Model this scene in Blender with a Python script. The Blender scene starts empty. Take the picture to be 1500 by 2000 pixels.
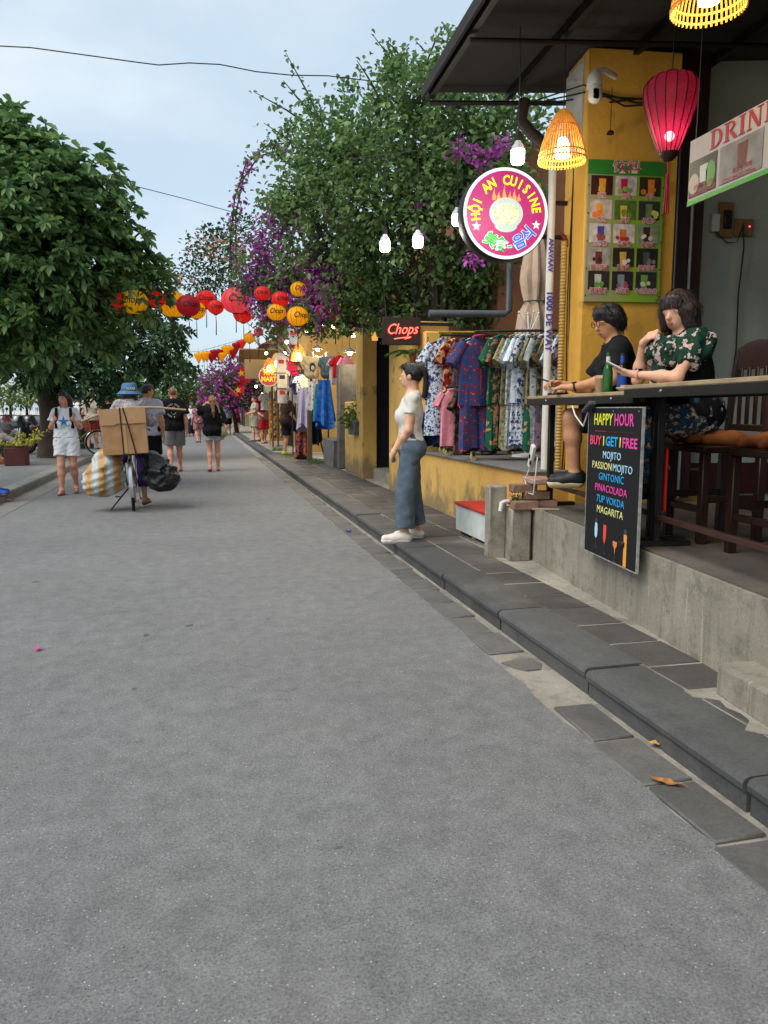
import bpy, bmesh, math, random
import numpy as np
from mathutils import Vector, Matrix, Quaternion
R = math.radians
random.seed(7); RNG = np.random.default_rng(7)
SC = bpy.context.scene
COL = SC.collection

# ------------------------------------------------------------------ camera
F, CH, HY, VX = 1500.0, 1.35, 800.0, 390.0
PIT = math.atan((1000 - HY) / F); YAW = math.atan((750 - VX) / F * math.cos(PIT))
cam = bpy.data.cameras.new('camera'); cam.sensor_fit = 'VERTICAL'; cam.sensor_height = 36.0
cam.lens = 36.0 * F / 2000.0; cam.clip_start = .05; cam.clip_end = 3000
camo = bpy.data.objects.new('camera', cam); COL.objects.link(camo)
camo.location = (0, 0, CH); camo.rotation_euler = (R(90) - PIT, 0, -YAW)
SC.camera = camo

# ------------------------------------------------------------------ sky, sun, exposure
SUN_EL, SUN_ROT = 52.0, 242.0
w = bpy.data.worlds.new('World'); SC.world = w; w.use_nodes = True
nt = w.node_tree; nt.nodes.clear()
sky = nt.nodes.new('ShaderNodeTexSky'); sky.sky_type = 'NISHITA'; sky.sun_disc = False
sky.sun_elevation = R(SUN_EL); sky.sun_rotation = R(SUN_ROT)
sky.air_density = 1.0; sky.dust_density = 2.0; sky.ozone_density = 1.5; sky.altitude = 0
tc = nt.nodes.new('ShaderNodeTexCoord')
nz = nt.nodes.new('ShaderNodeTexNoise'); nz.inputs['Scale'].default_value = 1.6; nz.inputs['Detail'].default_value = 5
nt.links.new(tc.outputs['Generated'], nz.inputs['Vector'])
cr = nt.nodes.new('ShaderNodeValToRGB'); cr.color_ramp.elements[0].position = .35; cr.color_ramp.elements[1].position = .75
cr.color_ramp.elements[0].color = (.62, .62, .62, 1); cr.color_ramp.elements[1].color = (.86, .86, .86, 1)
nt.links.new(nz.outputs['Fac'], cr.inputs['Fac'])
mx = nt.nodes.new('ShaderNodeMix'); mx.data_type = 'RGBA'
nt.links.new(cr.outputs['Color'], mx.inputs[0]); nt.links.new(sky.outputs['Color'], mx.inputs[6])
mx.inputs[7].default_value = (3.15, 3.85, 4.35, 1)          # thin high haze veiling the blue
n2 = nt.nodes.new('ShaderNodeTexNoise'); n2.inputs['Scale'].default_value = 2.3; n2.inputs['Detail'].default_value = 6; n2.inputs['Roughness'].default_value = .5
mpw = nt.nodes.new('ShaderNodeMapping'); mpw.inputs['Scale'].default_value = (1, 1, 2.2); mpw.inputs['Location'].default_value = (.35, .1, 0); nt.links.new(tc.outputs['Generated'], mpw.inputs['Vector']); nt.links.new(mpw.outputs['Vector'], n2.inputs['Vector'])
c2 = nt.nodes.new('ShaderNodeValToRGB'); c2.color_ramp.elements[0].position = .48; c2.color_ramp.elements[1].position = .72; c2.color_ramp.elements[1].color = (.62, .62, .62, 1)
nt.links.new(n2.outputs['Fac'], c2.inputs['Fac']); m3 = nt.nodes.new('ShaderNodeMix'); m3.data_type = 'RGBA'; nt.links.new(c2.outputs['Color'], m3.inputs[0]); nt.links.new(mx.outputs[2], m3.inputs[6]); m3.inputs[7].default_value = (5.0, 5.2, 5.3, 1)   # thin bright cloud
bg = nt.nodes.new('ShaderNodeBackground'); bg.inputs['Strength'].default_value = .115
nt.links.new(m3.outputs[2], bg.inputs['Color'])
wo = nt.nodes.new('ShaderNodeOutputWorld'); nt.links.new(bg.outputs['Background'], wo.inputs['Surface'])
sl = bpy.data.lights.new('sun', 'SUN'); sl.energy = 1.75; sl.angle = R(45); sl.color = (1, .95, .88)
so = bpy.data.objects.new('sun', sl); COL.objects.link(so)
_el, _az = R(SUN_EL), R(SUN_ROT)
_sd = Vector((math.sin(_az) * math.cos(_el), math.cos(_az) * math.cos(_el), math.sin(_el)))
so.rotation_euler = (-_sd).to_track_quat('-Z', 'Y').to_euler(); so.location = (0, 0, 30)
vs = SC.view_settings; vs.view_transform = 'Standard'; vs.look = 'None'; vs.exposure = 0.9; vs.gamma = 1; vs.use_curve_mapping = False
SC.cycles.use_denoising = True; SC.cycles.max_bounces = 7; SC.cycles.sample_clamp_indirect = 4
SC.cycles.transparent_max_bounces = 6

# ------------------------------------------------------------------ photo pixel -> place
_cp, _sp, _cy, _sy = math.cos(PIT), math.sin(PIT), math.cos(YAW), math.sin(YAW)
_f = Vector((_sy * _cp, _cy * _cp, -_sp)); _r = Vector((_cy, -_sy, 0)); _u = Vector((_sy * _sp, _cy * _sp, _cp))
def _ray(x, y): return _f + _r * ((x - 750) / F) + _u * ((1000 - y) / F)
def PY(x, y, Y): d = _ray(x, y); t = Y / d.y; return Vector((d.x * t, Y, CH + d.z * t))
def PX(x, y, X): d = _ray(x, y); t = X / d.x; return Vector((X, d.y * t, CH + d.z * t))
def PZ(x, y, z): d = _ray(x, y); t = (z - CH) / d.z; return Vector((d.x * t, d.y * t, z))

# ------------------------------------------------------------------ colours and materials
def hx(s):
    s = s.lstrip('#'); c = [int(s[i:i + 2], 16) / 255 for i in (0, 2, 4)]
    return tuple(((v + .055) / 1.055) ** 2.4 if v > .04045 else v / 12.92 for v in c)
def C(c): return hx(c) if isinstance(c, str) else tuple(c)
MATS = {}
class NT:
    def __init__(s, name):
        s.m = bpy.data.materials.new(name); s.m.use_nodes = True; s.t = s.m.node_tree
        s.b = s.t.nodes['Principled BSDF']; s.o = s.t.nodes['Material Output']
    def n(s, typ, **k):
        q = s.t.nodes.new('ShaderNode' + typ)
        for a, v in k.items():
            if hasattr(q, a): setattr(q, a, v)
            else: q.inputs[a.replace('_', ' ')].default_value = v
        return q
    def l(s, a, b): s.t.links.new(a, b)
    def pos(s, world=False, scale=None):
        if world: o = s.n('NewGeometry').outputs['Position']
        else: o = s.n('TexCoord').outputs['Object']
        if scale:
            mp = s.n('Mapping'); mp.inputs['Scale'].default_value = scale; s.l(o, mp.inputs['Vector']); o = mp.outputs['Vector']
        return o
    def noise(s, vec, scale, detail=4, rough=.55):
        q = s.n('TexNoise'); q.inputs['Scale'].default_value = scale; q.inputs['Detail'].default_value = detail
        q.inputs['Roughness'].default_value = rough; s.l(vec, q.inputs['Vector']); return q.outputs['Fac']
    def ramp(s, fac, stops, const=False):
        q = s.n('ValToRGB'); r = q.color_ramp
        if const: r.interpolation = 'CONSTANT'
        while len(r.elements) < len(stops): r.elements.new(.5)
        for e, (p, c) in zip(r.elements, stops):
            e.position = p; c = C(c) if not isinstance(c, (int, float)) else (c, c, c); e.color = (*c, 1)
        s.l(fac, q.inputs['Fac']); return q.outputs['Color']
    def mix(s, fac, a, b, mode='MIX'):
        q = s.n('Mix', data_type='RGBA', blend_type=mode)
        for v, i in ((fac, 0), (a, 6), (b, 7)):
            if hasattr(v, 'is_output'): s.l(v, q.inputs[i])
            elif i == 0: q.inputs[0].default_value = v
            else: q.inputs[i].default_value = (*C(v), 1) if not isinstance(v, (int, float)) else (v, v, v, 1)
        return q.outputs[2]
    def bump(s, h, strength, dist=.01):
        q = s.n('Bump'); q.inputs['Strength'].default_value = strength; q.inputs['Distance'].default_value = dist
        s.l(h, q.inputs['Height']); s.l(q.outputs['Normal'], s.b.inputs['Normal'])
    def base(s, c):
        if hasattr(c, 'is_output'): s.l(c, s.b.inputs['Base Color'])
        else: s.b.inputs['Base Color'].default_value = (*C(c), 1)

def M(name, col, rough=.6, var=.15, vs=6.0, col2=None, bump=0, bs=40, metal=0, spec=.4, emit=0, ecol=None, world=False, rnd=0, stretch=None, trans=0, alpha=1):
    if name in MATS: return MATS[name]
    n = NT(name); v = n.pos(world, stretch); col = C(col)
    c2 = C(col2) if col2 else tuple(min(1, x * (1 + var)) for x in col)
    c1 = col if col2 else tuple(x * (1 - var) for x in col)
    c = n.ramp(n.noise(v, vs), [(.3, c1), (.7, c2)]) if (var or col2) else col
    if rnd:
        oi = n.n('ObjectInfo'); mr = n.n('MapRange'); mr.inputs['To Min'].default_value = 1 - rnd; mr.inputs['To Max'].default_value = 1 + rnd
        n.l(oi.outputs['Random'], mr.inputs['Value']); c = n.mix(1.0, c, mr.outputs['Result'], 'MULTIPLY')
    n.base(c); b = n.b.inputs
    b['Roughness'].default_value = rough; b['Metallic'].default_value = metal; b['Specular IOR Level'].default_value = spec
    if bump: n.bump(n.noise(v, bs, 6), bump)
    if emit:
        if hasattr(c, 'is_output') and not ecol: n.l(c, b['Emission Color'])
        else: b['Emission Color'].default_value = (*C(ecol or col), 1)
        b['Emission Strength'].default_value = emit
    if trans: b['Transmission Weight'].default_value = trans; b['IOR'].default_value = 1.45
    if alpha < 1: b['Alpha'].default_value = alpha
    MATS[name] = n.m; return n.m

def MP(name, cols, scale=14, rough=.8, stops=None, detail=3, fold=.25, folds=9):
    """printed cloth: patches of several colours, with soft cloth relief"""
    if name in MATS: return MATS[name]
    n = NT(name); v = n.pos(); f = n.noise(v, scale, detail, .6); k = len(cols)
    st = stops or [0] + [.36 + .28 * i / max(1, k - 2) for i in range(k - 1)]
    n.base(n.ramp(f, list(zip(st, cols)), True)); n.b.inputs['Roughness'].default_value = rough; n.b.inputs['Specular IOR Level'].default_value = .2
    n.bump(n.noise(v, folds, 4), fold, .03); MATS[name] = n.m; return n.m

def cloth(name, col, var=.12, rough=.85, fold=.35, folds=11):
    if name in MATS: return MATS[name]
    n = NT(name); v = n.pos(); col = C(col)
    c = n.ramp(n.noise(v, 7), [(.3, tuple(x * (1 - var) for x in col)), (.7, tuple(min(1, x * (1 + var)) for x in col))])
    n.base(c); n.b.inputs['Roughness'].default_value = rough; n.b.inputs['Specular IOR Level'].default_value = .2
    n.bump(n.noise(v, folds, 5), fold, .03); MATS[name] = n.m; return n.m

def leafmat(name, dark, light, trans=.25, rough=.45, extra=None):
    if name in MATS: return MATS[name]
    n = NT(name); g = n.n('NewGeometry'); st = [(0, dark), (1, light)] if not extra else [(0, dark), (.6, light), (.9, light), (1, extra)]
    c = n.ramp(g.outputs['Random Per Island'], st)
    n.base(c); n.b.inputs['Roughness'].default_value = rough; n.b.inputs['Specular IOR Level'].default_value = .35
    tr = n.n('BsdfTranslucent'); n.l(c, tr.inputs['Color']); ms = n.n('MixShader'); ms.inputs[0].default_value = trans
    n.l(n.b.outputs[0], ms.inputs[1]); n.l(tr.outputs[0], ms.inputs[2]); n.l(ms.outputs[0], n.o.inputs['Surface'])
    MATS[name] = n.m; return n.m

# ------------------------------------------------------------------ object helpers
def link(o, parent=None, **kw):
    COL.objects.link(o)
    if parent is not None: o.parent = parent
    for k, v in kw.items():
        if v is not None: o[k] = v
    return o
def thing(name, label, cat, loc=(0, 0, 0), rz=0, group=None):
    o = bpy.data.objects.new(name, None); o.empty_display_size = .1; o.location = loc; o.rotation_euler = (0, 0, rz)
    return link(o, None, label=label, category=cat, group=group)
def copy_tree(o, parent=None, **kw):
    c = o.copy(); COL.objects.link(c); c.parent = parent
    for k, v in kw.items(): c[k] = v
    for ch in o.children: copy_tree(ch, c)
    return c
def npmesh(name, V, Fq):
    me = bpy.data.meshes.new(name); V = np.asarray(V, np.float32); Fq = np.asarray(Fq, np.int32); k = Fq.shape[1]
    me.vertices.add(len(V)); me.vertices.foreach_set('co', V.ravel())
    me.loops.add(Fq.size); me.loops.foreach_set('vertex_index', Fq.ravel())
    me.polygons.add(len(Fq)); me.polygons.foreach_set('loop_start', np.arange(len(Fq), dtype=np.int32) * k)
    me.update(calc_edges=True); return me
def sharp(me, ang=40):
    me.shade_smooth()
    try: me.set_sharp_from_angle(angle=R(ang))
    except Exception: pass

class MB:
    def __init__(s): s.v = []; s.f = []
    def add(s, vs, fs):
        o = len(s.v); s.v += [tuple(p) for p in vs]; s.f += [tuple(i + o for i in q) for q in fs]; return s
    def box(s, c, size, rz=0, rot=None, ch=0):
        hx_, hy, hz = [d / 2 for d in size]; m = rot or Matrix.Rotation(rz, 3, 'Z'); c = Vector(c)
        if not ch:
            vs = [c + m @ Vector((x * hx_, y * hy, z * hz)) for x in (-1, 1) for y in (-1, 1) for z in (-1, 1)]
            return s.add(vs, [(0, 1, 3, 2), (4, 6, 7, 5), (0, 4, 5, 1), (2, 3, 7, 6), (0, 2, 6, 4), (1, 5, 7, 3)])
        ch = min(ch, hx_ * .9, hy * .9, hz * .9); vs = []; ix = {}
        for x in (-1, 1):
            for y in (-1, 1):
                for z in (-1, 1):
                    for a in range(3):
                        p = [x * (hx_ - ch), y * (hy - ch), z * (hz - ch)]; p[a] += (x, y, z)[a] * ch
                        ix[(x, y, z, a)] = len(vs); vs.append(c + m @ Vector(p))
        fs = []
        for a in range(3):
            b, d = (a + 1) % 3, (a + 2) % 3
            for sg in (-1, 1):
                q = []
                for (i, j) in ((-1, -1), (1, -1), (1, 1), (-1, 1)):
                    k = [0, 0, 0]; k[a] = sg; k[b] = i; k[d] = j; q.append(ix[(*k, a)])
                fs.append(q if sg > 0 else q[::-1])
            for i in (-1, 1):
                for j in (-1, 1):
                    k0 = [0, 0, 0]; k0[b] = i; k0[d] = j; k0[a] = -1; k1 = list(k0); k1[a] = 1
                    q = [ix[(*k0, b)], ix[(*k1, b)], ix[(*k1, d)], ix[(*k0, d)]]
                    fs.append(q if i * j < 0 else q[::-1])
        for x in (-1, 1):
            for y in (-1, 1):
                for z in (-1, 1):
                    q = [ix[(x, y, z, a)] for a in range(3)]; fs.append(q if x * y * z > 0 else q[::-1])
        return s.add(vs, fs)
    def cyl(s, a, b, r0, r1=None, n=10, cap=True):
        return s.tube([a, b], [r0, r0 if r1 is None else r1], n, cap)
    def tube(s, pts, r, n=8, cap=True):
        pts = [Vector(p) for p in pts]; k = len(pts); r = [r] * k if isinstance(r, (int, float)) else list(r)
        prev = None; rings = []
        for i, p in enumerate(pts):
            t = (pts[min(i + 1, k - 1)] - pts[max(i - 1, 0)])
            t = t.normalized() if t.length > 1e-9 else Vector((0, 0, 1))
            if prev is None: prev = t.orthogonal().normalized()
            e = (prev - t * prev.dot(t)); e = e.normalized() if e.length > 1e-6 else t.orthogonal().normalized(); prev = e
            g = t.cross(e); rings.append([p + (e * math.cos(2 * math.pi * j / n) + g * math.sin(2 * math.pi * j / n)) * r[i] for j in range(n)])
        return s.loft(rings, cap, cap)
    def loft(s, rings, c0=True, c1=True):
        n = len(rings[0]); vs = [p for r in rings for p in r]; fs = []
        for i in range(len(rings) - 1):
            for j in range(n):
                a, b = i * n + j, i * n + (j + 1) % n; fs.append((a, b, b + n, a + n))
        if c0: fs.append(tuple(range(n))[::-1])
        if c1: fs.append(tuple((len(rings) - 1) * n + j for j in range(n)))
        return s.add(vs, fs)
    def lathe(s, prof, c=(0, 0, 0), n=16, rot=None, c0=False, c1=False):
        c = Vector(c); m = rot or Matrix.Identity(3)
        return s.loft([[c + m @ Vector((r * math.cos(2 * math.pi * j / n), r * math.sin(2 * math.pi * j / n), z)) for j in range(n)] for r, z in prof], c0, c1)
    def ball(s, c, r, n=10, m=6):
        r = (r, r, r) if isinstance(r, (int, float)) else r; c = Vector(c)
        return s.loft([[c + Vector((r[0] * math.sin(a) * math.cos(2 * math.pi * j / n), r[1] * math.sin(a) * math.sin(2 * math.pi * j / n), -r[2] * math.cos(a))) for j in range(n)]
                       for a in [math.pi * (i + .02) / (m + .04) for i in range(m + 1)]])
    def torus(s, c, R0, r, n=28, m=8, axis=(1, 0, 0)):
        c = Vector(c); q = Vector((0, 0, 1)).rotation_difference(Vector(axis)).to_matrix(); vs = []; fs = []
        for i in range(n):
            a = 2 * math.pi * i / n
            for j in range(m):
                b = 2 * math.pi * j / m
                vs.append(c + q @ Vector(((R0 + r * math.cos(b)) * math.cos(a), (R0 + r * math.cos(b)) * math.sin(a), r * math.sin(b))))
        for i in range(n):
            for j in range(m): fs.append((i * m + j, ((i + 1) % n) * m + j, ((i + 1) % n) * m + (j + 1) % m, i * m + (j + 1) % m))
        return s.add(vs, fs)
    def quad(s, *p): return s.add(p, [tuple(range(len(p)))])
    def prism(s, poly, o, ex, ey, th):
        """polygon (2-D points) laid out on axes ex, ey from o and given thickness th along ex x ey"""
        o, ex, ey = Vector(o), Vector(ex), Vector(ey); nn = ex.cross(ey).normalized() * th; n = len(poly)
        a = [o + ex * x + ey * y for x, y in poly]; b = [p + nn for p in a]
        return s.add(a + b, [tuple(range(n))[::-1], tuple(range(n, 2 * n))] + [(i, (i + 1) % n, n + (i + 1) % n, n + i) for i in range(n)])
    def mesh(s, name, smooth=40):
        me = bpy.data.meshes.new(name); me.from_pydata(s.v, [], s.f); me.update()
        if smooth: sharp(me, smooth)
        return me
    def build(s, name, mat, parent=None, smooth=40, **kw):
        me = s.mesh(name, smooth)
        if mat: me.materials.append(mat)
        o = bpy.data.objects.new(name, me); return link(o, parent, **kw)
def B1(name, mat, parent, c, size, rz=0, ch=0, **kw): return MB().box(c, size, rz, ch=ch).build(name, mat, parent, **kw)
def mesh_obj(name, me, mat, parent=None, loc=None, **kw):
    if mat and not me.materials: me.materials.append(mat)
    o = bpy.data.objects.new(name, me)
    if loc is not None: o.location = loc
    return link(o, parent, **kw)

def text(name, body, size, mat4, mat, parent=None, ext=.001, xs=1.0, shear=0, bold=0, align='CENTER', spc=1.0, **kw):
    cu = bpy.data.curves.new(name, 'FONT'); cu.body = body; cu.size = size; cu.align_x = align; cu.align_y = 'CENTER'; cu.shear = shear
    cu.extrude = ext; cu.space_character = spc; cu.offset = bold; cu.resolution_u = 2
    to = bpy.data.objects.new(name, cu); COL.objects.link(to)
    dg = bpy.context.evaluated_depsgraph_get(); me = bpy.data.meshes.new_from_object(to.evaluated_get(dg))
    bpy.data.objects.remove(to); bpy.data.curves.remove(cu)
    me.transform(mat4 @ Matrix.Diagonal((xs, 1, 1, 1))); me.materials.clear()
    return mesh_obj(name, me, mat, parent, **kw)
def frame(o, ex, ey):
    ex, ey = Vector(ex).normalized(), Vector(ey).normalized(); ez = ex.cross(ey)
    return Matrix(((ex.x, ey.x, ez.x, o[0]), (ex.y, ey.y, ez.y, o[1]), (ex.z, ey.z, ez.z, o[2]), (0, 0, 0, 1)))

# ------------------------------------------------------------------ smooth solids (distance field -> surface)
def _A(*p): return [np.array(q, np.float64) for q in p]
def cap(a, b, ra, rb=None, k=.02, cut=None): return ('c', np.array(a, float), np.array(b, float), ra, ra if rb is None else rb, k, cut)
def ell(c, r, rot=None, k=.02, cut=None): return ('e', np.array(c, float), np.array(r, float), np.eye(3) if rot is None else np.array(rot, float), k, cut)
def solid(name, prims, vox, mat, parent=None, wr=0, wl=.09, seed=1, cuts=(), smooth=True, holes=(), **kw):
    lo = np.full(3, 1e9); hi = -lo; bb = []
    for p in prims:
        if p[0] == 'c': l = np.minimum(p[1] - p[3], p[2] - p[4]); h = np.maximum(p[1] + p[3], p[2] + p[4])
        else: rr = np.max(p[2]); l = p[1] - rr; h = p[1] + rr
        e = p[5 if p[0] == 'c' else 4] + 2.5 * vox; bb.append((l - e, h + e)); lo = np.minimum(lo, l); hi = np.maximum(hi, h)
    lo -= 3 * vox; hi += 3 * vox; n = np.ceil((hi - lo) / vox).astype(int) + 1
    D = np.full(n, 1.0, np.float32); ax = [lo[i] + vox * np.arange(n[i]) for i in range(3)]
    for p, (l, h) in zip(prims, bb):
        i0 = np.clip(np.floor((l - lo) / vox).astype(int), 0, n - 1); i1 = np.clip(np.ceil((h - lo) / vox).astype(int) + 1, 1, n)
        X, Y, Z = np.meshgrid(*[ax[i][i0[i]:i1[i]].astype(np.float32) for i in range(3)], indexing='ij')
        if p[0] == 'c':
            a, b, ra, rb, k, cut = p[1:]; ba = b - a; L = float(ba @ ba) + 1e-12
            t = np.clip(((X - a[0]) * ba[0] + (Y - a[1]) * ba[1] + (Z - a[2]) * ba[2]) / L, 0, 1)
            d = np.sqrt((X - a[0] - t * ba[0]) ** 2 + (Y - a[1] - t * ba[1]) ** 2 + (Z - a[2] - t * ba[2]) ** 2) - (ra + (rb - ra) * t)
        else:
            c, r, ro, k, cut = p[1:]; q = [X - c[0], Y - c[1], Z - c[2]]
            u = [q[0] * ro[0][i] + q[1] * ro[1][i] + q[2] * ro[2][i] for i in range(3)]
            k0 = np.sqrt(sum((u[i] / r[i]) ** 2 for i in range(3))); k1 = np.sqrt(sum((u[i] / r[i] ** 2) ** 2 for i in range(3))) + 1e-9
            d = k0 * (k0 - 1) / k1
        if cut is not None:
            for (pt, nn) in (cut if isinstance(cut, list) else [cut]):
                d = np.maximum(d, (X - pt[0]) * nn[0] + (Y - pt[1]) * nn[1] + (Z - pt[2]) * nn[2])
        S = D[i0[0]:i1[0], i0[1]:i1[1], i0[2]:i1[2]]
        hh = np.maximum(k - np.abs(S - d), 0) / k; S[...] = np.minimum(S, d) - hh * hh * k * .25
    if wr:
        rg = np.random.default_rng(seed); X, Y, Z = np.meshgrid(*[a.astype(np.float32) for a in ax], indexing='ij', sparse=True)
        for j in range(4):
            dv = rg.normal(size=3); dv /= np.linalg.norm(dv); dv *= 2 * math.pi / (wl * rg.uniform(.6, 1.6)); ph = rg.uniform(0, 6)
            D += (wr * .5) * np.sin(X * dv[0] + Y * dv[1] + Z * dv[2] + ph + 1.5 * np.sin(X * dv[1] * .6 - Z * dv[0] * .5))
    for (pt, nn) in cuts:
        X, Y, Z = np.meshgrid(*ax, indexing='ij', sparse=True)
        D = np.maximum(D, ((X - pt[0]) * nn[0] + (Y - pt[1]) * nn[1] + (Z - pt[2]) * nn[2]).astype(np.float32))
    for (pt, rr) in holes:
        X, Y, Z = np.meshgrid(*ax, indexing='ij', sparse=True)
        D = np.maximum(D, (rr - np.sqrt((X - pt[0]) ** 2 + (Y - pt[1]) ** 2 + (Z - pt[2]) ** 2)).astype(np.float32))
    I = D < 0
    cnt = sum(I[a:n[0] - 1 + a, b:n[1] - 1 + b, c:n[2] - 1 + c].astype(np.int8) for a in (0, 1) for b in (0, 1) for c in (0, 1))
    act = np.argwhere((cnt > 0) & (cnt < 8)); ids = np.full(n - 1, -1, np.int32); ids[tuple(act.T)] = np.arange(len(act))
    cor = [(a, b, c) for a in (0, 1) for b in (0, 1) for c in (0, 1)]
    val = {q: D[act[:, 0] + q[0], act[:, 1] + q[1], act[:, 2] + q[2]] for q in cor}
    acc = np.zeros((len(act), 3)); num = np.zeros(len(act))
    for q in cor:
        for a in range(3):
            if q[a]: continue
            q2 = list(q); q2[a] = 1; q2 = tuple(q2); v0, v1 = val[q], val[q2]; mk = (v0 < 0) != (v1 < 0)
            t = np.where(mk, v0 / np.where(np.abs(v0 - v1) < 1e-9, 1, v0 - v1), 0)
            P = np.tile(np.array(q, float), (len(act), 1)); P[:, a] += t; acc[mk] += P[mk]; num[mk] += 1
    V = lo + (act + acc / np.maximum(num, 1)[:, None]) * vox
    Q = []
    for a in range(3):
        b, c = (a + 1) % 3, (a + 2) % 3; sl0 = [slice(None)] * 3; sl1 = [slice(None)] * 3; sl0[a] = slice(0, -1); sl1[a] = slice(1, None)
        I0, I1 = I[tuple(sl0)], I[tuple(sl1)]
        for flip, mk in ((False, I0 & ~I1), (True, ~I0 & I1)):
            e = np.argwhere(mk)
            if not len(e): continue
            qs = []
            for (ob, oc) in ((-1, -1), (0, -1), (0, 0), (-1, 0)):
                w_ = e.copy(); w_[:, b] += ob; w_[:, c] += oc; qs.append(ids[tuple(w_.T)])
            q = np.stack(qs, 1); Q.append(q[:, ::-1] if flip else q)
    me = npmesh(name, V, np.concatenate(Q))
    if smooth: me.shade_smooth()
    return mesh_obj(name, me, mat, parent, **kw)
# ------------------------------------------------------------------ people
SKIN = {'fair': '#d3a286', 'pink': '#c98f78', 'tan': '#b98562', 'brown': '#8d5f45'}
def skin(k):
    if 'skin_' + k in MATS: return MATS['skin_' + k]
    n = NT('skin_' + k); v = n.pos(); c = C(SKIN[k])
    n.base(n.ramp(n.noise(v, 14), [(.3, tuple(x * .88 for x in c)), (.7, tuple(min(1, x * 1.1) for x in c))]))
    b = n.b.inputs; b['Roughness'].default_value = .52; b['Specular IOR Level'].default_value = .35
    b['Subsurface Weight'].default_value = .12; b['Subsurface Radius'].default_value = (.012, .005, .003); b['Subsurface Scale'].default_value = .5
    n.bump(n.noise(v, 90, 3), .06); MATS['skin_' + k] = n.m; return n.m
def hairmat(c):
    k = 'hair_' + c
    if k in MATS: return MATS[k]
    n = NT(k); v = n.pos(False, (60, 60, 7)); col = C(c)
    f = n.noise(v, 3, 5); n.base(n.ramp(f, [(.3, tuple(x * .55 for x in col)), (.7, tuple(x * 1.35 for x in col))])); n.b.inputs['Roughness'].default_value = .42
    n.bump(f, .7, .01); MATS[k] = n.m; return n.m

STAND = dict(pel=(0, 0, .53), che=(0, .0, .715), nek=(0, -.008, .835), hed=(0, .008, .925),
             shR=(.098, -.005, .805), elR=(.128, -.022, .635), wrR=(.14, .025, .49), hiR=(.05, 0, .515), knR=(.055, .012, .285), anR=(.058, -.012, .045), toR=(.07, .1, .014))
def v3(p): return np.array(p, float)
def nrm(p): p = v3(p); return p / (np.linalg.norm(p) + 1e-9)
def lerp(a, b, t): return v3(a) + (v3(b) - v3(a)) * t

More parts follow.
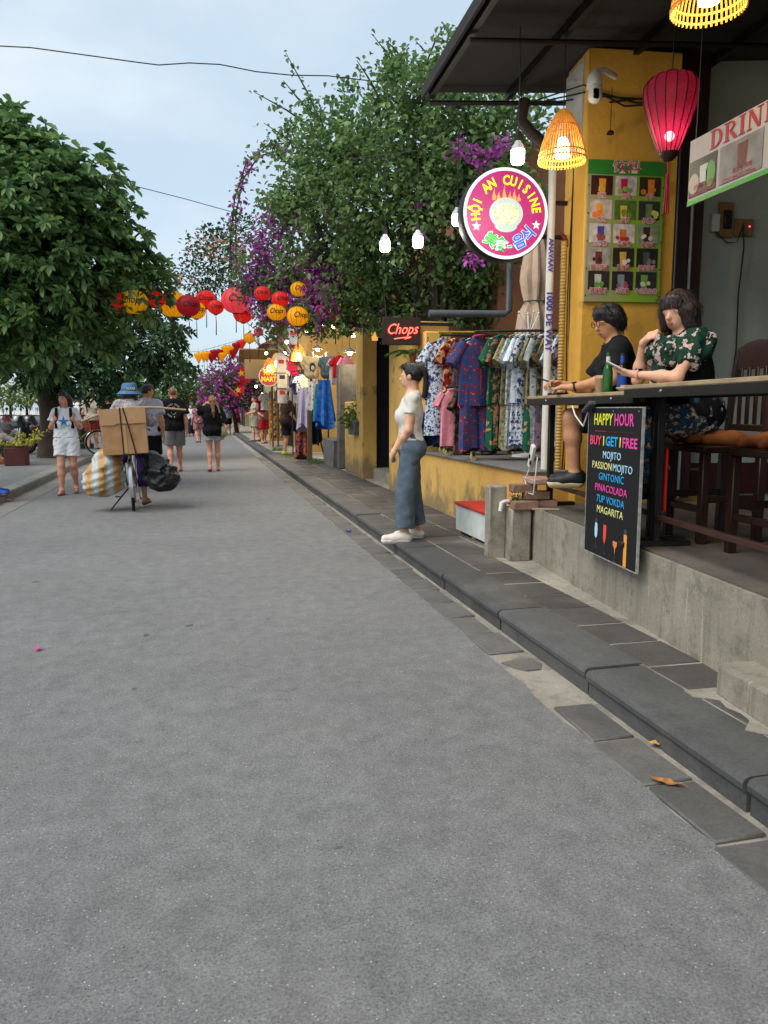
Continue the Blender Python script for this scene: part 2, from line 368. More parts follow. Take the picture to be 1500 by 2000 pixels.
def human(label, loc, heading, H=1.7, J=None, fem=False, look=(0, 0), tone='fair', hair=('short', '#17120f'), top=None, bottom=None, shoes=('sandal', '#3a2c22'),
          vox=.013, group=None, face=False, name='person', fat=1.0, hand=None, kids=None):
    root = thing(name, label, 'person', loc, heading, group); s = H; j = {k: v3(v) for k, v in STAND.items()}
    for k in list(j):
        if k.endswith('R'): q = j[k].copy(); q[0] *= -1; j[k[:-1] + 'L'] = q
    if fem:
        for sd in 'RL': j['sh' + sd][0] *= .9; j['el' + sd][0] *= .93; j['wr' + sd][0] *= .95; j['hi' + sd][0] *= 1.06
    for k, v in (J or {}).items(): j[k] = v3(v)
    hand = hand or {}
    lat = nrm(j['shR'] - j['shL']); lp = nrm(j['hiR'] - j['hiL']); up = nrm(j['che'] - j['pel']); fwd = np.cross(up, lat)
    fp = np.cross(up, lp); wst = lerp(j['pel'], j['che'], .46); P = []
    g = fat; ag = .86 if fem else 1.0
    def c(a, b, ra, rb=None, k=.02, cut=None): return cap(v3(a) * s, v3(b) * s, ra * s, None if rb is None else rb * s, k * s, cut)
    def torso(e, low=True):
        q = [c(j['che'] - lat * .048, j['che'] + lat * .048, (.066 if not fem else .06) * g + e, k=.05),
             c(wst - lat * .034, wst + lat * .034, (.06 if not fem else .052) * g + e, k=.06),
             c(lerp(j['shL'], j['shR'], .14) - up * .008, lerp(j['shL'], j['shR'], .86) - up * .008, .036 + e, k=.04),
             c(j['che'] + up * .02, j['nek'] - up * .02, .055 + e, .04 + e, k=.04)]
        if fat > 1.05: q.append(ell((wst + fwd * .03) * s, v3((.06, .06, .07)) * s * g + e * s, k=.05 * s))
        if fem: q += [c(j['che'] + lat * x + fwd * .045 - up * .012, j['che'] + lat * x + fwd * .05 - up * .012, .025 + e, k=.035) for x in (-.034, .034)]
        if low: q += [c(lerp(j['hiL'], j['hiR'], .1) + up * .012, lerp(j['hiL'], j['hiR'], .9) + up * .012, (.062 if not fem else .064) * g + e, k=.05),
                      c(j['pel'] - fp * .03 - lp * .03, j['pel'] - fp * .03 + lp * .03, .05 + e, k=.04)]
        return q
    P += torso(0)
    for sd in 'RL':
        sh, el, wr, hi, kn, an, to = (j[x + sd] for x in ('sh', 'el', 'wr', 'hi', 'kn', 'an', 'to'))
        sg = 1 if sd == 'R' else -1
        P += [c(sh, el, .029 * g * ag, .023 * ag, .03), c(el, lerp(el, wr, .35), .0225 * ag, .023 * ag, .02), c(lerp(el, wr, .35), wr, .023 * ag, .0145 * ag, .02)]
        hd, pn, curl = hand.get(sd, (None, None, .55))
        hd = nrm(wr - el) if hd is None else nrm(hd)
        pn = nrm(-sg * lat) if pn is None else nrm(pn)
        pn = nrm(pn - hd * (pn @ hd)); th = -sg * np.cross(pn, hd)
        for o in (-.011, .011): P.append(c(wr + hd * .008 + th * o * .6, wr + hd * .046 + th * o, .0115, .011, .012))
        for i, (o, ln) in enumerate(((.0195, .04), (.0065, .045), (-.0065, .042), (-.0185, .033))):
            a0 = wr + hd * .052 + th * o; d1 = nrm(hd * math.cos(curl * .6) + pn * math.sin(curl * .6) + th * o * 2); a1 = a0 + d1 * ln * .55
            d2 = nrm(hd * math.cos(curl * 1.8) + pn * math.sin(curl * 1.8)); P += [c(a0 - hd * .01, a1, .0062, .0056, .004), c(a1, a1 + d2 * ln * .5, .0055, .0045, .004)]
        a0 = wr + hd * .016 + th * .014 + pn * .004; a1 = a0 + nrm(hd * .75 + th * .7 + pn * .25) * .024; P += [c(a0, a1, .0085, .0065, .008), c(a1, a1 + nrm(hd + th * .1 + pn * .35 * curl) * .022, .0062, .005, .004)]
        P += [c(hi, kn, .05 * g, .034, .03), c(kn, lerp(kn, an, .35), .032, .0345 * (1 if fem else 1.03), .02), c(lerp(kn, an, .35), an, .034, .02, .02)]
        ft = nrm(to - an); ft[2] = min(ft[2], 0); heel = an + v3((0, 0, -.022)) * 1 - v3((ft[0], ft[1], 0)) * .012
        P += [c(an, heel, .021, .02, .015), c(heel, to, .0195, .0145, .02), c(an, lerp(heel, to, .6), .02, .018, .015)]
    # head, turned on the neck
    hr = Matrix.Rotation(look[0], 3, 'Z') @ Matrix.Rotation(look[1], 3, 'X')
    if len(look) > 2: hr = hr @ Matrix.Rotation(look[2], 3, 'Y')
    if 'base' in hand: hr = Matrix.Rotation(hand['base'], 3, 'Z') @ hr
    hm = np.array(hr); hc = j['hed']
    def h(x, y, z): return (hc + hm @ v3((x, y, z))) * s
    def e_(p, r, k=.012, cut=None): return ell(h(*p), v3(r) * s, hm, k * s, cut)
    P += [e_((0, -.006, .012), (.045, .056, .054)), e_((0, .012, -.022), (.036, .04, .043), .02), e_((0, .03, -.045), (.018, .017, .014), .015),
          cap((j['nek'] - up * .015) * s, h(0, -.012, -.03), .034 * s, .031 * s, .02 * s),
          cap(h(0, .05, .004), h(0, .061, -.017), .0055 * s, .0085 * s, .008 * s), e_((0, .048, -.038), (.013, .007, .0055), .006),
          e_((.021, .042, .006), (.014, .01, .008), .008), e_((-.021, .042, .006), (.014, .01, .008), .008)]
    for sg in (1, -1): P.append(e_((.046 * sg, -.006, -.004), (.0065, .012, .017), .005))
    body = solid('body', P, vox, skin(tone), root)
    # clothes
    if top:
        e = top.get('ease', .011); mt = top['mat']; q = []; hemz = top.get('hem', -.012); hp = (j['pel'] + up * hemz) * s
        cutp = (hp, -up)
        for p in torso(e, True): q.append(p[:6] + (cutp,) if p[0] == 'c' else p[:5] + (cutp,))
        sv = top.get('sleeve', .55)
        for sd in 'RL':
            sh, el, wr = j['sh' + sd], j['el' + sd], j['wr' + sd]; lo_ = top.get('loose', .012)
            if sv <= 0: continue
            if sv <= 1:
                en = lerp(sh, el, sv); d = nrm(el - sh); q.append(c(sh, en + d * .03, .029 * g * ag + e, .026 * ag + e + lo_, .022, (en * s, d)))
            else:
                en = lerp(el, wr, sv - 1); d = nrm(wr - el); q += [c(sh, el, .03 * g + e, .025 + e + lo_ * .6, .03), c(el, en + d * .02, .025 + e + lo_ * .6, .018 + e, .02, (en * s, d))]
        nk = top.get('neck', 0); cuts = []; holes = [((j['nek'] + up * (.016 - nk * .3) + fwd * (.008 + nk)) * s, (.042 + nk * .8) * s)]
        solid('shirt', q, vox * .95, mt, root, wr=top.get('wr', .005), wl=top.get('wl', .1), seed=int(H * 997), cuts=cuts, holes=holes)
    if bottom:
        e = bottom.get('ease', .012); ln = bottom.get('len', .5); fl = bottom.get('flare', .012); q = []
        wc = ((j['pel'] + up * bottom.get('waist', .055)) * s, up)
        for p in torso(e * .6, True):
            q.append(p[:6] + (wc,) if p[0] == 'c' else p[:5] + (wc,))
        if bottom.get('skirt'):
            kk = lerp(j['knR'], j['knL'], .5); en = lerp(j['pel'], kk, ln * 2); d = nrm(kk - j['pel'])
            q += [c(j['hi' + sd], lerp(j['hi' + sd], j['kn' + sd], ln * 2) + d * .03, .055 + e, .055 + e + fl, .06, (en * s, d)) for sd in 'RL']
        else:
            for sd in 'RL':
                hi, kn, an = j['hi' + sd], j['kn' + sd], j['an' + sd]; L = bottom.get('len' + sd, ln)
                if L <= .5:
                    en = lerp(hi, kn, L * 2); d = nrm(kn - hi); q.append(c(hi, en + d * .03, .052 * g + e, .038 * g + e * .7 + fl, .006, (en * s, d)))
                else:
                    en = lerp(kn, an, L * 2 - 1); d = nrm(an - kn); q += [c(hi, kn, .052 * g + e * .7, .037 + e + fl * .5, .006), c(kn, en + d * .03, .036 + e + fl * .5, .03 + e + fl, .006, (en * s, d))]
        solid('skirt' if bottom.get('skirt') else ('trousers' if ln > .5 else 'shorts'), q, vox * .95, bottom['mat'], root, wr=bottom.get('wr', .005), wl=.11, seed=int(H * 661))
    if shoes:
        st, sc = shoes[0], shoes[1]; ms = M('shoe_' + sc, sc, .55, .1)
        for sd in 'RL':
            an, to = j['an' + sd], j['to' + sd]; d = to - an; d[2] = 0; d = nrm(d); heel = an - d * .016; heel = v3((heel[0], heel[1], an[2] - .022)); tz = to + d * .012
            if st == 'sandal':
                q = [c(heel - v3((0, 0, .016)), tz - v3((0, 0, .008)), .0225, .02, .01, [((heel - v3((0, 0, .010))) * s, nrm((0, 0, 1) if abs(to[2] - heel[2]) < .03 else np.cross(d, np.cross((tz - heel), d))))])]
                q.append(c(lerp(an, to, .62) + v3((0, 0, .006)) - np.cross(d, (0, 0, 1)) * .02, lerp(an, to, .62) + v3((0, 0, .006)) + np.cross(d, (0, 0, 1)) * .02, .0065, k=.006))
                solid('sandal', q, max(vox * .7, .006), ms, root)
            else:
                e = .0035; q = [c(an + v3((0, 0, -.006)), heel, .022 + e, .0225 + e, .015), c(heel, tz, .0225 + e, .0185 + e, .02), c(an - v3((0, 0, .012)), lerp(heel, tz, .6), .021 + e, .02 + e, .02)]
                ct = [((an + v3((0, 0, .012))) * s, (0, 0, 1))] if st == 'shoe' else [((an + v3((0, 0, .002)) - d * .01) * s, nrm(v3((0, 0, 1)) - d * .35))]
                so_ = solid('shoe', q, max(vox * .7, .006), ms, root, cuts=ct)
                if len(shoes) > 2: solid('sole', [c(heel - v3((0, 0, .012)), tz - v3((0, 0, .008)), .024 + e, .0205 + e, .01, [((heel - v3((0, 0, .012))) * s, (0, 0, 1))])], max(vox * .7, .006), M('shoe_' + shoes[2], shoes[2], .6, .1), so_)
    # hair
    st, hcol = hair; hmz = hairmat(hcol); q = []
    fc = (h(0, .03, .03), hm @ nrm((0, .86, -.5)))
    sk = e_((0, -.009, .016), (.0505, .0605, .059), .02, fc)
    if st == 'crop': q = [e_((0, -.01, .017), (.048, .058, .056), .02, (h(0, .025, .034), hm @ nrm((0, .75, -.66))))]
    elif st in ('short', 'pony', 'bun', 'long', 'bob', 'mop'): q = [sk, e_((0, .026, .052), (.036, .03, .018), .02)]
    if st == 'mop': q = [e_((0, -.008, .02), (.0525, .063, .058), .02, (h(0, .046, .012), hm @ nrm((0, .8, -.6)))), e_((0, .04, .046), (.038, .018, .016), .02), e_((0, -.05, -.012), (.042, .022, .04), .02)] + [e_((.043 * sg, -.014, .004), (.013, .026, .032), .015) for sg in (1, -1)] + [e_((.044 * sg, .014, .016), (.009, .014, .022), .01) for sg in (1, -1)]
    if st == 'mop':
        rq = random.Random(3)
        for k in range(15):
            a_ = -1.25 + k * .18; q.append(cap(h(math.sin(a_) * .034, .012 + math.cos(a_) * .028, .064), h(math.sin(a_) * .052 + rq.uniform(-.004, .004), math.cos(a_) * .048 - .002, .032 + rq.uniform(-.012, .008)), .007 * s, .0035 * s, .010 * s))
        for k in range(12):
            a_ = 1.7 + k * .26; q.append(cap(h(math.sin(a_) * .046, math.cos(a_) * .054, .02), h(math.sin(a_) * .045, math.cos(a_) * .052, -.04 + rq.uniform(-.01, .008)), .010 * s, .004 * s, .01 * s))
    if st == 'pony': q += [cap(h(0, -.062, .03), h(0, -.085, .0), .018 * s, .021 * s, .02 * s), cap(h(0, -.085, .0), h(0, -.08, -.09), .021 * s, .012 * s, .02 * s)]
    if st == 'bun': q += [e_((0, -.066, .035), (.028, .026, .026), .01)]
    if st == 'long': q += [cap(h(x, -.03, .0), h(x * 1.15, -.045, -.12), .03 * s, .022 * s, .03 * s) for x in (-.036, 0, .036)]
    if st == 'bob':
        q = [e_((0, -.008, .016), (.059, .068, .066), .02, (h(0, .043, .012), hm @ nrm((0, .86, -.5))))]
        q += [cap(h(x, y, .0), h(x * 1.1, y, -.055), .021 * s, .015 * s, .03 * s) for x, y in ((.05, -.01), (-.05, -.01), (.04, -.04), (-.04, -.04), (0, -.055), (.048, .015), (-.048, .015))]
        q += [cap(h(x, .040, .05), h(x * 1.12 + .002, .0545 - x * x * 6, .020 + .004 * math.sin(x * 300)), .011 * s, .0035 * s, .008 * s) for x in (-.038, -.03, -.022, -.014, -.006, .002, .010, .018, .026, .034)]
    ho = solid('hair', q, max(vox * .8, .006), hmz, root, wr=.0016 if vox < .01 else 0, wl=.04) if q else None
    if face:
        dk = M('eye_dark', '#120c0a', .25, 0); wh = M('eye_white', '#d9d2ca', .35, 0); lp_ = M('lips_' + face, face, .45, .05)
        em = Matrix(((hm[0][0], hm[0][1], hm[0][2], 0), (hm[1][0], hm[1][1], hm[1][2], 0), (hm[2][0], hm[2][1], hm[2][2], 0), (0, 0, 0, 1)))
        for sg in (1, -1):
            solid('eye', [e_((.0195 * sg, .0485, .006), (.0085, .0038, .0028), .001)], .0022, dk, root)
            solid('eyebrow', [cap(h(.010 * sg, .0535, .0185), h(.030 * sg, .0465, .0195), .0024 * s, .0016 * s, .002)], .0025, hmz, root)
        solid('lips', [cap(h(-.010, .0525, -.036), h(.010, .0525, -.036), .0036 * s, None, .002), cap(h(-.006, .053, -.0405), h(.006, .053, -.0405), .0036 * s, None, .003)], .003, lp_, root)
    return root, j, h
# ------------------------------------------------------------------ setting materials
def m_asphalt():
    n = NT('asphalt'); v = n.pos(True)
    big = n.ramp(n.noise(v, .55, 5), [(.3, (.155, .155, .153)), (.7, (.195, .195, .192))])
    mid = n.ramp(n.noise(v, 9, 6, .7), [(.25, .72), (.75, 1.2)]); c = n.mix(1, big, mid, 'MULTIPLY')
    fine = n.ramp(n.noise(v, 130, 3, .8), [(.3, .52), (.7, 1.45)]); c = n.mix(1, c, fine, 'MULTIPLY')
    vo = n.n('TexVoronoi'); vo.inputs['Scale'].default_value = 78; n.l(v, vo.inputs['Vector'])
    vo2 = n.n('TexWhiteNoise'); n.l(vo.outputs['Position'], vo2.inputs['Vector'])
    lt = n.n('Math', operation='LESS_THAN'); n.l(vo.outputs['Distance'], lt.inputs[0]); lt.inputs[1].default_value = .175
    gt = n.n('Math', operation='GREATER_THAN'); n.l(vo2.outputs['Value'], gt.inputs[0]); gt.inputs[1].default_value = .80
    sp = n.n('Math', operation='MULTIPLY'); n.l(lt.outputs[0], sp.inputs[0]); n.l(gt.outputs[0], sp.inputs[1])
    c = n.mix(sp.outputs[0], c, n.ramp(n.noise(v, 37, 1), [(.32, (.22, .215, .205)), (.60, (.5, .495, .48))]))
    g2 = n.n('Math', operation='LESS_THAN'); n.l(vo2.outputs['Value'], g2.inputs[0]); g2.inputs[1].default_value = .10
    s2 = n.n('Math', operation='MULTIPLY'); n.l(lt.outputs[0], s2.inputs[0]); n.l(g2.outputs[0], s2.inputs[1])
    c = n.mix(s2.outputs[0], c, (.04, .04, .04))
    st = n.ramp(n.noise(v, 2.3, 3), [(.62, 0), (.74, 1)]); c = n.mix(st, c, n.mix(1, c, .84, 'MULTIPLY'))
    bl_ = n.ramp(n.noise(v, 6.5, 2, .4), [(.745, 0), (.765, 1)]); c = n.mix(bl_, c, n.mix(1, c, .42, 'MULTIPLY'))
    du_ = n.ramp(n.noise(v, .9, 4), [(.5, 0), (.75, .22)]); c = n.mix(du_, c, (.2, .185, .16))
    cv = n.n('TexVoronoi', feature='DISTANCE_TO_EDGE'); cv.inputs['Scale'].default_value = .45; n.l(v, cv.inputs['Vector'])
    wv = n.noise(v, 3, 4); mpv = n.n('VectorMath', operation='ADD'); n.l(v, mpv.inputs[0]); n.l(wv, mpv.inputs[1]); n.l(mpv.outputs[0], cv.inputs['Vector'])
    ck = n.ramp(cv.outputs['Distance'], [(.0, 1), (.006, 0)]); ck = n.mix(1, ck, n.ramp(n.noise(v, .8, 2), [(.55, 0), (.65, .3)]), 'MULTIPLY')
    c = n.mix(ck, c, (.03, .03, .03)); n.base(c)
    n.b.inputs['Roughness'].default_value = .78; n.b.inputs['Specular IOR Level'].default_value = .35
    n.bump(n.noise(v, 95, 6, .75), .55, .008); return n.m
def m_stone(name, a, b, rnd=.18, bump=.25):
    n = NT(name); v = n.pos(True); c = n.ramp(n.noise(v, 3.5, 6, .65), [(.25, a), (.75, b)])
    c = n.mix(1, c, n.ramp(n.noise(v, 60, 3, .7), [(.3, .8), (.7, 1.15)]), 'MULTIPLY')
    du = n.ramp(n.noise(v, 1.1, 5), [(.56, 0), (.72, .55)]); c = n.mix(du, c, (.23, .205, .165))
    oi = n.n('ObjectInfo'); mr = n.n('MapRange'); mr.inputs['To Min'].default_value = 1 - rnd; mr.inputs['To Max'].default_value = 1 + rnd
    n.l(oi.outputs['Random'], mr.inputs['Value']); n.base(n.mix(1, c, mr.outputs['Result'], 'MULTIPLY'))
    n.b.inputs['Roughness'].default_value = .68; n.bump(n.noise(v, 25, 6, .7), bump, .012); return n.m
def m_conc(name, a, b, dark, stain=.6, streak=True, moss=None):
    n = NT(name); v = n.pos(True); c = n.ramp(n.noise(v, 2.2, 6, .65), [(.3, a), (.7, b)])
    c = n.mix(n.ramp(n.noise(v, 5.5, 5, .7), [(.5, 0), (.72, stain)]), c, dark)
    if streak:
        sv = n.pos(True, (9, 9, .5)); c = n.mix(n.ramp(n.noise(sv, 1.6, 4), [(.52, 0), (.72, .6)]), c, dark)
        sv2 = n.pos(True, (14, 14, .7)); c = n.mix(n.ramp(n.noise(sv2, 2.3, 3), [(.66, 0), (.74, .55)]), c, tuple(min(1, x * 1.5) for x in C(b)))
    if moss: c = n.mix(n.ramp(n.noise(v, 1.7, 5), [(.58, 0), (.7, .7)]), c, moss)
    c = n.mix(1, c, n.ramp(n.noise(v, 80, 4, .75), [(.3, .82), (.7, 1.14)]), 'MULTIPLY'); n.base(c)
    n.b.inputs['Roughness'].default_value = .88; n.bump(n.noise(v, 30, 8, .75), .5, .015); return n.m
def m_plaster(name, col, dirt, amount=.5, zdirt=None):
    n = NT(name); v = n.pos(True); col = C(col); c = n.ramp(n.noise(v, 1.5, 6, .6), [(.3, tuple(x * .8 for x in col)), (.7, tuple(min(1, x * 1.15) for x in col))])
    sv = n.pos(True, (7, 7, .8)); c = n.mix(n.ramp(n.noise(sv, 1.3, 6, .7), [(.56, 0), (.76, amount)]), c, dirt)
    pt = n.ramp(n.noise(v, 2.1, 3, .5), [(.63, 0), (.66, amount)]); c = n.mix(pt, c, dirt)
    if zdirt:   # rising damp and splash: a worn band along the foot of the wall, ragged at its top
        sx = n.n('SeparateXYZ'); n.l(v, sx.inputs[0]); ad = n.n('MapRange'); n.l(n.noise(n.pos(True, (1.2, 1.2, .8)), 2.4, 6, .65), ad.inputs['Value']); ad.inputs['To Min'].default_value = -.75; ad.inputs['To Max'].default_value = .75
        a2 = n.n('Math', operation='ADD'); n.l(sx.outputs['Z'], a2.inputs[0]); n.l(ad.outputs[0], a2.inputs[1])
        mr = n.n('MapRange'); n.l(a2.outputs[0], mr.inputs['Value']); mr.inputs['From Min'].default_value = zdirt - .16; mr.inputs['From Max'].default_value = zdirt + .10; mr.inputs['To Min'].default_value = .75; mr.inputs['To Max'].default_value = 0
        c = n.mix(mr.outputs[0], c, dirt)
    n.base(c); n.b.inputs['Roughness'].default_value = .85; n.bump(n.noise(v, 18, 8, .7), .4, .02); return n.m

m_road = m_asphalt(); m_slab = m_stone('basalt', (.04, .037, .032), (.082, .075, .066), .25, .5); m_kerb = m_stone('kerb_stone', (.045, .046, .045), (.085, .085, .081), .18, .5)
m_gut = m_stone('gutter_stone', (.075, .073, .068), (.13, .125, .115), .22)
m_mortar = m_conc('mortar', (.20, .18, .145), (.37, .335, .275), (.11, .10, .082), .85, False)
m_wallc = m_conc('weathered_concrete', (.205, .185, .142), (.31, .28, .215), (.09, .082, .062), .8, True)
m_grey = m_conc('old_grey_render', (.085, .08, .075), (.15, .145, .135), (.035, .033, .03), .8, True)
m_yel = m_plaster('yellow_plaster', (.56, .335, .08), (.11, .095, .06), .55, .42)
m_yel2 = m_plaster('orange_plaster', (.60, .32, .04), (.2, .1, .02), .35)
m_yel3 = m_plaster('aged_ochre_plaster', (.42, .25, .06), (.06, .05, .03), .8)
m_green = m_plaster('sage_wall_paint', (.36, .40, .34), (.28, .31, .26), .25)
m_dk = M('black_metal', '#15120f', .5, .3, bump=.1); m_white = M('white_paint', '#c9c6bf', .6, .08, bump=.1)
m_wood = M('dark_wood', '#2a150d', .45, .35, 3, stretch=(30, 30, 3), bump=.15, bs=4)
m_pale = M('pale_wood', '#9c8666', .7, .25, 3, stretch=(20, 3, 20), bump=.1, bs=5)
m_roof = m_conc('dark_sheet_metal', (.010, .0095, .009), (.022, .021, .02), (.04, .03, .022), .25, False)  # one very dark tone over sheets and fascia
m_tin = M('galvanised', '#8b9094', .45, .15, metal=.6)
m_tile = M('terracotta', '#8a4a33', .8, .25, rnd=.2)

# ------------------------------------------------------------------ ground, river, road, pavements
def struct(name, mb, mat, **kw): return mb.build(name, mat, None, smooth=0, kind='structure', **kw)
struct('ground', MB().quad((-1500, -1500, -2.2), (1500, -1500, -2.2), (1500, 1500, -2.2), (-1500, 1500, -2.2)), M('earth', (.1, .09, .06), .9, .2, .3, world=True))
n = NT('river_water'); v = n.pos(True); n.base((.035, .06, .05)); n.b.inputs['Roughness'].default_value = .12; n.bump(n.noise(n.pos(True, (1, .6, 1)), 2.5, 5), .35, .06)
struct('river', MB().quad((-60, -60, -1.0), (-7.5, -60, -1.0), (-7.5, 400, -1.0), (-60, 400, -1.0)), n.m)
struct('far_bank', MB().box((-330, 150, -.9), (600, 700, 2.4)), m_conc('bank_stone', (.45, .42, .36), (.6, .57, .49), (.3, .28, .24), .4, False))
# road edge on the gutter side is ragged
rg = random.Random(3); ed = [(1.51 + rg.uniform(-.018, .018) + .05 * max(0, math.sin(y * 1.7) - .72) * 3, y) for y in [(-3 + .16 * i) for i in range(150)]] + [(1.55, 22), (1.6, 160)]
struct('road', MB().quad(*([(-2.86, 160, .006), (-2.86, -3, .006)] + [(x, y, .006) for x, y in ed])), m_road)
struct('gutter', MB().quad((1.3, -3, 0), (1.8, -3, 0), (1.8, 160, 0), (1.3, 160, 0)), m_mortar)
gut = bpy.data.objects['gutter']
struct('road_base', MB().box((-.6, 78, -.55), (4.7, 166, 1.09)), m_mortar)
# right pavement: bed, kerb stones, paving slabs
pav = struct('pavement', MB().box((11.03, 78, -.436), (18.0, 166, 1.13)).box((1.92, 78, -.45), (.28, 166, .9)), m_mortar)
def rect_mesh(name, L, W, Hh, ch): me = MB().box((0, 0, 0), (W, L, Hh), ch=ch).mesh(name); return me
km = MB()   # kerb stone with a rounded nose, 1.1 m long
prof = [(.004, -.16), (.002, .066), (-.004, .074), (-.015, .086), (-.018, .108), (-.009, .124), (.010, .131), (.285, .133), (.285, -.16)]
km.loft([[Vector((x, y, z)) for x, z in prof] for y in (-.546, .546)]); kme = km.mesh('kerb_stone', 30); kme.materials.append(m_kerb)
y = -1.25
for i in range(40):
    o = mesh_obj('kerb_stone', kme, None, pav, (1.755 + rg.uniform(-.005, .005), y + .555, rg.uniform(-.004, .004))); o.rotation_euler = (rg.uniform(-.003, .003), 0, rg.uniform(-.004, .004)); y += 1.11
tm = {k: rect_mesh('paving_slab', .340, k, .05, .004) for k in (.293, .362)}
for k in tm: tm[k].materials.append(m_slab)
def slab(x, y, k, L=1):
    o = mesh_obj('paving_slab', tm[k], None, pav, (x, y, .1095 + rg.uniform(-.003, .003))); o.rotation_euler = (rg.uniform(-.008, .008), rg.uniform(-.008, .008), rg.uniform(-.008, .008)); return o
y = -1.0
while y < 5.9: slab(2.195, y, .293); y += .361
y = 6.1
while y < 22: slab(2.235, y, .362); slab(2.61, y + .17, .362); y += .361
gm = [MB().box((0, 0, 0), (.212 - .02 * i, .365, .03), ch=.006).mesh('gutter_slab') for i in (0, 1)]
for m_ in gm: m_.materials.append(m_gut)
y = .2; i = 0
while y < 22:
    if not (3.25 < y < 3.75):
        o = mesh_obj('gutter_slab', gm[i % 2], None, gut, (1.612 + rg.uniform(-.008, .008), y, -.0035 + rg.uniform(-.003, .002))); o.rotation_euler = (0, rg.uniform(-.01, .01), rg.uniform(-.02, .02))
    y += .385; i += 1
for k, (bx_, by_, r0) in enumerate(((1.64, 3.66, .095),)):   # broken slab pieces in the mortar
    o = MB().prism([(math.cos(a) * r0 * (1 + .3 * math.sin(a * 3 + k)), math.sin(a) * r0 * (1.2 + .25 * math.cos(a * 2 + k))) for a in [2 * math.pi * q / 7 for q in range(7)]], (bx_, by_, -.01), (1, 0, 0), (0, 1, 0), .018).build('gutter_slab', m_gut, gut, smooth=0)
# left riverside pavement
struct('riverside_pavement', MB().box((-5.25, 78, -.47), (4.5, 166, 1.18)), m_stone('riverside_paving', (.10, .10, .097), (.16, .158, .15), 0))
lp = bpy.data.objects['riverside_pavement']
lk = MB().box((0, 0, 0), (.26, 1.18, .30), ch=.02).mesh('kerb_stone'); lk.materials.append(m_stone('pale_kerb', (.15, .145, .13), (.24, .23, .205), .12))
for i in range(34): mesh_obj('kerb_stone', lk, None, lp, (-2.96, 1 + i * 1.2, -.02 + rg.uniform(-.003, .003)))
struct('left_gutter', MB().quad((-2.95, -3, .010), (-2.45, -3, .010), (-2.55, 60, .010), (-2.95, 60, .010)), m_conc('dusty_gutter', (.16, .15, .13), (.24, .225, .2), (.1, .095, .085), .5, False))
# bougainvillea bracts, leaves and litter on the road
def litter(name, label, cat, x, y, z, size, mat, seed):
    r_ = random.Random(seed); mb = MB()
    for k in range(3 if cat != 'leaf' else 1):
        n_ = 7; c = Vector((x + (r_.uniform(-.4, .4) * size if cat != 'leaf' else 0), y + (r_.uniform(-.4, .4) * size if cat != 'leaf' else 0), z)); a0 = r_.uniform(0, 6)
        ring = []; ring2 = []
        for q in range(n_):
            a = 2 * math.pi * q / n_; rr = size * (.5 if cat != 'leaf' else (.85 if q in (0,) else .42)) * r_.uniform(.8, 1.15)
            p = Vector((math.cos(a + a0) * rr, math.sin(a + a0) * rr, .006 + r_.uniform(0, .35) * size)); ring.append(c + p); ring2.append(c + p + Vector((0, 0, .003)))
        mb.loft([ring, ring2])
    o = mb.build(name, mat, None, label=label, category=cat); return o
p = PZ(73, 1273, 0); litter('petal', 'magenta flower petal lying on the open asphalt', 'petal', p.x, p.y, .006, .028, M('magenta_petal', '#e0389a', .6, .2), 2)
def dry_leaf(label, x, y, z, ln, wd, rz, curl, mat):
    t = thing('fallen_leaf', label, 'leaf', (x, y, z), rz); rings = []
    for k in range(8):
        u = k / 7; hw = wd * (math.sin(math.pi * (u * .9 + .06)) ** .8) * (1 + .12 * math.sin(k * 2.7)); zc = ln * curl * (u - .5) ** 2 * 2 + .003
        rings.append([Vector((-hw, (u - .5) * ln, zc + hw * (.35 + .2 * math.sin(k * 1.9)))), Vector((0, (u - .5) * ln, zc)), Vector((hw, (u - .5) * ln, zc + hw * (.25 - .3 * math.sin(k * 1.3)))), Vector((0, (u - .5) * ln, zc + .002))])
    MB().loft(rings).build('blade', mat, t); MB().tube([(0, -ln / 2, rings[0][1].z), (.004, -ln * .68, .004)], .0018, 4).build('stalk', mat, t)
p = PZ(1280, 1460, 0); dry_leaf('small yellow dry leaf lying in the gutter', p.x, p.y, .013, .062, .018, 1.2, .25, M('dry_leaf', '#c39a4e', .7, .3, 40, bump=.3, bs=60))
p = PZ(1300, 1537, 0); dry_leaf('curled brown dry leaf lying in the gutter', p.x, p.y, .013, .115, .02, .75, .2, M('brown_leaf', '#9c6c34', .7, .4, 40, bump=.3, bs=60))
p = PZ(680, 1041, 0); litter('litter', 'crumpled blue wrapper lying in the gutter', 'litter', p.x, p.y, .012, .05, M('blue_wrapper', '#2d5fc4', .4, .2), 4)
for i, (px, py) in enumerate(((148, 926), (158, 922), (18, 980), (26, 976))):
    p = PZ(px, py, 0); o = litter('petal', 'faded pink petals in the gutter below the riverside kerb', 'petal', p.x, p.y, .014, .05, M('pink_petal', '#c98a90', .7, .25), 20 + i); o['group'] = 'petals in the far gutter'

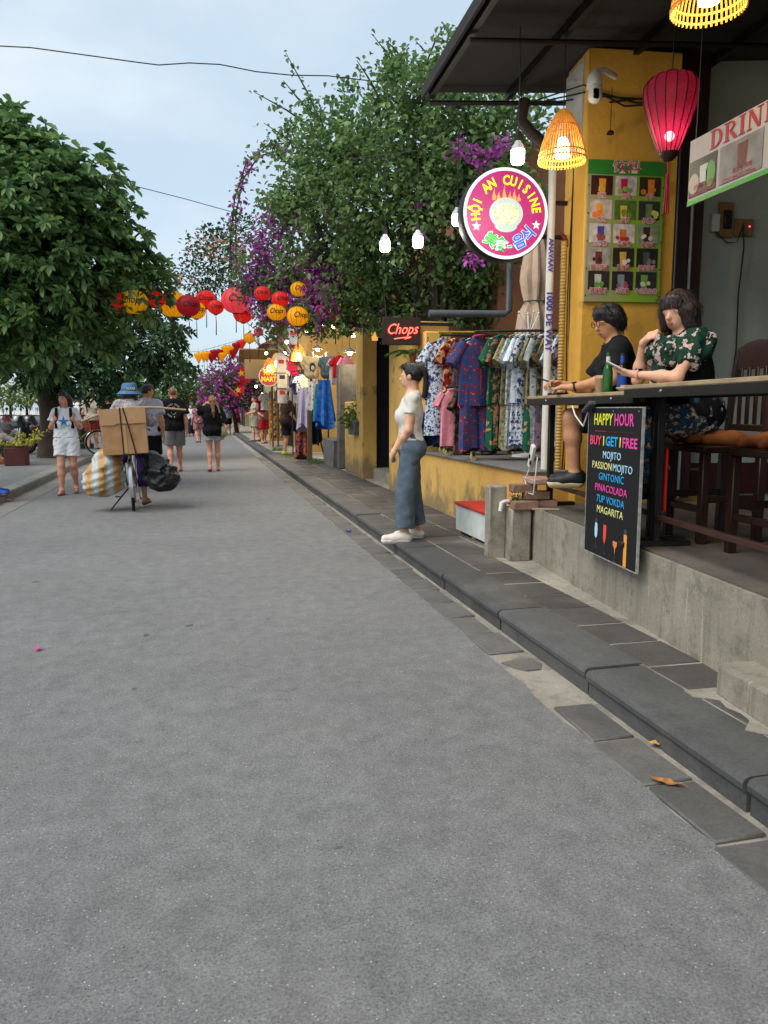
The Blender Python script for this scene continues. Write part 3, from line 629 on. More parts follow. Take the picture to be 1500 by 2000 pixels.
# ------------------------------------------------------------------ restaurant on the corner (frame: w along its front, d into it)
OW = Vector((2.62, 5.82, 0)); EW = Vector((.106, .9944, 0)).normalized(); ED = Vector((EW.y, -EW.x, 0)); RZ = -math.atan2(EW.x, EW.y)
def L(w_, d, z=0): return OW + EW * w_ + ED * d + Vector((0, 0, z))
def lbox(mb, w0, w1, d0, d1, z0, z1, ch=0): return mb.box(L((w0 + w1) / 2, (d0 + d1) / 2, (z0 + z1) / 2), (abs(d1 - d0), abs(w1 - w0), abs(z1 - z0)), RZ, ch=ch)
PT = .56      # terrace floor height
rest = thing('restaurant', 'yellow corner restaurant with dark sheet metal awning over a raised concrete terrace', 'building', L(0, 2, 0))
def part(name, mb, mat, parent=None, **kw):
    o = mb.build(name, mat, None, **kw); par = parent or rest; o.parent = par
    o.matrix_parent_inverse = Matrix.Translation(-Vector(rest.location)) if par is rest else Matrix.Identity(4); return o
part('platform', lbox(MB(), .05, -9, 0, 6, 0, PT), m_wallc)
part('floor', lbox(MB(), .045, -9, .02, 6, PT, PT + .012), m_conc('terrace_floor', (.07, .058, .045), (.125, .105, .085), (.04, .032, .025), .5, False))
part('pillar', lbox(MB(), .3, .78, .50, 1.30, PT - .5, 4.25, ch=.01), m_yel2)
part('render_patch', lbox(MB(), .40, .79, .488, .7, 3.5, 4.2), m_conc('bare_render', (.4, .38, .34), (.5, .48, .44), (.3, .28, .25), .3, False))
part('wall', lbox(MB(), .62, .74, 1.31, 6, PT - .4, 4.6), m_green)
part('skirting', lbox(MB(), .60, .62, 1.66, 6, PT + .01, PT + .3), M('oxblood_paint', '#3a100c', .6, .3))
part('door_post', lbox(MB(), .42, .615, 1.305, 1.62, PT, 4.4, ch=.01), m_wood)
part('post_pipe', MB().tube([L(.40, 1.36, PT), L(.40, 1.36, 3.6)], .012, 8), m_tin)
part('post_pipe', MB().tube([L(.40, 1.50, PT), L(.40, 1.50, 3.6)], .014, 8), m_tin)
part('wall', lbox(MB(), .62, -9, 5.8, 6, PT - .4, 5), M('dark_interior_wall', '#3b3a33', .9, .2))
# awning: sheets on purlins and cross bars
EA = PZ(830, 185, 4.15); EB = PZ(945, 0, 4.15); ed_ = (EB - EA).normalized(); EN = EA + ed_ * 11.5
rx = Vector((ed_.y, -ed_.x, 0)) * -1
if rx.x < 0: rx = -rx
SL = .07
def RF(t, d, dz=0): q = EA + ed_ * t + rx * d; return Vector((q.x, q.y, 4.15 + SL * d + dz))
rf = part('roof', MB().add([RF(-.02, -.03, -.03), RF(11.5, -.03, -.03), RF(11.5, -.005, -.03), RF(-.02, -.005, -.03), RF(-.02, -.03, .07), RF(11.5, -.03, .07), RF(11.5, -.005, .07), RF(-.02, -.005, .07)], [(3, 2, 1, 0), (4, 5, 6, 7), (0, 1, 5, 4), (1, 2, 6, 5), (2, 3, 7, 6), (3, 0, 4, 7)]), m_roof)
def rpart(name, mb, mat): o = mb.build(name, mat, None); o.parent = rf; return o
def slabq(a, b, c, d, th): a, b, c, d = map(Vector, (a, b, c, d)); u = Vector((0, 0, th)); return MB().add([a, b, c, d, a + u, b + u, c + u, d + u], [(3, 2, 1, 0), (4, 5, 6, 7), (0, 1, 5, 4), (1, 2, 6, 5), (2, 3, 7, 6), (3, 0, 4, 7)])
for i in range(12):
    t0, t1 = i * .96, i * .96 + 1.0; z = .02 + .012 * (i % 2)
    rpart('roof_sheet', slabq(RF(t0, 0, z), RF(t1, 0, z), RF(t1, 6.5, z), RF(t0, 6.5, z), .01), m_roof)
for d in (.02, .75, 1.5, 2.3, 3.2, 4.2, 5.2): rpart('purlin', slabq(RF(0.02, d, -.05), RF(11.4, d, -.05), RF(11.4, d + .05, -.05), RF(0.02, d + .05, -.05), .07), m_dk)
for t in (.06, 1.25, 2.6, 4.0, 5.5, 7): rpart('cross_bar', MB().tube([RF(t, .02, -.09), RF(t, 6.4, -.09)], .022, 8), m_dk)
# kerb-side stub pillars, loose bricks, step, planter weeds
stub = thing('stub_pillar', 'low weathered grey concrete pillar beside the red topped box', 'pillar', (2.40, 5.85, .13))
MB().box((-.03, .10, .29), (.15, .14, .62), RZ, ch=.012).build('post', m_wallc, stub)
MB().box((.11, -.04, .21), (.17, .20, .44), RZ, ch=.015).build('pier', m_wallc, stub)
MB().tube([(.06, .0, .47), (.0, -.02, .475), (-.03, -.025, .465), (-.04, -.028, .40)], .018, 10).build('drain_pipe', m_white, stub)
bk = M('old_brick', '#7d6150', .9, .3, bump=.4, rnd=.2); pk = M('pink_paver', '#a8877a', .85, .15, bump=.3)
pb = thing('brick_pile', 'small pile of old bricks under a pink paving slab on the terrace corner', 'bricks', (2.55, 5.75, .55))
for i, (x, y_, z, a) in enumerate(((-.02, -.02, .035, .1), (.17, .03, .035, -.1), (.08, .1, .035, .05), (.1, .03, .108, .04), (.0, .06, .165, .08))): MB().box((x, y_, z), (.21, .10, .068), a + RZ, ch=.006).build('brick', bk, pb)
for i in range(2): MB().box((.10 + .13 * i, .06, .225), (.128, .26, .045), RZ + .03, ch=.008).build('paver', pk, pb)
stp = thing('concrete_step', 'rough concrete step block in front of the terrace wall', 'step', (2.36, 2.2, .13))
MB().box((-.04, 0, .07), (.5, 1.1, .15), RZ, ch=.015).build('step', m_wallc, stp)
MB().prism([(-.30 + .03 * math.sin(k * 2.3) - .035 * math.sin(k * 1.1), -.7 + k * .07) for k in range(20)] + [(-.1, .62), (-.1, -.7)], (0, 0, .001), (1, 0, 0), (0, 1, 0), .006).build('mortar_patch', m_mortar, stp, smooth=0)
stk = thing('chopstick', 'pale wooden stick lying on the terrace edge', 'stick', L(-.35, .04, PT + .012)); MB().tube([(-.12, .05, .008), (.06, -.05, .012)], .007, 6).build('stick', m_pale, stk)

# red topped white box
rb = thing('step_box', 'white painted wooden step box with a red top against the yellow terrace', 'box', (2.64, 6.78, .13))
bw = M('worn_white_board', '#b9c0bd', .75, .12, 9, bump=.3, bs=20); br = M('red_board', '#a8281c', .7, .2, 8, bump=.2)
MB().box((-.155, 0, .155), (.03, .96, .25), ch=.004).build('front_panel', bw, rb)
MB().box((.01, -.46, .155), (.30, .03, .25), ch=.004).build('side_panel', bw, rb); MB().box((.01, .46, .155), (.30, .03, .25), ch=.004).build('side_panel', bw, rb)
MB().box((-.005, 0, .295), (.36, 1.0, .028), ch=.005).build('top', br, rb)
for y_ in (-.4, 0, .4):
    for x in (-.13, .1): MB().box((x, y_, .017), (.06, .08, .036), ch=.004).build('foot', bk, rb)

# ------------------------------------------------------------------ yellow clothes terrace and its door house
ter = thing('clothes_terrace', 'worn yellow plaster terrace carrying the clothes racks, grey patches at its foot', 'terrace', (4.0, 8.1, 0))
MB().box((.32, .02, .46), (3.04, 3.76, .68)).build('wall', m_yel, ter)
MB().box((.31, .02, .805), (3.08, 3.80, .022), ch=.004).build('floor', m_stone('terrace_slate', (.09, .09, .088), (.15, .148, .142), 0), ter)
MB().box((-1.2, -1.92, .38), (.34, .1, .5), ch=.01).build('low_wall', m_yel, ter)
MB().box((2.0, .0, 2.0), (.1, 4.6, 3.4)).build('back_wall', m_yel3, ter)
MB().box((.2, 1.75, 1.25), (1.4, .2, .9), ch=.02).build('cross_wall', m_yel3, ter)
MB().box((-.98, 1.72, 1.55), (.36, .3, 1.60), ch=.02).build('corner_pier', m_yel, ter)
MB().tube([PY(838, 612, 8.8) - Vector((4, 8.1, 0)), PY(985, 613, 8.8) - Vector((4, 8.1, 0)), PY(994, 606, 8.8) - Vector((4, 8.1, 0)), PY(996, 500, 8.8) - Vector((4, 8.1, 0))], .042, 10).build('drain_pipe', M('grey_pvc', '#454c50', .55, .2), ter)

hs = thing('door_house', 'yellow house front with a tall dark blue door and a planter on its low wall', 'house', (2.8, 12.5, 0))
MB().box((.2, 2.05, .82), (.36, 1.4, 1.36), ch=.012).build('low_wall', m_yel, hs)
MB().box((.11, 1.1, 1.7), (.26, .56, 3.2), ch=.012).build('pier', m_yel, hs)
MB().box((.22, -1.83, 1.30), (.44, 1.54, 2.4), ch=.012).build('pier', m_yel, hs)
MB().box((.8, 1.0, 3.0), (1.2, .3, .8)).build('lintel', m_yel, hs)
MB().box((.72, .35, .22), (1.1, 1.6, .2)).build('doorstep', m_wallc, hs)
mb_ = M('navy_door_paint', '#101a26', .45, .2, bump=.1)
dr = MB().box((.74, .98, 1.46), (.98, .06, 2.28), ch=.005).build('door', mb_, hs)
for q in (-1, 1):
    for k in range(5): MB().box((.74 + q * .24 + (k - 2) * .07, .945, 1.95), (.025, .02, 1.0), ch=.003).build('door_bar', mb_, dr)
    MB().box((.74 + q * .24, .945, .85), (.36, .02, .7), ch=.004).build('door_panel', mb_, dr)
MB().box((1.9, .2, 2.6), (1.4, 5.2, 4.6)).build('back_wall', m_plaster('brick_red_plaster', (.25, .10, .045), (.1, .06, .03), .5), hs)
MB().box((1.75, .3, 3.75), (1.9, 5.0, .12), ch=.02).build('roof', m_tile, hs)
pl = thing('planter_box', 'grey planter box with a trailing fern on the yellow low wall', 'planter', (2.9, 14.0, 1.0))
MB().box((-.03, -.05, .02), (.34, .62, .26), ch=.01).build('box', M('zinc_grey', '#4a4f52', .6, .15), pl)

# grey wall and stair of the souvenir shop
gw = thing('grey_wall', 'tall mottled grey cement wall next to the yellow house', 'wall', (3.3, 15.75, 0)); MB().box((.12, 0, 1.2), (1.3, .28, 2.12), ch=.015).build('wall', m_grey, gw)
MB().box((-.35, .9, .42), (.5, 1.3, .6), ch=.02).build('low_wall', m_grey, gw)
yw = thing('ochre_house', 'stained ochre side wall of the shop house behind the souvenir shirts', 'house', (6.0, 22, 0)); MB().box((.3, 1.2, 2.5), (6.6, 2.2, 4.8)).build('wall', m_yel3, yw)
MB().box((0.2, 1.2, 5.0), (7.4, 3.0, .14), ch=.02).build('roof', m_tile, yw)
MB().box((-3.02, .6, 1.4), (.06, .9, 2.2), ch=.01).build('door', M('shop_dark_door', '#20120a', .7, .2), yw)
# further shop houses down the street
for i, (y0, ln, x, hh, colr) in enumerate(((25.2, 5, 3.0, 4.2, (.3, .2, .1)), (30.5, 6, 3.1, 3.6, (.4, .27, .07)), (37, 8, 3.3, 4.4, (.36, .3, .2)), (46, 10, 3.4, 4.0, (.4, .25, .06)), (57, 14, 3.2, 4.6, (.33, .28, .2)), (73, 20, 2.6, 4.4, (.4, .27, .08)))):
    t = thing('shop_house', ['brown shop house behind the yellow goods shelf', 'small ochre shop house behind the flags', 'cream shop house past the magenta bush', 'ochre shop house with red tiles beyond the cream one', 'grey cream house far along the street', 'yellow house closing the far end of the street'][i], 'house', (x + 2.5, y0 + ln / 2, 0))
    m_ = m_plaster('shop_plaster_%d' % i, colr, (.07, .06, .045), .5); MB().box((0, 0, hh / 2), (5, ln - .1, hh)).build('wall', m_, t)
    MB().prism([(-2.9, 0), (2.9, 0), (0, 1.3)], (0, -ln / 2 - .1, hh), (1, 0, 0), (0, 0, 1), -(ln + .2)).build('roof', m_tile, t)
    for k in range(max(1, int(ln / 2.6))):
        yy = -ln / 2 + 1.3 + k * 2.6; MB().box((-2.52, yy, 1.15), (.08, 1.5, 2.0), ch=.01).build('shutter', M('shop_shutter', '#2b1d14', .7, .25), t)
# ------------------------------------------------------------------ bar counters on the terrace edge
def vt(name, label, cat, w_, d, z=PT + .012, group=None): return thing(name, label, cat, L(w_, d, z), RZ, group)   # local x = into the house, y = along its front
TZ = 1.445 - PT - .012
def bar_table(label, w_, ln, d, h_):
    t = vt('bar_table', label, 'table', w_, d)
    MB().box((.17, 0, h_), (.36, ln, .022), ch=.003).build('tabletop', m_pale, t)
    MB().box((.0, 0, h_ - .036), (.03, ln - .01, .05), ch=.003).build('apron', m_dk, t); MB().box((.34, 0, h_ - .036), (.03, ln - .01, .05), ch=.003).build('apron', m_dk, t)
    for sy in (-1, 1):
        MB().box((.17, sy * (ln / 2 - .09), h_ / 2 - .02), (.045, .045, h_ - .06), ch=.004).build('leg', m_dk, t)
        MB().box((.17, sy * (ln / 2 - .09), .015), (.42, .05, .03), ch=.004).build('foot', m_dk, t)
    MB().box((.17, 0, .17), (.035, ln - .2, .03), ch=.003).build('foot_rail', M('rust_steel', '#3a221a', .5, .3), t)
    for q in (-.35, .25): MB().ball((-.018, q * ln, h_ - .03), .009, 8, 5).build('bolt', m_tin, t)
    return t
bar_table('dark steel bar counter with pale top where the two guests sit', -.92, 1.95, -.02, TZ)
bar_table('second bar counter continuing the terrace edge, standing empty', -2.75, 1.8, -.06, TZ + .03)

def chair(label, w_, d, rz, group=None, cushion=True, zs=.58):
    t = vt('wooden_chair', label, 'chair', w_, d, group=group); t.rotation_euler.z = RZ + rz
    cu = M('orange_cushion', '#7d431c', .9, .2, 12, bump=.3)
    MB().box((0, 0, zs - .03), (.42, .42, .04), ch=.006).build('seat', m_wood, t)
    if cushion: solid('cushion', [cap((-.16, -.16, zs + .025), (.16, -.16, zs + .025), .032, k=.05), cap((-.16, .16, zs + .025), (.16, .16, zs + .025), .032, k=.05), cap((-.16, 0, zs + .03), (.16, 0, zs + .03), .036, k=.08), cap((0, -.16, zs + .03), (0, .16, zs + .03), .036, k=.08)], .014, cu, t)
    for sx in (-1, 1):
        for sy in (-1, 1): MB().box((sx * .18, sy * .18, (zs - .05) / 2), (.05, .05, zs - .05), ch=.005).build('leg', m_wood, t)
        MB().box((sx * .18, 0, .2), (.025, .34, .04), ch=.004).build('stretcher', m_wood, t)
    for sy in (-1, 1):
        MB().box((0, sy * .18, .26), (.34, .025, .04), ch=.004).build('stretcher', m_wood, t)
        MB().tube([(.19, sy * .18, zs - .05), (.215, sy * .18, zs + .3), (.25, sy * .18, zs + .56)], [.024, .023, .02], 6).build('back_post', m_wood, t)
    MB().loft([[Vector((.235 + .02 * k, y_, zs + .44 + .13 * k + (.045 * (1 - (y_ / .2) ** 2) if k else 0))) + Vector((e, 0, 0)) for y_, e in [(-.2, -.012), (-.1, -.012), (0, -.012), (.1, -.012), (.2, -.012), (.2, .012), (.1, .012), (0, .012), (-.1, .012), (-.2, .012)]] for k in (0, 1)]).build('top_rail', m_wood, t)
    MB().box((.205, 0, zs + .09), (.022, .34, .04), ch=.004).build('lower_rail', m_wood, t)
    for k in range(4): MB().box((.222, (k - 1.5) * .075, zs + .27), (.014, .03, .36), ch=.003).build('back_slat', m_wood, t)
    return t
chair('dark wooden bar chair with orange cushion under the woman with the scarf', -1.72, .58, .05)
chair('dark wooden bar chair under the man in the black shirt', -.80, .55, -.25, cushion=False)
chair('empty dark wooden chair with orange cushion at the second bar counter', -2.35, .62, .12)
chair('empty dark wooden chair standing back by the sage wall', -1.25, 1.9, .3, cushion=False, zs=.5)

# hanging HAPPY HOUR board
bd = vt('cocktail_board', 'black hanging board with coloured happy hour drinks list', 'sign', -1.745, -.075, .455)
BW, BH = .74, .905; m_blk = M('board_black', '#0d0d11', .5, .1)
MB().box((0, 0, BH / 2), (.012, BW, BH), ch=.002).build('panel', m_blk, bd)
fr = M('worn_white_edge', '#8d8a86', .7, .35, 30)
for s_ in (-1, 1): MB().box((0, s_ * (BW / 2 + .002), BH / 2), (.016, .006, BH + .01)).build('edge_strip', fr, bd); MB().box((0, 0, BH / 2 + s_ * (BH / 2 + .002)), (.016, BW - .002, .006)).build('edge_strip', fr, bd)
def em(name, c, e=.0): return M(name, c, .55, 0, emit=e)
YL, PK_, CY, RD, WB = em('print_yellow', '#d8dc3c'), em('print_pink', '#e0489c'), em('print_cyan', '#2f9fd8'), em('print_red', '#e8406a'), em('print_paleblue', '#a9d4ea')
YP, OR = em('print_paleyellow', '#d9d989'), em('print_orange', '#e79a3c')
def bt(rows, px, size, width, parent=bd, x=-.0085, gap=.28, bold=0):
    ws = []; obs = []; z = BH - (px - 40) / 1850 * BH * .985
    for s_, m_ in rows:
        o = text('lettering', s_, size, Matrix.Identity(4), m_, parent, ext=.0006, align='LEFT', bold=bold, spc=1.04); xx = [v.co.x for v in o.data.vertices]; ws.append((min(xx), max(xx))); obs.append(o)
    sp_ = size * gap; tot = sum(b - a for a, b in ws) + sp_ * (len(ws) - 1); k = width / tot; cur = -width / 2
    for (a, b), o in zip(ws, obs):
        # text runs toward -y (the nearer end of the board), up is +z, faces -x
        o.data.transform(frame((x, 0, z), (0, -1, 0), (0, 0, 1)) @ Matrix.Translation((cur, 0, 0)) @ Matrix.Diagonal((k, 1, 1, 1)) @ Matrix.Translation((-a, 0, 0))); cur += (b - a + sp_) * k
bt([('HAPPY', YL), ('HOUR', PK_)], 190, .098, .55, bold=.0012)
bt([('BUY', RD), ('1', YL), ('GET', CY), ('1', YL), ('FREE', PK_)], 455, .078, .655, bold=.0018)
for z, rows, wd_ in ((625, [('MOJITO', WB)], .25), (765, [('PASSION', YP), ('MOJITO', WB)], .56), (900, [('GINTONIC', CY)], .35), (1045, [('PINACOLADA', PK_)], .45), (1185, [('7UP VOKDA', CY)], .39), (1320, [('MAGARITA', YP)], .37)): bt(rows, z, .063, wd_)
for k in range(34): MB().box((-.0075, .25 - k * .0155, BH - .14), (.0015, .006, .004)).build('dot', RD if k < 10 else M('dim_red', '#6d2a38', .6, 0), bd)
def shape(poly, y_, z, sc, m_, nm='glass_print'): MB().prism([(a * sc, b * sc) for a, b in poly], (-.0068, y_, z), (0, -1, 0), (0, 0, 1), .0015).build(nm, m_, bd, smooth=0)
OL = M('glass_outline', '#3c3c44', .6, 0)
shape([(-.04, .1), (-.05, .2), (-.03, .3), (.03, .3), (.05, .2), (.04, .1), (0, .07)], .19, .075, .42, WB); shape([(-.045, .36), (-.045, .3), (.045, .3), (.045, .36)], .19, .075, .42, OL); shape([(-.006, .07), (-.006, -.06), (-.05, -.08), (.05, -.08), (.006, -.06), (.006, .07)], .19, .075, .42, OL)
shape([(-.05, .32), (-.045, .12), (0, .04), (.045, .12), (.05, .32)], .06, .07, .42, em('print_tomato', '#dd4a3a')); shape([(-.006, .04), (-.006, -.08), (-.05, -.1), (.05, -.1), (.006, -.08), (.006, .04)], .06, .07, .42, OL)
shape([(-.07, .15), (-.06, .09), (-.015, .05), (0, -.03), (.015, .05), (.06, .09), (.07, .15)], -.09, .065, .42, em('print_deep_orange', '#e0803a')); shape([(-.006, -.03), (-.006, -.13), (-.05, -.15), (.05, -.15), (.006, -.13), (.006, -.03)], -.09, .065, .42, OL)
shape([(-.045, .26), (-.045, -.18), (.045, -.18), (.045, .26)], -.225, .08, .42, OR); shape([(-.045, .33), (-.045, .262), (.045, .262), (.045, .33)], -.225, .08, .42, OL)
for y_ in (.33, 0, -.33): MB().ball((-.008, y_, BH - .02), .005, 6, 4).build('nail', m_tin, bd)
cl = vt('clip_lamp', 'small black clip lamp wired to the top of the drinks board', 'lamp', -1.46, -.09, 1.375)
MB().box((-.02, .02, -.01), (.05, .13, .03), rot=Matrix.Rotation(R(-25), 3, 'X'), ch=.006).build('head', M('grey_metal', '#3d4247', .5, .2), cl)
MB().tube([(-.01, .05, -.03), (-.012, .12, -.13), (0, .2, -.11), (0, .3, -.06), (.01, .38, 0)], .005, 6).build('cable', m_white, cl)

# things on the counter
def lathe_thing(name, label, cat, w_, d, z, prof, mat, n=16): t = vt(name, label, cat, w_, d, z); MB().lathe(prof, n=n, c0=True, c1=True).build('body', mat, t); return t
tz = PT + .012 + TZ + .011
gl = M('green_bottle_glass', (.01, .12, .015), .08, 0, spec=.7, trans=.35); bl = M('brown_bottle_glass', (.03, .012, .006), .08, 0, spec=.7, trans=.2)
bp = [(.001, 0), (.031, .003), (.032, .02), (.032, .135), (.026, .165), (.0135, .195), (.0125, .25), (.0145, .252), (.0145, .26), (.001, .262)]
t = lathe_thing('beer_bottle', 'green glass beer bottle standing on the bar counter', 'bottle', -1.22, .1, tz, bp, gl); MB().lathe([(.0135, .2), (.0135, .235)], n=14).build('neck_label', m_white, t)
t = lathe_thing('beer_bottle', 'brown beer bottle with a blue label on the bar counter', 'bottle', -1.17, .22, tz, bp, bl); MB().lathe([(.0326, .04), (.0326, .12)], n=16).build('label', M('blue_label', '#2450a8', .5, .2), t); MB().lathe([(.014, .2), (.0138, .245)], n=14).build('neck_label', M('blue_label'
    , '#2450a8'), t)
t = vt('beer_glass', 'glass of pale beer beside the green bottle', 'glass', -1.10, .1, tz); MB().lathe([(.03, 0), (.036, .12), (.034, .12), (.028, .006)], n=16, c0=True, c1=True).build('glass', M('clear_glass', (.9, .9, .9), .05, 0, trans=.95), t); MB().lathe([(.001, .008), (.027, .008), (.032, .1), (.001, .1)], n=16).build('beer', M('beer', '#d09a3c', .2, .1), t)
t = vt('snack_dish', 'small white dish with rolled snacks on the counter', 'dish', -1.52, .1, tz); MB().lathe([(.03, 0), (.07, .025), (.068, .028), (.03, .006)], n=18, c0=True, c1=True).build('dish', m_white, t)
for k in range(3): MB().tube([(-.03 + k * .02, -.04, .03), (-.02 + k * .02, .04, .034)], .011, 8).build('roll', M('pastry', '#c6a06a', .8, .2), t)
t = vt('lighter', 'red plastic lighter lying on the counter', 'lighter', -1.66, .1, tz); MB().box((0, 0, .008), (.02, .08, .014), .5, ch=.004).build('body', M('pink_plastic', '#c22a4a', .4, .1), t)
t = vt('wallet', 'flat black wallet lying on the counter end', 'wallet', -.30, .1, tz); MB().box((0, 0, .012), (.1, .17, .022), .1, ch=.006).build('body', m_dk, t)

# sockets and cables by the counter leg
t = vt('power_strip', 'white power strip hanging from the counter leg', 'power strip', -.12, -.035, .98); MB().box((0, 0, 0), (.035, .06, .2), rot=Matrix.Rotation(R(25), 3, 'X'), ch=.008).build('body', m_white, t)
for k in (-1, 0, 1): MB().box((-.02, -.0 + k * .02, k * .05), (.006, .03, .03), rot=Matrix.Rotation(R(25), 3, 'X')).build('socket', m_dk, t)
MB().tube([(0, .04, -.09), (-.02, .1, -.2), (-.01, .06, -.3), (.0, -.06, -.3), (0, -.1, -.15), (.02, -.08, 0)], .005, 6).build('cable', m_white, t)
t = thing('drain_pipe', 'white plastic pipe with purple stencilled letters beside the yellow pillar', 'pipe', (3.02, 6.42, .5)); MB().tube([(0, 0, 0), (.0, 0, 3.15)], .034, 14).build('pipe', m_white, t)
text('lettering', '1000 DE WAY', .085, frame((-.012, -.036, 1.62), (0, 0, -1), (.95, -.25, 0)), M('purple_ink', '#3a2f8a', .6, 0), t, ext=.001, bold=.002)
text('lettering', 'ANAVAAV', .06, frame((-.012, -.036, 2.18), (0, 0, -1), (.95, -.25, 0)), MATS['purple_ink'], t, ext=.001, bold=.002)
t = thing('cable_conduit', 'yellow corrugated cable conduit rising beside the pillar', 'conduit', (3.12, 6.36, .5)); cm = MB(); cm.lathe([(.024 if k % 2 else .03, k * .014) for k in range(165)], n=10); cm.build('hose', M('conduit_yellow', '#a58542', .6, .25), t)
for k in range(3): MB().tube([(.02 + .02 * k, -.02, 0), (.05 + .03 * k, -.03, .8), (.03 + .02 * k, -.03, 1.8), (.06, -.02, 3.0)], .006, 6).build('cable', m_dk, t)
t = thing('garden_umbrella', 'closed beige garden umbrella tied with a cord behind the clothes racks', 'umbrella', (*PY(1038, 800, 8.45).xy, .82)); MB().tube([(0, 0, 0), (0, 0, 2.9)], .02, 8).build('pole', m_tin, t)
rr = []
for k in range(16):
    z = .75 + k * .125; r0 = [.21, .24, .22, .21, .2, .19, .175, .16, .10, .13, .15, .14, .12, .10, .07, .04][k]
    rr.append([Vector((math.cos(a) * r0 * (1 + .16 * math.sin(a * 7 + k * .12)), math.sin(a) * r0 * (1 + .16 * math.sin(a * 7 + k * .12)), z)) for a in [2 * math.pi * q / 42 for q in range(42)]])
MB().loft(rr).build('canopy', cloth('beige_canvas', '#a48f7c'), t); MB().torus((0, 0, 1.76), .125, .008, 20, 6, (0, 0, 1)).build('tie', M('green_cord', '#2d4a3a', .8, .1), t)

# ------------------------------------------------------------------ round light box sign
SG = PY(982, 422, 6.52); sg = thing('round_sign', 'round illuminated purple sign with a noodle bowl, bracketed to the yellow pillar', 'sign', SG, RZ * .6)
# local: x right, z up, faces -y
Rm = Matrix.Rotation(R(90), 3, 'X'); SR = .385
MB().lathe([(SR - .004, -.085), (SR, -.08), (SR, .08), (SR - .004, .085)], rot=Rm, n=64, c0=True, c1=True).build('case', m_dk, sg)
def disc(r, y_, mat, nm, x=0, z=0, ry=None, n=64): return MB().lathe([(r, 0), (r, .002)], (x, y_, z), n, Rm @ (Matrix.Diagonal((1, (ry or r) / r, 1))), True, True).build(nm, mat, sg)
sgw = M('lit_white', '#dfe8ea', .4, 0, emit=.32); sgp = M('lit_purple', '#b8307c', .4, .12, 3, emit=.12); sgy = M('lit_yellow', '#f0e81e', .4, 0, emit=.45)
sgg = M('lit_green', '#17b83a', .4, 0, emit=.55); sgb = M('lit_blue', '#1468d8', .4, 0, emit=.6)
disc(SR - .008, -.0855, sgw, 'face'); disc(SR - .035, -.088, sgp, 'face_print')
def arc_text(s_, r, a0, a1, size, mat, nm='lettering', flip=False, y_=-.0915, bold=.003, xs=.8):
    k = len(s_)
    for i, ch in enumerate(s_):
        if ch == ' ': continue
        a = R(a0 + (a1 - a0) * i / (k - 1)); d = Vector((math.sin(a), 0, math.cos(a))); t_ = Vector((math.cos(a), 0, -math.sin(a)))
        if flip: d2, t2 = -d, -t_
        else: d2, t2 = d, t_
        text(nm, ch, size, frame(Vector((0, y_, 0)) + d * r, t2, d2), mat, sg, ext=.001, bold=bold, xs=xs)
arc_text('HỘI AN CUISINE', .268, -98, 82, .112, sgy, bold=.003)
for ch, a, dx in (('美', 211, 0), ('食', 189, 0), ('-', 172, 0)): arc_text(ch + ch, .265, a, a, .125, sgw, flip=True, y_=-.0905, bold=.007, xs=.95); arc_text(ch + ch, .265, a, a, .125, sgg, flip=True, y_=-.0935, bold=.002, xs=.95)
for ch, a in (('음', 152), ('식', 129)): arc_text(ch + ch, .265, a, a, .13, sgw, flip=True, y_=-.0905, bold=.007, xs=.95); arc_text(ch + ch, .265, a, a, .13, sgb, flip=True, y_=-.0935, bold=.003, xs=.95)
star = [(math.sin(2 * math.pi * k / 10) * (.042 if k % 2 == 0 else .017), math.cos(2 * math.pi * k / 10) * (.042 if k % 2 == 0 else .017)) for k in range(10)]
for x, z in ((-.262, -.115), (.272, -.085)): MB().prism(star, (x, -.0905, z), (1, 0, 0), (0, 0, 1), .0015).build('star', sgw, sg, smooth=0)
for k, (x, hh) in enumerate(((-.11, .10), (-.07, .07), (-.02, .13), (.03, .08), (.07, .10), (.11, .06))): MB().prism([(-.018, 0), (-.012, hh * .5), (.004, hh), (.006, hh * .55), (.02, hh * .3), (.016, 0)], (x, -.0902, .105), (1, 0, 0), (0, 0, 1), .0015).build('flame', M('lit_flame', '#e8904a', .4, .2, 20, emit=.5), sg, smooth=0)
bwm = M('lit_bowl', '#b5c9c6', .4, .05, emit=.22)
MB().prism([(math.cos(a) * .10, math.sin(a) * .055 - .10) for a in [2 * math.pi * k / 24 for k in range(24)]], (0, -.0903, .0), (1, 0, 0), (0, 0, 1), .0015).build('bowl_foot', bwm, sg, smooth=0)
MB().prism([(math.cos(a) * .15, math.sin(a) * .13) for a in [2 * math.pi * k / 32 for k in range(32)]], (0, -.0915, .0), (1, 0, 0), (0, 0, 1), .0015).build('bowl', bwm, sg, smooth=0)
n = NT('lit_noodles'); v = n.pos(); c = n.ramp(n.noise(v, 38, 4, .7), [(.0, '#5f9a28'), (.38, '#a8c84a'), (.5, '#e2e2cc'), (.6, '#eee8da'), (.72, '#d88a4a')]); n.base(c); n.l(c, n.b.inputs['Emission Color']); n.b.inputs['Emission Strength'].default_value = .15
MB().prism([(math.cos(a) * .115, math.sin(a) * .09) for a in [2 * math.pi * k / 28 for k in range(28)]], (0, -.0935, -.005), (1, 0, 0), (0, 0, 1), .0015).build('noodles', n.m, sg, smooth=0)
for q, r0 in enumerate((.02, .035, .05)): MB().torus((.005, -.0955, 0), r0, .003, 22, 5, (0, 1, 0)).build('noodle_strand', M('lit_noodle', '#d8d8cc', .5, 0, emit=.15), sg)
for z in (.13, -.16): MB().box((.36, 0, z), (.62, .035, .035), ch=.004).build('bracket_arm', m_dk, sg)
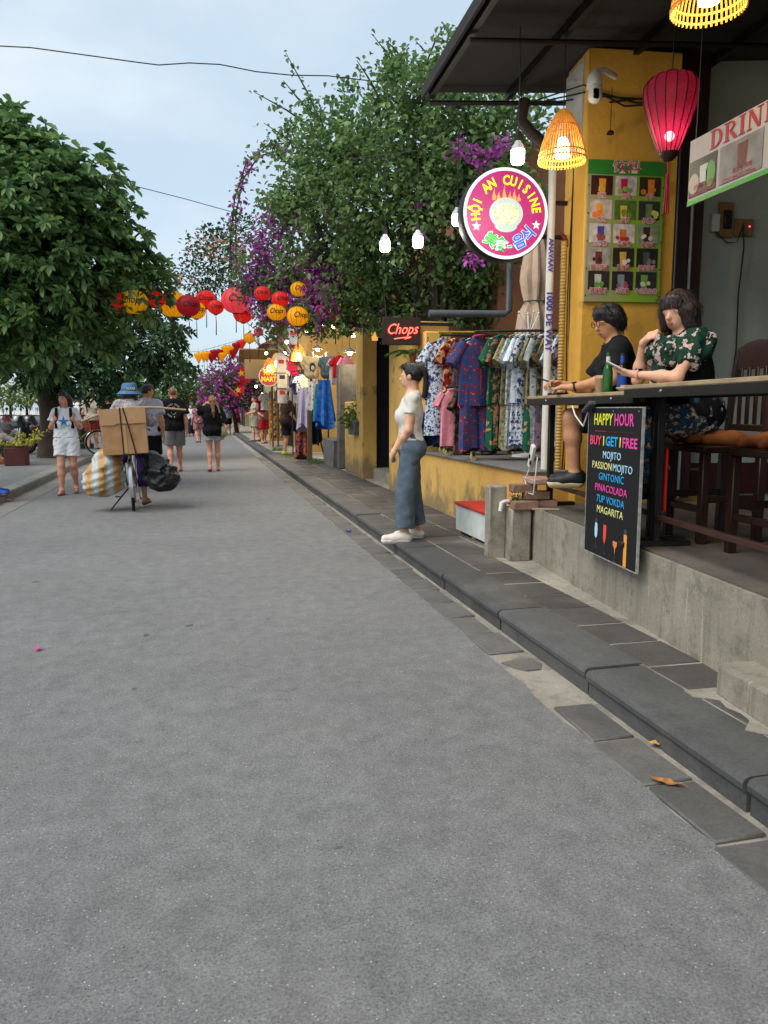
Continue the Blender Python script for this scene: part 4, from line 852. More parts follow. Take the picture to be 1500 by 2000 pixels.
MB().box((.60, .0, -.02), (.03, .06, .48), ch=.004).build('bracket_plate', m_dk, sg); MB().box((.58, -.05, -.22), (.035, .03, .2), rot=Matrix.Rotation(R(-35), 3, 'Y'), ch=.004).build('rusty_strut', M('rust', '#6b2a18', .8, .3), sg)

# ------------------------------------------------------------------ lamps under the awning
def point(name, parent, loc, W, col, r=.05):
    l = bpy.data.lights.new(name, 'POINT'); l.energy = W; l.color = col; l.shadow_soft_size = r; o = bpy.data.objects.new(name, l); o.location = loc; return link(o, parent)
bulbe = M('lit_bulb', (1, .98, .92), .4, 0, emit=9, ecol=(1, .97, .88)); bulbc = M('bulb_white_plastic', '#b8bcc0', .4, .05)
def led(label, P_, hgt, top, group=None, W=6):
    t = thing('light_bulb', label, 'light bulb', P_, 0, group); s_ = hgt / .18
    MB().lathe([(.036 * s_, 0), (.044 * s_, .012 * s_), (.045 * s_, .085 * s_), (.04 * s_, .09 * s_)], n=18, c0=True).build('diffuser', bulbe, t)
    MB().lathe([(.0455 * s_, .085 * s_), (.04 * s_, .11 * s_), (.024 * s_, .13 * s_), (.016 * s_, .15 * s_)], n=18).build('heat_sink', bulbc, t)
    MB().lathe([(.018 * s_, .14 * s_), (.02 * s_, .16 * s_), (.02 * s_, .2 * s_), (.004, .21 * s_)], n=12, c1=True).build('socket', m_dk, t)
    MB().tube([(0, 0, .2 * s_), (0.005, 0, top * .6), (0, .01, top)], .004, 5).build('cord', m_dk, t)
    point('bulb_light', t, (0, 0, -.06), W, (1, .97, .9), .05); return t
b0 = PY(1011, 320, 5.6); led('lit white LED bulb hanging beside the bamboo lamp', b0, .2, 4.12 - b0.z)
b1 = PY(816, 483, 7.9); led('lit white LED bulb hanging before the vine, higher one of two', b1, .21, .95)
b2 = PY(752, 491, 8.0); led('lit white LED bulb hanging before the vine, lower one of two', b2, .21, .95)
b3 = PY(893, 440, 7.2); led('lit white LED bulb half hidden behind the round sign', b3, .2, 1.0)
t = thing('lamp_wire', 'thin black wire carrying the bulbs from the awning to the vine', 'wire', RF(.2, .1, -.05)); q0 = Vector(t.location)
MB().tube([Vector((0, 0, 0)), b3 + Vector((0, 0, 1.0)) - q0, b1 + Vector((0, .01, .95)) - q0, b2 + Vector((0, .01, .95)) - q0, b2 + Vector((-.2, 1.4, 1.3)) - q0], .005, 5).build('wire', m_dk, t)
bam = M('bamboo_strip', '#c98a35', .6, .25, 20, emit=.12); glow = M('lit_warm_bulb', (1, .85, .55), .4, 0, emit=10, ecol=(1, .82, .5))
def bamboo(label, P_, sz, top, W=6, group=None):
    t = thing('bamboo_lamp', label, 'lamp', P_, 0, group); prof = [(.03, .36), (.06, .33), (.11, .24), (.145, .14), (.165, .06), (.172, 0)]
    pr = [(a * sz, b * sz) for a, b in prof]; mb = MB()
    for k in range(44):
        a = 2 * math.pi * k / 44; mb.tube([(math.cos(a) * r_, math.sin(a) * r_, z) for r_, z in pr], .0042 * sz + .0006, 4)
    o = mb.build('slats', bam, t); o['kind'] = 'stuff'
    for r_, z in (pr[0], pr[2], pr[4], (pr[5][0], .02 * sz)): MB().torus((0, 0, z), r_, .006 * sz, 30, 6, (0, 0, 1)).build('hoop', bam, t)
    MB().lathe([(.001, .02 * sz), (.05 * sz, .04 * sz), (.055 * sz, .1 * sz), (.03 * sz, .17 * sz)], n=14, c0=True, c1=True).build('bulb', glow, t)
    MB().tube([(0, 0, .17 * sz), (0, 0, top)], .004, 5).build('cord', m_dk, t); point('bulb_light', t, (0, 0, -.03 * sz), W, (1, .78, .45), .06); return t
p = PY(1098, 318, 5.45); bamboo('lit bamboo slat lamp shade hanging beside the yellow pillar', p, 1.0, 4.12 - p.z, 5)
p = PY(1383, 22, 3.7); bamboo('lit bamboo slat lamp shade high under the awning above the counter', p, 1.05, 4.2 - p.z, 5)
# red silk lantern
p = PY(1306, 300, 4.75); t = thing('silk_lantern', 'lit deep red silk lantern hanging over the two guests', 'lantern', p)
n = NT('red_silk'); v = n.pos(False, (8, 8, 40)); c = n.ramp(n.noise(v, 8, 3), [(.3, '#5a0e1e'), (.7, '#962040')]); n.base(c); n.b.inputs['Roughness'].default_value = .6
tr = n.n('BsdfTranslucent'); n.l(c, tr.inputs['Color']); ms = n.n('MixShader'); ms.inputs[0].default_value = .5; n.l(n.b.outputs[0], ms.inputs[1]); n.l(tr.outputs[0], ms.inputs[2])
tp_ = n.n('BsdfTransparent'); tp_.inputs['Color'].default_value = (1, .45, .5, 1); m2 = n.n('MixShader'); m2.inputs[0].default_value = .13; n.l(ms.outputs[0], m2.inputs[1]); n.l(tp_.outputs[0], m2.inputs[2]); n.l(m2.outputs[0], n.o.inputs['Surface'])
prof = [(.06, .0), (.085, .06), (.135, .19), (.175, .32), (.19, .40), (.185, .46), (.155, .51), (.10, .535), (.055, .54)]; t.scale = (.93, .93, .9)
mb = MB(); rings = []
for r_, z in prof: rings.append([Vector((math.cos(a) * r_ * (1 - .025 * abs(math.sin(a * 8))), math.sin(a) * r_ * (1 - .025 * abs(math.sin(a * 8))), z)) for a in [2 * math.pi * k / 64 for k in range(64)]])
mb.loft(rings, False, False).build('shade', n.m, t)
for k in range(16): a = 2 * math.pi * k / 16; MB().tube([(math.cos(a) * (r_ + .003), math.sin(a) * (r_ + .003), z) for r_, z in prof], .0035, 4).build('rib', M('dark_red_wood', '#2e0a0c', .5, .2), t)
MB().lathe([(.03, -.05), (.06, -.02), (.066, .005), (.05, .008)], n=20, c0=True, c1=True).build('base_cap', m_wood, t); MB().lathe([(.05, .53), (.06, .545), (.03, .57)], n=20, c1=True).build('top_cap', m_wood, t)
MB().ball((0, 0, .12), .035, 12, 8).build('bulb', M('lit_pink_bulb', (1, .6, .6), .4, 0, emit=14, ecol=(1, .6, .62)), t); point('bulb_light', t, (0, 0, .14), 4.0, (1, .62, .68), .05)
MB().tube([(0, 0, .56), (0, 0, 4.2 - p.z)], .004, 5).build('cord', m_dk, t)
tm_ = MB(); [tm_.tube([(math.cos(k) * .008, math.sin(k) * .008, -.16), (math.cos(k) * .02, math.sin(k) * .02, -.42)], .004, 4) for k in range(9)]; tm_.tube([(0, 0, -.05), (0, 0, -.16)], .004, 5); tm_.ball((0, 0, -.15), .014, 8, 6); tm_.build('tassel', M('crimson_thread', '#8c1226', .7, .1), t)
# security camera, pipe elbow
p = PY(1160, 190, 5.7); t = thing('security_camera', 'white dome security camera fixed under the awning', 'camera', p, RZ)
MB().lathe([(.055, .06), (.06, .09), (.05, .16), (.02, .19)], n=18, c0=True, c1=True).build('housing', m_white, t); solid('head', [cap((0, -.02, .0), (0, -.02, .05), .055, .05)], .012, m_white, t); MB().box((-.012, -.074, .0), (.045, .014, .075), ch=.008).build('lens_face', M('black_gloss', '#08080a', .15, 0), t)
MB().tube([(0, 0, .18), (.1, .05, .22), (.25, .2, .24)], .022, 8).build('arm', m_white, t)
t = thing('drain_elbow', 'dark bent drain pipe under the awning corner', 'pipe', PY(1020, 200, 6.9)); a = Vector(t.location)
MB().tube([PY(1025, 195, 6.9) - a, PY(1018, 235, 6.9) - a, PY(1040, 262, 6.9) - a, PY(1075, 292, 6.8) - a], .055, 10).build('pipe', M('brown_pvc', '#3a2a20', .6, .3), t)
t = thing('awning_cables', 'tangle of black cables running below the awning to the pillar', 'cables', RF(.4, .4, -.1)); a = Vector(t.location); r_ = random.Random(5)
for k in range(4): MB().tube([RF(.12, .9 + .05 * k, -.12) - a, L(.28, .45 + .08 * k, 3.95 - .04 * k) - a, L(.27, .8 + .1 * k, 3.8 + .03 * k) - a, L(.28, 1.25, 3.85) - a], .007, 5).build('cable', m_dk, t)
t = thing('pendant_socket', 'empty black lamp socket hanging on a wire before the yellow wall', 'lamp socket', PY(1192, 262, 5.9)); MB().lathe([(.03, 0), (.026, .02), (.01, .03)], n=12, c0=True).build('socket', m_dk, t); MB().tube([(0, 0, .02), (0, 0, .35)], .003, 5).build('cord', m_dk, t)

# ------------------------------------------------------------------ menu board and DRINKS banner
MW, MH = .80, 1.13; c0 = PY(1133, 588, 6.03); mn = thing('drinks_menu', 'green drinks menu panel with fifteen photo squares on the yellow pillar', 'menu', L(.285, .51, c0.z), RZ)
# local x right, z up, faces -y
n = NT('menu_ground'); v = n.pos(); g_ = n.n('TexGradient'); mp = n.n('Mapping'); mp.inputs['Scale'].default_value = (1.2, 1, 1); n.l(v, mp.inputs[0]); n.l(mp.outputs[0], g_.inputs[0]); n.base(n.ramp(g_.outputs['Fac'], [(.15, '#8f8a68'), (.6, '#7fa01e'), (1, '#6f9a2c')])); n.b.inputs['Roughness'].default_value = .5
MB().box((MW / 2, 0, MH / 2), (MW, .02, MH), ch=.002).build('panel', n.m, mn); MB().box((MW / 2, -.0115, MH - .055), (MW, .004, .11)).build('header', M('menu_green', '#2a7a28', .5, .05), mn)
mred = M('menu_red_ink', '#b83a52', .5, 0); mpk = M('menu_pale_outline', '#d8c8c4', .5, 0)
text('lettering', '饮料', .10, frame((MW / 2, -.0145, MH - .055), (1, 0, 0), (0, 0, 1)) @ Matrix.Rotation(0, 4, 'Z'), mpk, mn, ext=.0008, bold=.004, xs=1.5); text('lettering', '饮料', .10, frame((MW / 2, -.0165, MH - .055), (1, 0, 0), (0, 0, 1)), mred, mn, ext=.0008, xs=1.5)
caps_ = ['芒果', '西瓜', '橙汁', '木瓜', '菠萝', '柠檬汁', '山竹茶', '荔枝茶', '咸咖啡', '椰子咖啡', '蛋咖啡', '越南咖啡', '新鲜椰子', '冰淇淋', '牛油果奶昔']
bgs = ['#3a1712', '#b9aeb0', '#3a2418', '#b5a8a4', '#4a6a28', '#2c2f28', '#b9b2ae', '#bdb6b2', '#7d8a70', '#9a9490', '#241c18', '#191a18', '#2a221c', '#231a1c', '#2a2622']
gls = ['#d8901c', '#b81c3c', '#d07a1e', '#d8902a', '#cfae3a', '#6a7a50', '#3e3f8a', '#d06a1c', '#3c2012', '#6a2c1a', '#c89a3c', '#4a4a44', '#b8b4b0', '#7a8a94', '#6f9a3a']
ex_ = ['#d8a43a', '#7aa048', '#c8762a', '#d8702e', '#6d8a2c', '#c6c05a', '#8a4020', '#a82a3a', '#d8d0b0', '#3a2018', '#cfc6b8', '#787470', '#5a8a2a', '#a84a5a', '#c8c2a0']
cw, chh, x0_, z0_ = .222, .152, .035, MH - .125
for i in range(15):
    r_, k = divmod(i, 3); x = x0_ + k * (cw + .03); z = z0_ - (r_ + 1) * .19 - .0; rr_ = random.Random(i)
    pm = M('menu_photo_%d' % i, bgs[i], .45, .35, 18); MB().box((x + cw / 2, -.0118, z + .042 + chh / 2), (cw, .004, chh)).build('photo', pm, mn)
    gm_ = M('menu_drink_%d' % i, gls[i], .4, .2, 30); gx = x + cw * rr_.uniform(.38, .55); h_ = chh * rr_.uniform(.62, .8)
    MB().prism([(-.03, 0), (-.036, h_), (.036, h_), (.03, 0)], (gx, -.0145, z + .055), (1, 0, 0), (0, 0, 1), .001).build('drink_print', gm_, mn, smooth=0)
    for q in range(3):
        cx, cz, cr_ = x + cw * rr_.uniform(.14, .86), z + .042 + chh * rr_.uniform(.2, .4), rr_.uniform(.018, .03)
        MB().prism([(math.cos(a) * cr_, math.sin(a) * cr_ * .8) for a in [2 * math.pi * s_ / 12 for s_ in range(12)]], (cx, -.0165 - .0006 * q, cz), (1, 0, 0), (0, 0, 1), .0005).build('fruit_print', M('menu_fruit_%d' % i, ex_[i], .45, .25, 30), mn, smooth=0)
    text('lettering', caps_[i], .047, frame((x + cw / 2, -.0185, z + .032), (1, 0, 0), (0, 0, 1)), mpk, mn, ext=.0004, bold=.003); text('lettering', caps_[i], .047, frame((x + cw / 2, -.0198, z + .032), (1, 0, 0), (0, 0, 1)), mred, mn, ext=.0004)
for k in range(5):
    for x in (.012, MW - .012): MB().ball((x, -.012, .05 + k * .22), .007, 6, 4).build('screw', m_dk, mn)
mn.scale.x = .83
# banner hangs along the street side, faces -x
bx = 3.02; ba = PX(1350, 277, bx); bb = PX(1349, 402, bx); bn = thing('drinks_banner', 'white and green DRINKS banner with coconut photos hung under the awning', 'banner', (bx, ba.y, bb.z)); bh = ba.z - bb.z; bl_ = 1.9
def bq(x, y0, y1, z0, z1, mat, nm, th=.004): MB().box((x, -(y0 + y1) / 2, (z0 + z1) / 2), (th, abs(y1 - y0), z1 - z0)).build(nm, mat, bn)
bq(0, 0, bl_, 0, bh, M('banner_vinyl', '#a29a92', .6, .06, bump=.05), 'sheet', .008); bq(-.006, 0, bl_, 0, .028, M('banner_green', '#3f8a2a', .5, .1), 'green_strip')
for k, (y0, c_) in enumerate(((.01, '#1d1812'), (.30, '#6f6a66'), (.72, '#4a5a2a'), (1.1, '#5a2a20'))):
    bq(-.0062, y0, y0 + (.26 if k == 0 else .36), .045, bh * .66, M('banner_photo_%d' % k, c_, .5, .3, 12), 'photo')
ivory = M('banner_cup', '#a8a49e', .5, .1); MB().prism([(.12, .10), (.115, .2), (.19, .2), (.185, .10)], (-.0085, 0, .01), (0, -1, 0), (0, 0, 1), .001).build('cup_print', ivory, bn, smooth=0)
MB().prism([(.22 + math.cos(a) * .045, .11 + math.sin(a) * .075) for a in [2 * math.pi * k / 16 for k in range(16)]], (-.0085, 0, .03), (0, -1, 0), (0, 0, 1), .001).build('coconut_print', M('coconut_green', '#3f7a24', .5, .2), bn, smooth=0); MB().prism([(.06 + math.cos(a) * .05, .09 + math.sin(a) * .06) for a in [2 * math.pi * k / 16 for k in range(16)]], (-.0082, 0, .03), (0, -1, 0), (0, 0, 1), .0008).build('coconut_print', M('coconut_flesh', '#9a8a78', .5, .2), bn, smooth=0)
MB().prism([(.46, .09), (.455, .22), (.54, .22), (.53, .09)], (-.0085, 0, .01), (0, -1, 0), (0, 0, 1), .001).build('cup_print', M('iced_coffee', '#5a2a18', .5, .3, 25), bn, smooth=0)
bred = M('banner_red', '#9a1a24', .5, 0)
def serif_word(word, x0, z0, hh, mat):   # bold roman capitals: stems, serifs and bowls as flat shapes
    def pg(pts, k=0): MB().prism([(p * hh * 1.36, q * hh) for p, q in pts], (-.0068 - .0004 * k, -x0, z0), (0, -1, 0), (0, 0, 1), .0016).build('lettering', mat, bn, smooth=0)
    def bar(a, b, c, d, k=0): pg([(a, c), (b, c), (b, d), (a, d)], k)
    def bowl(cx, cz, rx, rz, th, k): pg([(cx + rx * math.sin(t), cz + rz * math.cos(t)) for t in [math.pi * q / 14 for q in range(15)]] + [(cx + (rx - th) * math.sin(t), cz + (rz - .07) * math.cos(t)) for t in [math.pi * q / 14 for q in range(14, -1, -1)]], k)
    cur = 0
    for ch in word:
        o = cur
        if ch in 'DRIK': bar(o + .09, o + .26, .06, .94, 0); bar(o, o + .35, 0, .06, 1); bar(o, o + .35, .94, 1, 1)
        if ch == 'D': bowl(o + .3, .5, .46, .5, .17, 2); cur += .88
        elif ch == 'R': bowl(o + .3, .74, .36, .26, .15, 2); pg([(o + .32, .48), (o + .5, .48), (o + .84, 0), (o + .62, 0)], 3); cur += .9
        elif ch == 'I': cur += .47
        elif ch == 'N': bar(o + .1, o + .17, .05, .95, 0); bar(o + .68, o + .75, .0, .95, 0); pg([(o + .04, 1), (o + .26, 1), (o + .75, 0), (o + .6, 0)], 1); bar(o, o + .28, 0, .06, 2); bar(o + .55, o + .88, .94, 1, 2); cur += .98
        elif ch == 'K': pg([(o + .25, .4), (o + .62, .95), (o + .75, .95), (o + .3, .38)], 2); pg([(o + .35, .55), (o + .48, .62), (o + .86, 0), (o + .66, 0)], 3); cur += .93
        elif ch == 'S': bowl(o + .22, .27, .32, .27, .14, 1); pg([(o + .3 - .28 * math.sin(t), .73 + .27 * math.cos(t)) for t in [math.pi * q / 14 for q in range(15)]] + [(o + .3 - .14 * math.sin(t), .73 + .2 * math.cos(t)) for t in [math.pi * q / 14 for q in range(14, -1, -1)]], 2); cur += .7
serif_word('DRINKS', .20, bh * .71, .105, bred)
text('lettering', 'FresHCOCCONUT', .036, frame((-.0088, -.145, .055), (0, -1, 0), (0, 0, 1)), bred, bn, ext=.0008, xs=.85); text('lettering', 'COCONUTCOFFee', .036, frame((-.0088, -.475, .055), (0, -1, 0), (0, 0, 1)), bred, bn, ext=.0008, xs=.9)
text('lettering', '신선한 코코넛', .034, frame((-.0098, -.16, .092), (0, -1, 0), (0, 0, 1)), bred, bn, ext=.0008); text('lettering', '코코넛 커피', .034, frame((-.0098, -.50, .092), (0, -1, 0), (0, 0, 1)), bred, bn, ext=.0008)
for y_ in (-.05, -1.2): MB().tube([(0, y_, bh), (.01, y_, 4.2 - bb.z)], .004, 5).build('cord', m_dk, bn)
# sockets on the sage wall
wz = PY(1430, 440, 6.25); t = thing('wall_sockets', 'yellowed wall socket plates with a hanging black cable on the sage wall', 'socket', L(.605, 1.95, wz.z), RZ)
yv = M('yellowed_plastic', '#7a5c34', .5, .15)
MB().box((-.03, -.012, .03), (.14, .024, .30), ch=.004).build('plate', yv, t); MB().box((-.02, -.03, .03), (.075, .03, .16), ch=.01).build('breaker', m_dk, t); MB().box((-.13, -.02, .0), (.075, .035, .15), ch=.006).build('adapter', m_white, t)
for x in (.105, .195): MB().box((x, -.008, -.03), (.085, .016, .15), ch=.004).build('plate', yv, t)
MB().ball((.2, -.018, -.02), .006, 8, 5).build('pilot_light', M('lit_red', (1, .05, .1), .4, 0, emit=4), t)
MB().tube([(.13, -.03, 0), (.15, -.03, -.2), (.13, -.02, -.6), (.14, -.02, -1.1), (.1, -.02, -1.5)], .007, 6).build('cable', m_dk, t); MB().tube([(-.12, -.03, -.08), (-.02, -.04, -.17), (.08, -.03, -.16), (.13, -.03, -.02)], .005, 6).build('cable', m_dk, t)
# ------------------------------------------------------------------ clothes racks and garments
PRN = [MP('print_blue_white', ['#2b3a6b', '#b3bdcb', '#cfd5da', '#56689a'], 24, stops=[0, .46, .52, .60], detail=5), MP('print_red_phoenix', ['#3a0f10', '#8c1f1a', '#c9a070', '#7a1a16'], 12), MP('print_navy_red', ['#1b2f55', '#24406f', '#7c1a2a', '#8b7a6a'], 26, stops=[0, .3, .535, .635], detail=5),
       MP('print_green_gold', ['#0f3f2d', '#145238', '#14492f', '#a08358'], 16, stops=[0, .3, .5, .59]), MP('print_olive', ['#2f3826', '#6d6a48', '#8b8560', '#222a1c'], 24), MP('print_pale_blue', ['#7f97a8', '#b3c4cc', '#c9d4d8', '#5f7fa0'], 14),
       MP('print_white_berries', ['#c9c6bb', '#cdcac0', '#b8b5a8', '#8c2430'], 40, stops=[0, .3, .5, .64]), MP('print_dark_floral', ['#14241d', '#1c3427', '#7a5540', '#24302a'], 18), MP('print_plum', ['#3a2a3a', '#4d3b49', '#6a5560', '#2a2030'], 12), MP('print_grey_map', ['#4d5a66', '#8d99a0', '#b9bfc0', '#6a7c88'], 20)]
SOL = [cloth('pink_satin', '#d98a94', .08, .5), cloth('red_satin', '#a8101c', .1, .5), cloth('hot_pink_cloth', '#c8589a'), cloth('navy_satin', '#121e40', .15, .5), cloth('black_cloth', '#0d0d10'), cloth('pale_pink_cloth', '#d7a3ac')]
def tub(c0, c1, w0, w1, d0, d1, ax, n=20, k=9, amp=.012, nf=5, seed=0, side=None):
    """soft hanging tube of cloth from c0 to c1, half widths w, half depths d along axis ax"""
    r_ = random.Random(seed); c0, c1, ax = Vector(c0), Vector(c1), Vector(ax); dn = (c1 - c0).normalized(); dp = ax.cross(dn).normalized(); ph = r_.uniform(0, 6); mb = MB(); rings = []
    for i in range(k):
        t = i / (k - 1); c = c0.lerp(c1, t); ring = []
        for q in range(n):
            a = 2 * math.pi * q / n; f = amp * (.25 + t) * math.sin(a * nf + ph + t * 1.1)
            hz_ = dn * (amp * 2.2 * t * t * math.sin(a * 2 + ph * 2)); ring.append(c + hz_ + ax * (math.cos(a) * (w0 + (w1 - w0) * t + f)) + dp * (math.sin(a) * (d0 + (d1 - d0) * t + f)))
        rings.append(ring)
    return mb.loft(rings)
def garment(label, base, rz, mat, kind='shirt', sc=1.0, trouser=None, group='clothes on the racks', seed=0, trim=None):
    """hangs from z = 0 (the rail) downward; local x across the shoulders"""
    t = thing('hanging_garment', label, 'garment', base, rz, group); X = (1, 0, 0); ht = m_dk
    MB().tube([(0, 0, -.07 * sc), (0, 0, -.02), (.018, 0, .006), (0, 0, .022), (-.016, 0, .008)], .004, 6).build('hook', ht, t)
    MB().tube([(-.19 * sc, 0, -.115 * sc), (-.08 * sc, 0, -.07 * sc), (0, 0, -.058 * sc), (.08 * sc, 0, -.07 * sc), (.19 * sc, 0, -.115 * sc)], .009, 6).build('hanger', ht, t)
    bl_ = {'shirt': .66, 'dress': 1.15, 'top': .5, 'long': .95}[kind] * sc; w0, w1 = .20 * sc, (.235 if kind != 'dress' else .26) * sc
    mb = MB(); rings = []; n = 24; r_ = random.Random(seed); ph = r_.uniform(0, 6)
    for i in range(11):
        tt = i / 10; ring = []
        for q in range(n):
            a = 2 * math.pi * q / n; cx = math.cos(a); ww = (.075 * sc if i == 0 else (.16 * sc if i == 1 else w0 + (w1 - w0) * tt)); f = .014 * tt * math.sin(a * 5 + ph + tt)
            x = cx * (ww + f); z = -.055 * sc - (0 if i == 0 else .045 * sc if i == 1 else .045 * sc + (tt - .1) / .9 * bl_) - (abs(cx) * .05 * sc if i in (1, 2) else 0)
            ring.append(Vector((x, math.sin(a) * ((.035 if i else .03) * sc + .022 * tt + f), z)))
        rings.append(ring)
    mb.loft(rings).build('body', mat, t)
    for s_ in (-1, 1): tub((s_ * .16 * sc, 0, -.12 * sc), (s_ * .30 * sc, .02, -.36 * sc), .065 * sc, .085 * sc, .03 * sc, .04 * sc, Vector((.8, 0, .5 * s_)).normalized(), 16, 6, .008, 4, seed + s_).build('sleeve', mat, t)
    MB().torus((0, 0, -.055 * sc), .062 * sc, .012 * sc, 18, 6, (0, .25, 1)).build('collar', trim or mat, t)
    if kind == 'shirt': MB().box((0, -.062 * sc, -.4 * sc), (.012, .006, .5 * sc), ch=.002).build('placket', trim or mat, t)
    if trouser:
        for s_ in (-1, 1): tub((s_ * .095 * sc, 0, -.5 * sc), (s_ * .11 * sc, 0, -1.22 * sc), .10 * sc, .115 * sc, .035 * sc, .045 * sc, X, 16, 7, .012, 4, seed + 7 * s_).build('trouser_leg', trouser, t)
    return t
def rack(label, a, b, zt, zb, name='clothes_rack', two=False):
    a, b = Vector(a), Vector(b); t = thing(name, label, 'clothes rack', (a.x, a.y, zb)); d = b - a; d.z = 0; e = d.normalized(); pz = Vector((-e.y, e.x, 0)); h_ = zt - zb
    MB().tube([Vector((0, 0, h_)), d + Vector((0, 0, h_))], .014, 8).build('rail', m_dk, t)
    if two: MB().tube([Vector((0, 0, h_)) + pz * .22 + Vector((0, 0, .06)), d + Vector((0, 0, h_ + .06)) + pz * .22], .014, 8).build('rail', M('yellow_rail', '#a8821a', .5, .15), t)
    for q in (Vector((0, 0, 0)), d):
        MB().tube([q + Vector((0, 0, .08)), q + Vector((0, 0, h_))], .013, 8).build('upright', m_dk, t)
        MB().box(q + Vector((0, 0, .085)), (.035, .52, .03), math.atan2(e.y, e.x), ch=.004).build('foot', m_dk, t)
        for s_ in (-1, 1):
            cpos = q + pz * s_ * .22; wh = MB().torus(cpos + Vector((0, 0, .035)), .027, .0085, 18, 6, tuple(pz)).build('caster', M('yellow_caster', '#b59a1e', .5, .15), t); MB().cyl(cpos + Vector((0, 0, .035)) - pz * .008, cpos + Vector((0, 0, .035)) + pz * .008, .022, n=12).build('hub', m_tin, wh)
            MB().box(cpos + Vector((0, 0, .065)), (.03, .03, .03), ch=.004).build('fork', m_dk, wh)
    MB().tube([Vector((0, 0, .1)), d + Vector((0, 0, .1))], .012, 8).build('bottom_bar', m_dk, t); return t
ZT = .816
r1a, r1b = Vector((2.98, 9.45, 0)), Vector((4.45, 9.15, 0)); rack('long black clothes rack by the yellow corner pier with a second yellow rail', r1a, r1b, 2.28, ZT, two=True)
r2a, r2b = Vector((2.86, 7.85, 0)), Vector((3.95, 7.45, 0)); rack('black wheeled clothes rack with printed pyjama sets next to the white pipe', r2a, r2b, 2.17, ZT)
r3a, r3b = Vector((2.85, 8.75, 0)), Vector((3.6, 8.55, 0)); rack('low black clothes rack with children dresses between the taller racks', r3a, r3b, 1.62, ZT)
def hang(a, b, zt, t, off=0): q = a.lerp(b, t); return (q.x, q.y + off, zt + .0)
V = R
g1 = [(0.02, 15, PRN[0], 'dress', 1.0, 'blue and white toile dress at the street end of the long rack'), (.12, 32, PRN[1], 'long', 1.0, 'red and gold phoenix print dress next to the toile dress'), (.19, 40, PRN[8], 'shirt', .95, 'dark plum print shirt behind the phoenix dress'),
      (.25, 42, PRN[5], 'shirt', .95, 'pale blue map print shirt on the long rack'), (.31, 44, PRN[9], 'shirt', .95, 'grey cloud print shirt on the long rack'), (.37, 44, PRN[4], 'shirt', .95, 'olive print shirt on the long rack'), (.42, 46, SOL[5], 'shirt', .9, 'pale pink blouse on the long rack'),
      (.47, 46, SOL[2], 'shirt', .9, 'bright pink blouse on the long rack'), (.52, 45, SOL[3], 'shirt', .9, 'navy satin shirt on the long rack'), (.56, 48, SOL[1], 'shirt', .9, 'glossy red blouse on the long rack'), (.62, 46, PRN[5], 'shirt', .95, 'pale blue print shirt next to the red blouse'), (.70, 46, PRN[6], 'long', 1.05, 'white dress with red berries on the long rack'),
      (.78, 46, SOL[5], 'shirt', .9, 'pale pink blouse next to the berry dress'), (.86, 46, PRN[0], 'shirt', .95, 'blue and white toile shirt at the inner end of the long rack')]
for i, (t, rz, mt, kd, sc, lb) in enumerate(g1): garment(lb, hang(r1a, r1b, 2.275, t), R(rz), mt, kd, sc, seed=i)
g2 = [(.03, 12, PRN[2], 'shirt', 1.02, PRN[2], 'navy pyjama set with red flowers at the street end of the wheeled rack'), (.22, 38, PRN[3], 'shirt', 1.0, PRN[3], 'emerald green pyjama set with gold flowers'), (.33, 42, PRN[4], 'shirt', 1.0, PRN[4], 'olive leaf print pyjama set'), (.42, 42, PRN[5], 'shirt', .98, PRN[0], 'pale blue pyjama set with white piping'),
      (.54, 44, PRN[4], 'shirt', 1.0, PRN[3], 'olive pyjama shirt over green trousers'), (.64, 44, PRN[7], 'shirt', .98, PRN[8], 'dark floral pyjama set between the olive and pale ones'), (.75, 40, PRN[5], 'shirt', 1.0, PRN[5], 'pale toile pyjama set beside the white pipe'), (.86, 40, PRN[8], 'shirt', 1.0, PRN[8], 'plum pyjama set beside the white pipe'), (.95, 40, PRN[3], 'shirt', 1.0, PRN[3], 'green pyjama set at the inner end of the wheeled rack')]
g2 += [(.275, 36, PRN[7], 'shirt', .98, PRN[7], 'dark green floral pyjama set behind the emerald one'), (.375, 40, PRN[9], 'shirt', 1.0, PRN[9], 'grey cloud print pyjama set between olive and pale blue'), (.48, 36, PRN[0], 'shirt', .98, PRN[0], 'blue toile pyjama set beside the pale blue one'), (.59, 38, PRN[5], 'shirt', 1.0, PRN[9], 'light blue pyjama shirt over cloud print trousers'), (.70, 36, PRN[4], 'shirt', 1.0, PRN[4], 'moss print pyjama set near the white pipe'), (.81, 36, PRN[0], 'shirt', 1.0, PRN[5], 'white and blue pyjama set near the white pipe')]
wt = cloth('white_piping', '#c8c8c4'); rt = cloth('red_piping', '#a02a3c')
for i, (t, rz, mt, kd, sc, tr_, lb) in enumerate(g2): garment(lb, hang(r2a, r2b, 2.165, t), R(rz), mt, kd, sc, tr_, seed=40 + i, trim=rt if i == 0 else None)
g3 = [(.05, 18, SOL[0], 'long', .66, 'small pink embroidered child dress at the end of the low rack'), (.22, 40, PRN[7], 'long', .75, 'dark floral child dress on the low rack'), (.36, 42, SOL[1], 'long', .72, 'red satin child dress on the low rack'), (.5, 42, SOL[5], 'long', .7, 'pale pink child dress on the low rack'), (.64, 42, PRN[7], 'long', .75, 'dark green floral child dress at the middle of the low rack'), (.8, 42, SOL[0], 'long', .7, 'plain pink child dress near the inner end of the low rack')]
for i, (t, rz, mt, kd, sc, lb) in enumerate(g3): garment(lb, hang(r3a, r3b, 1.615, t), R(rz), mt, kd, sc, seed=80 + i)
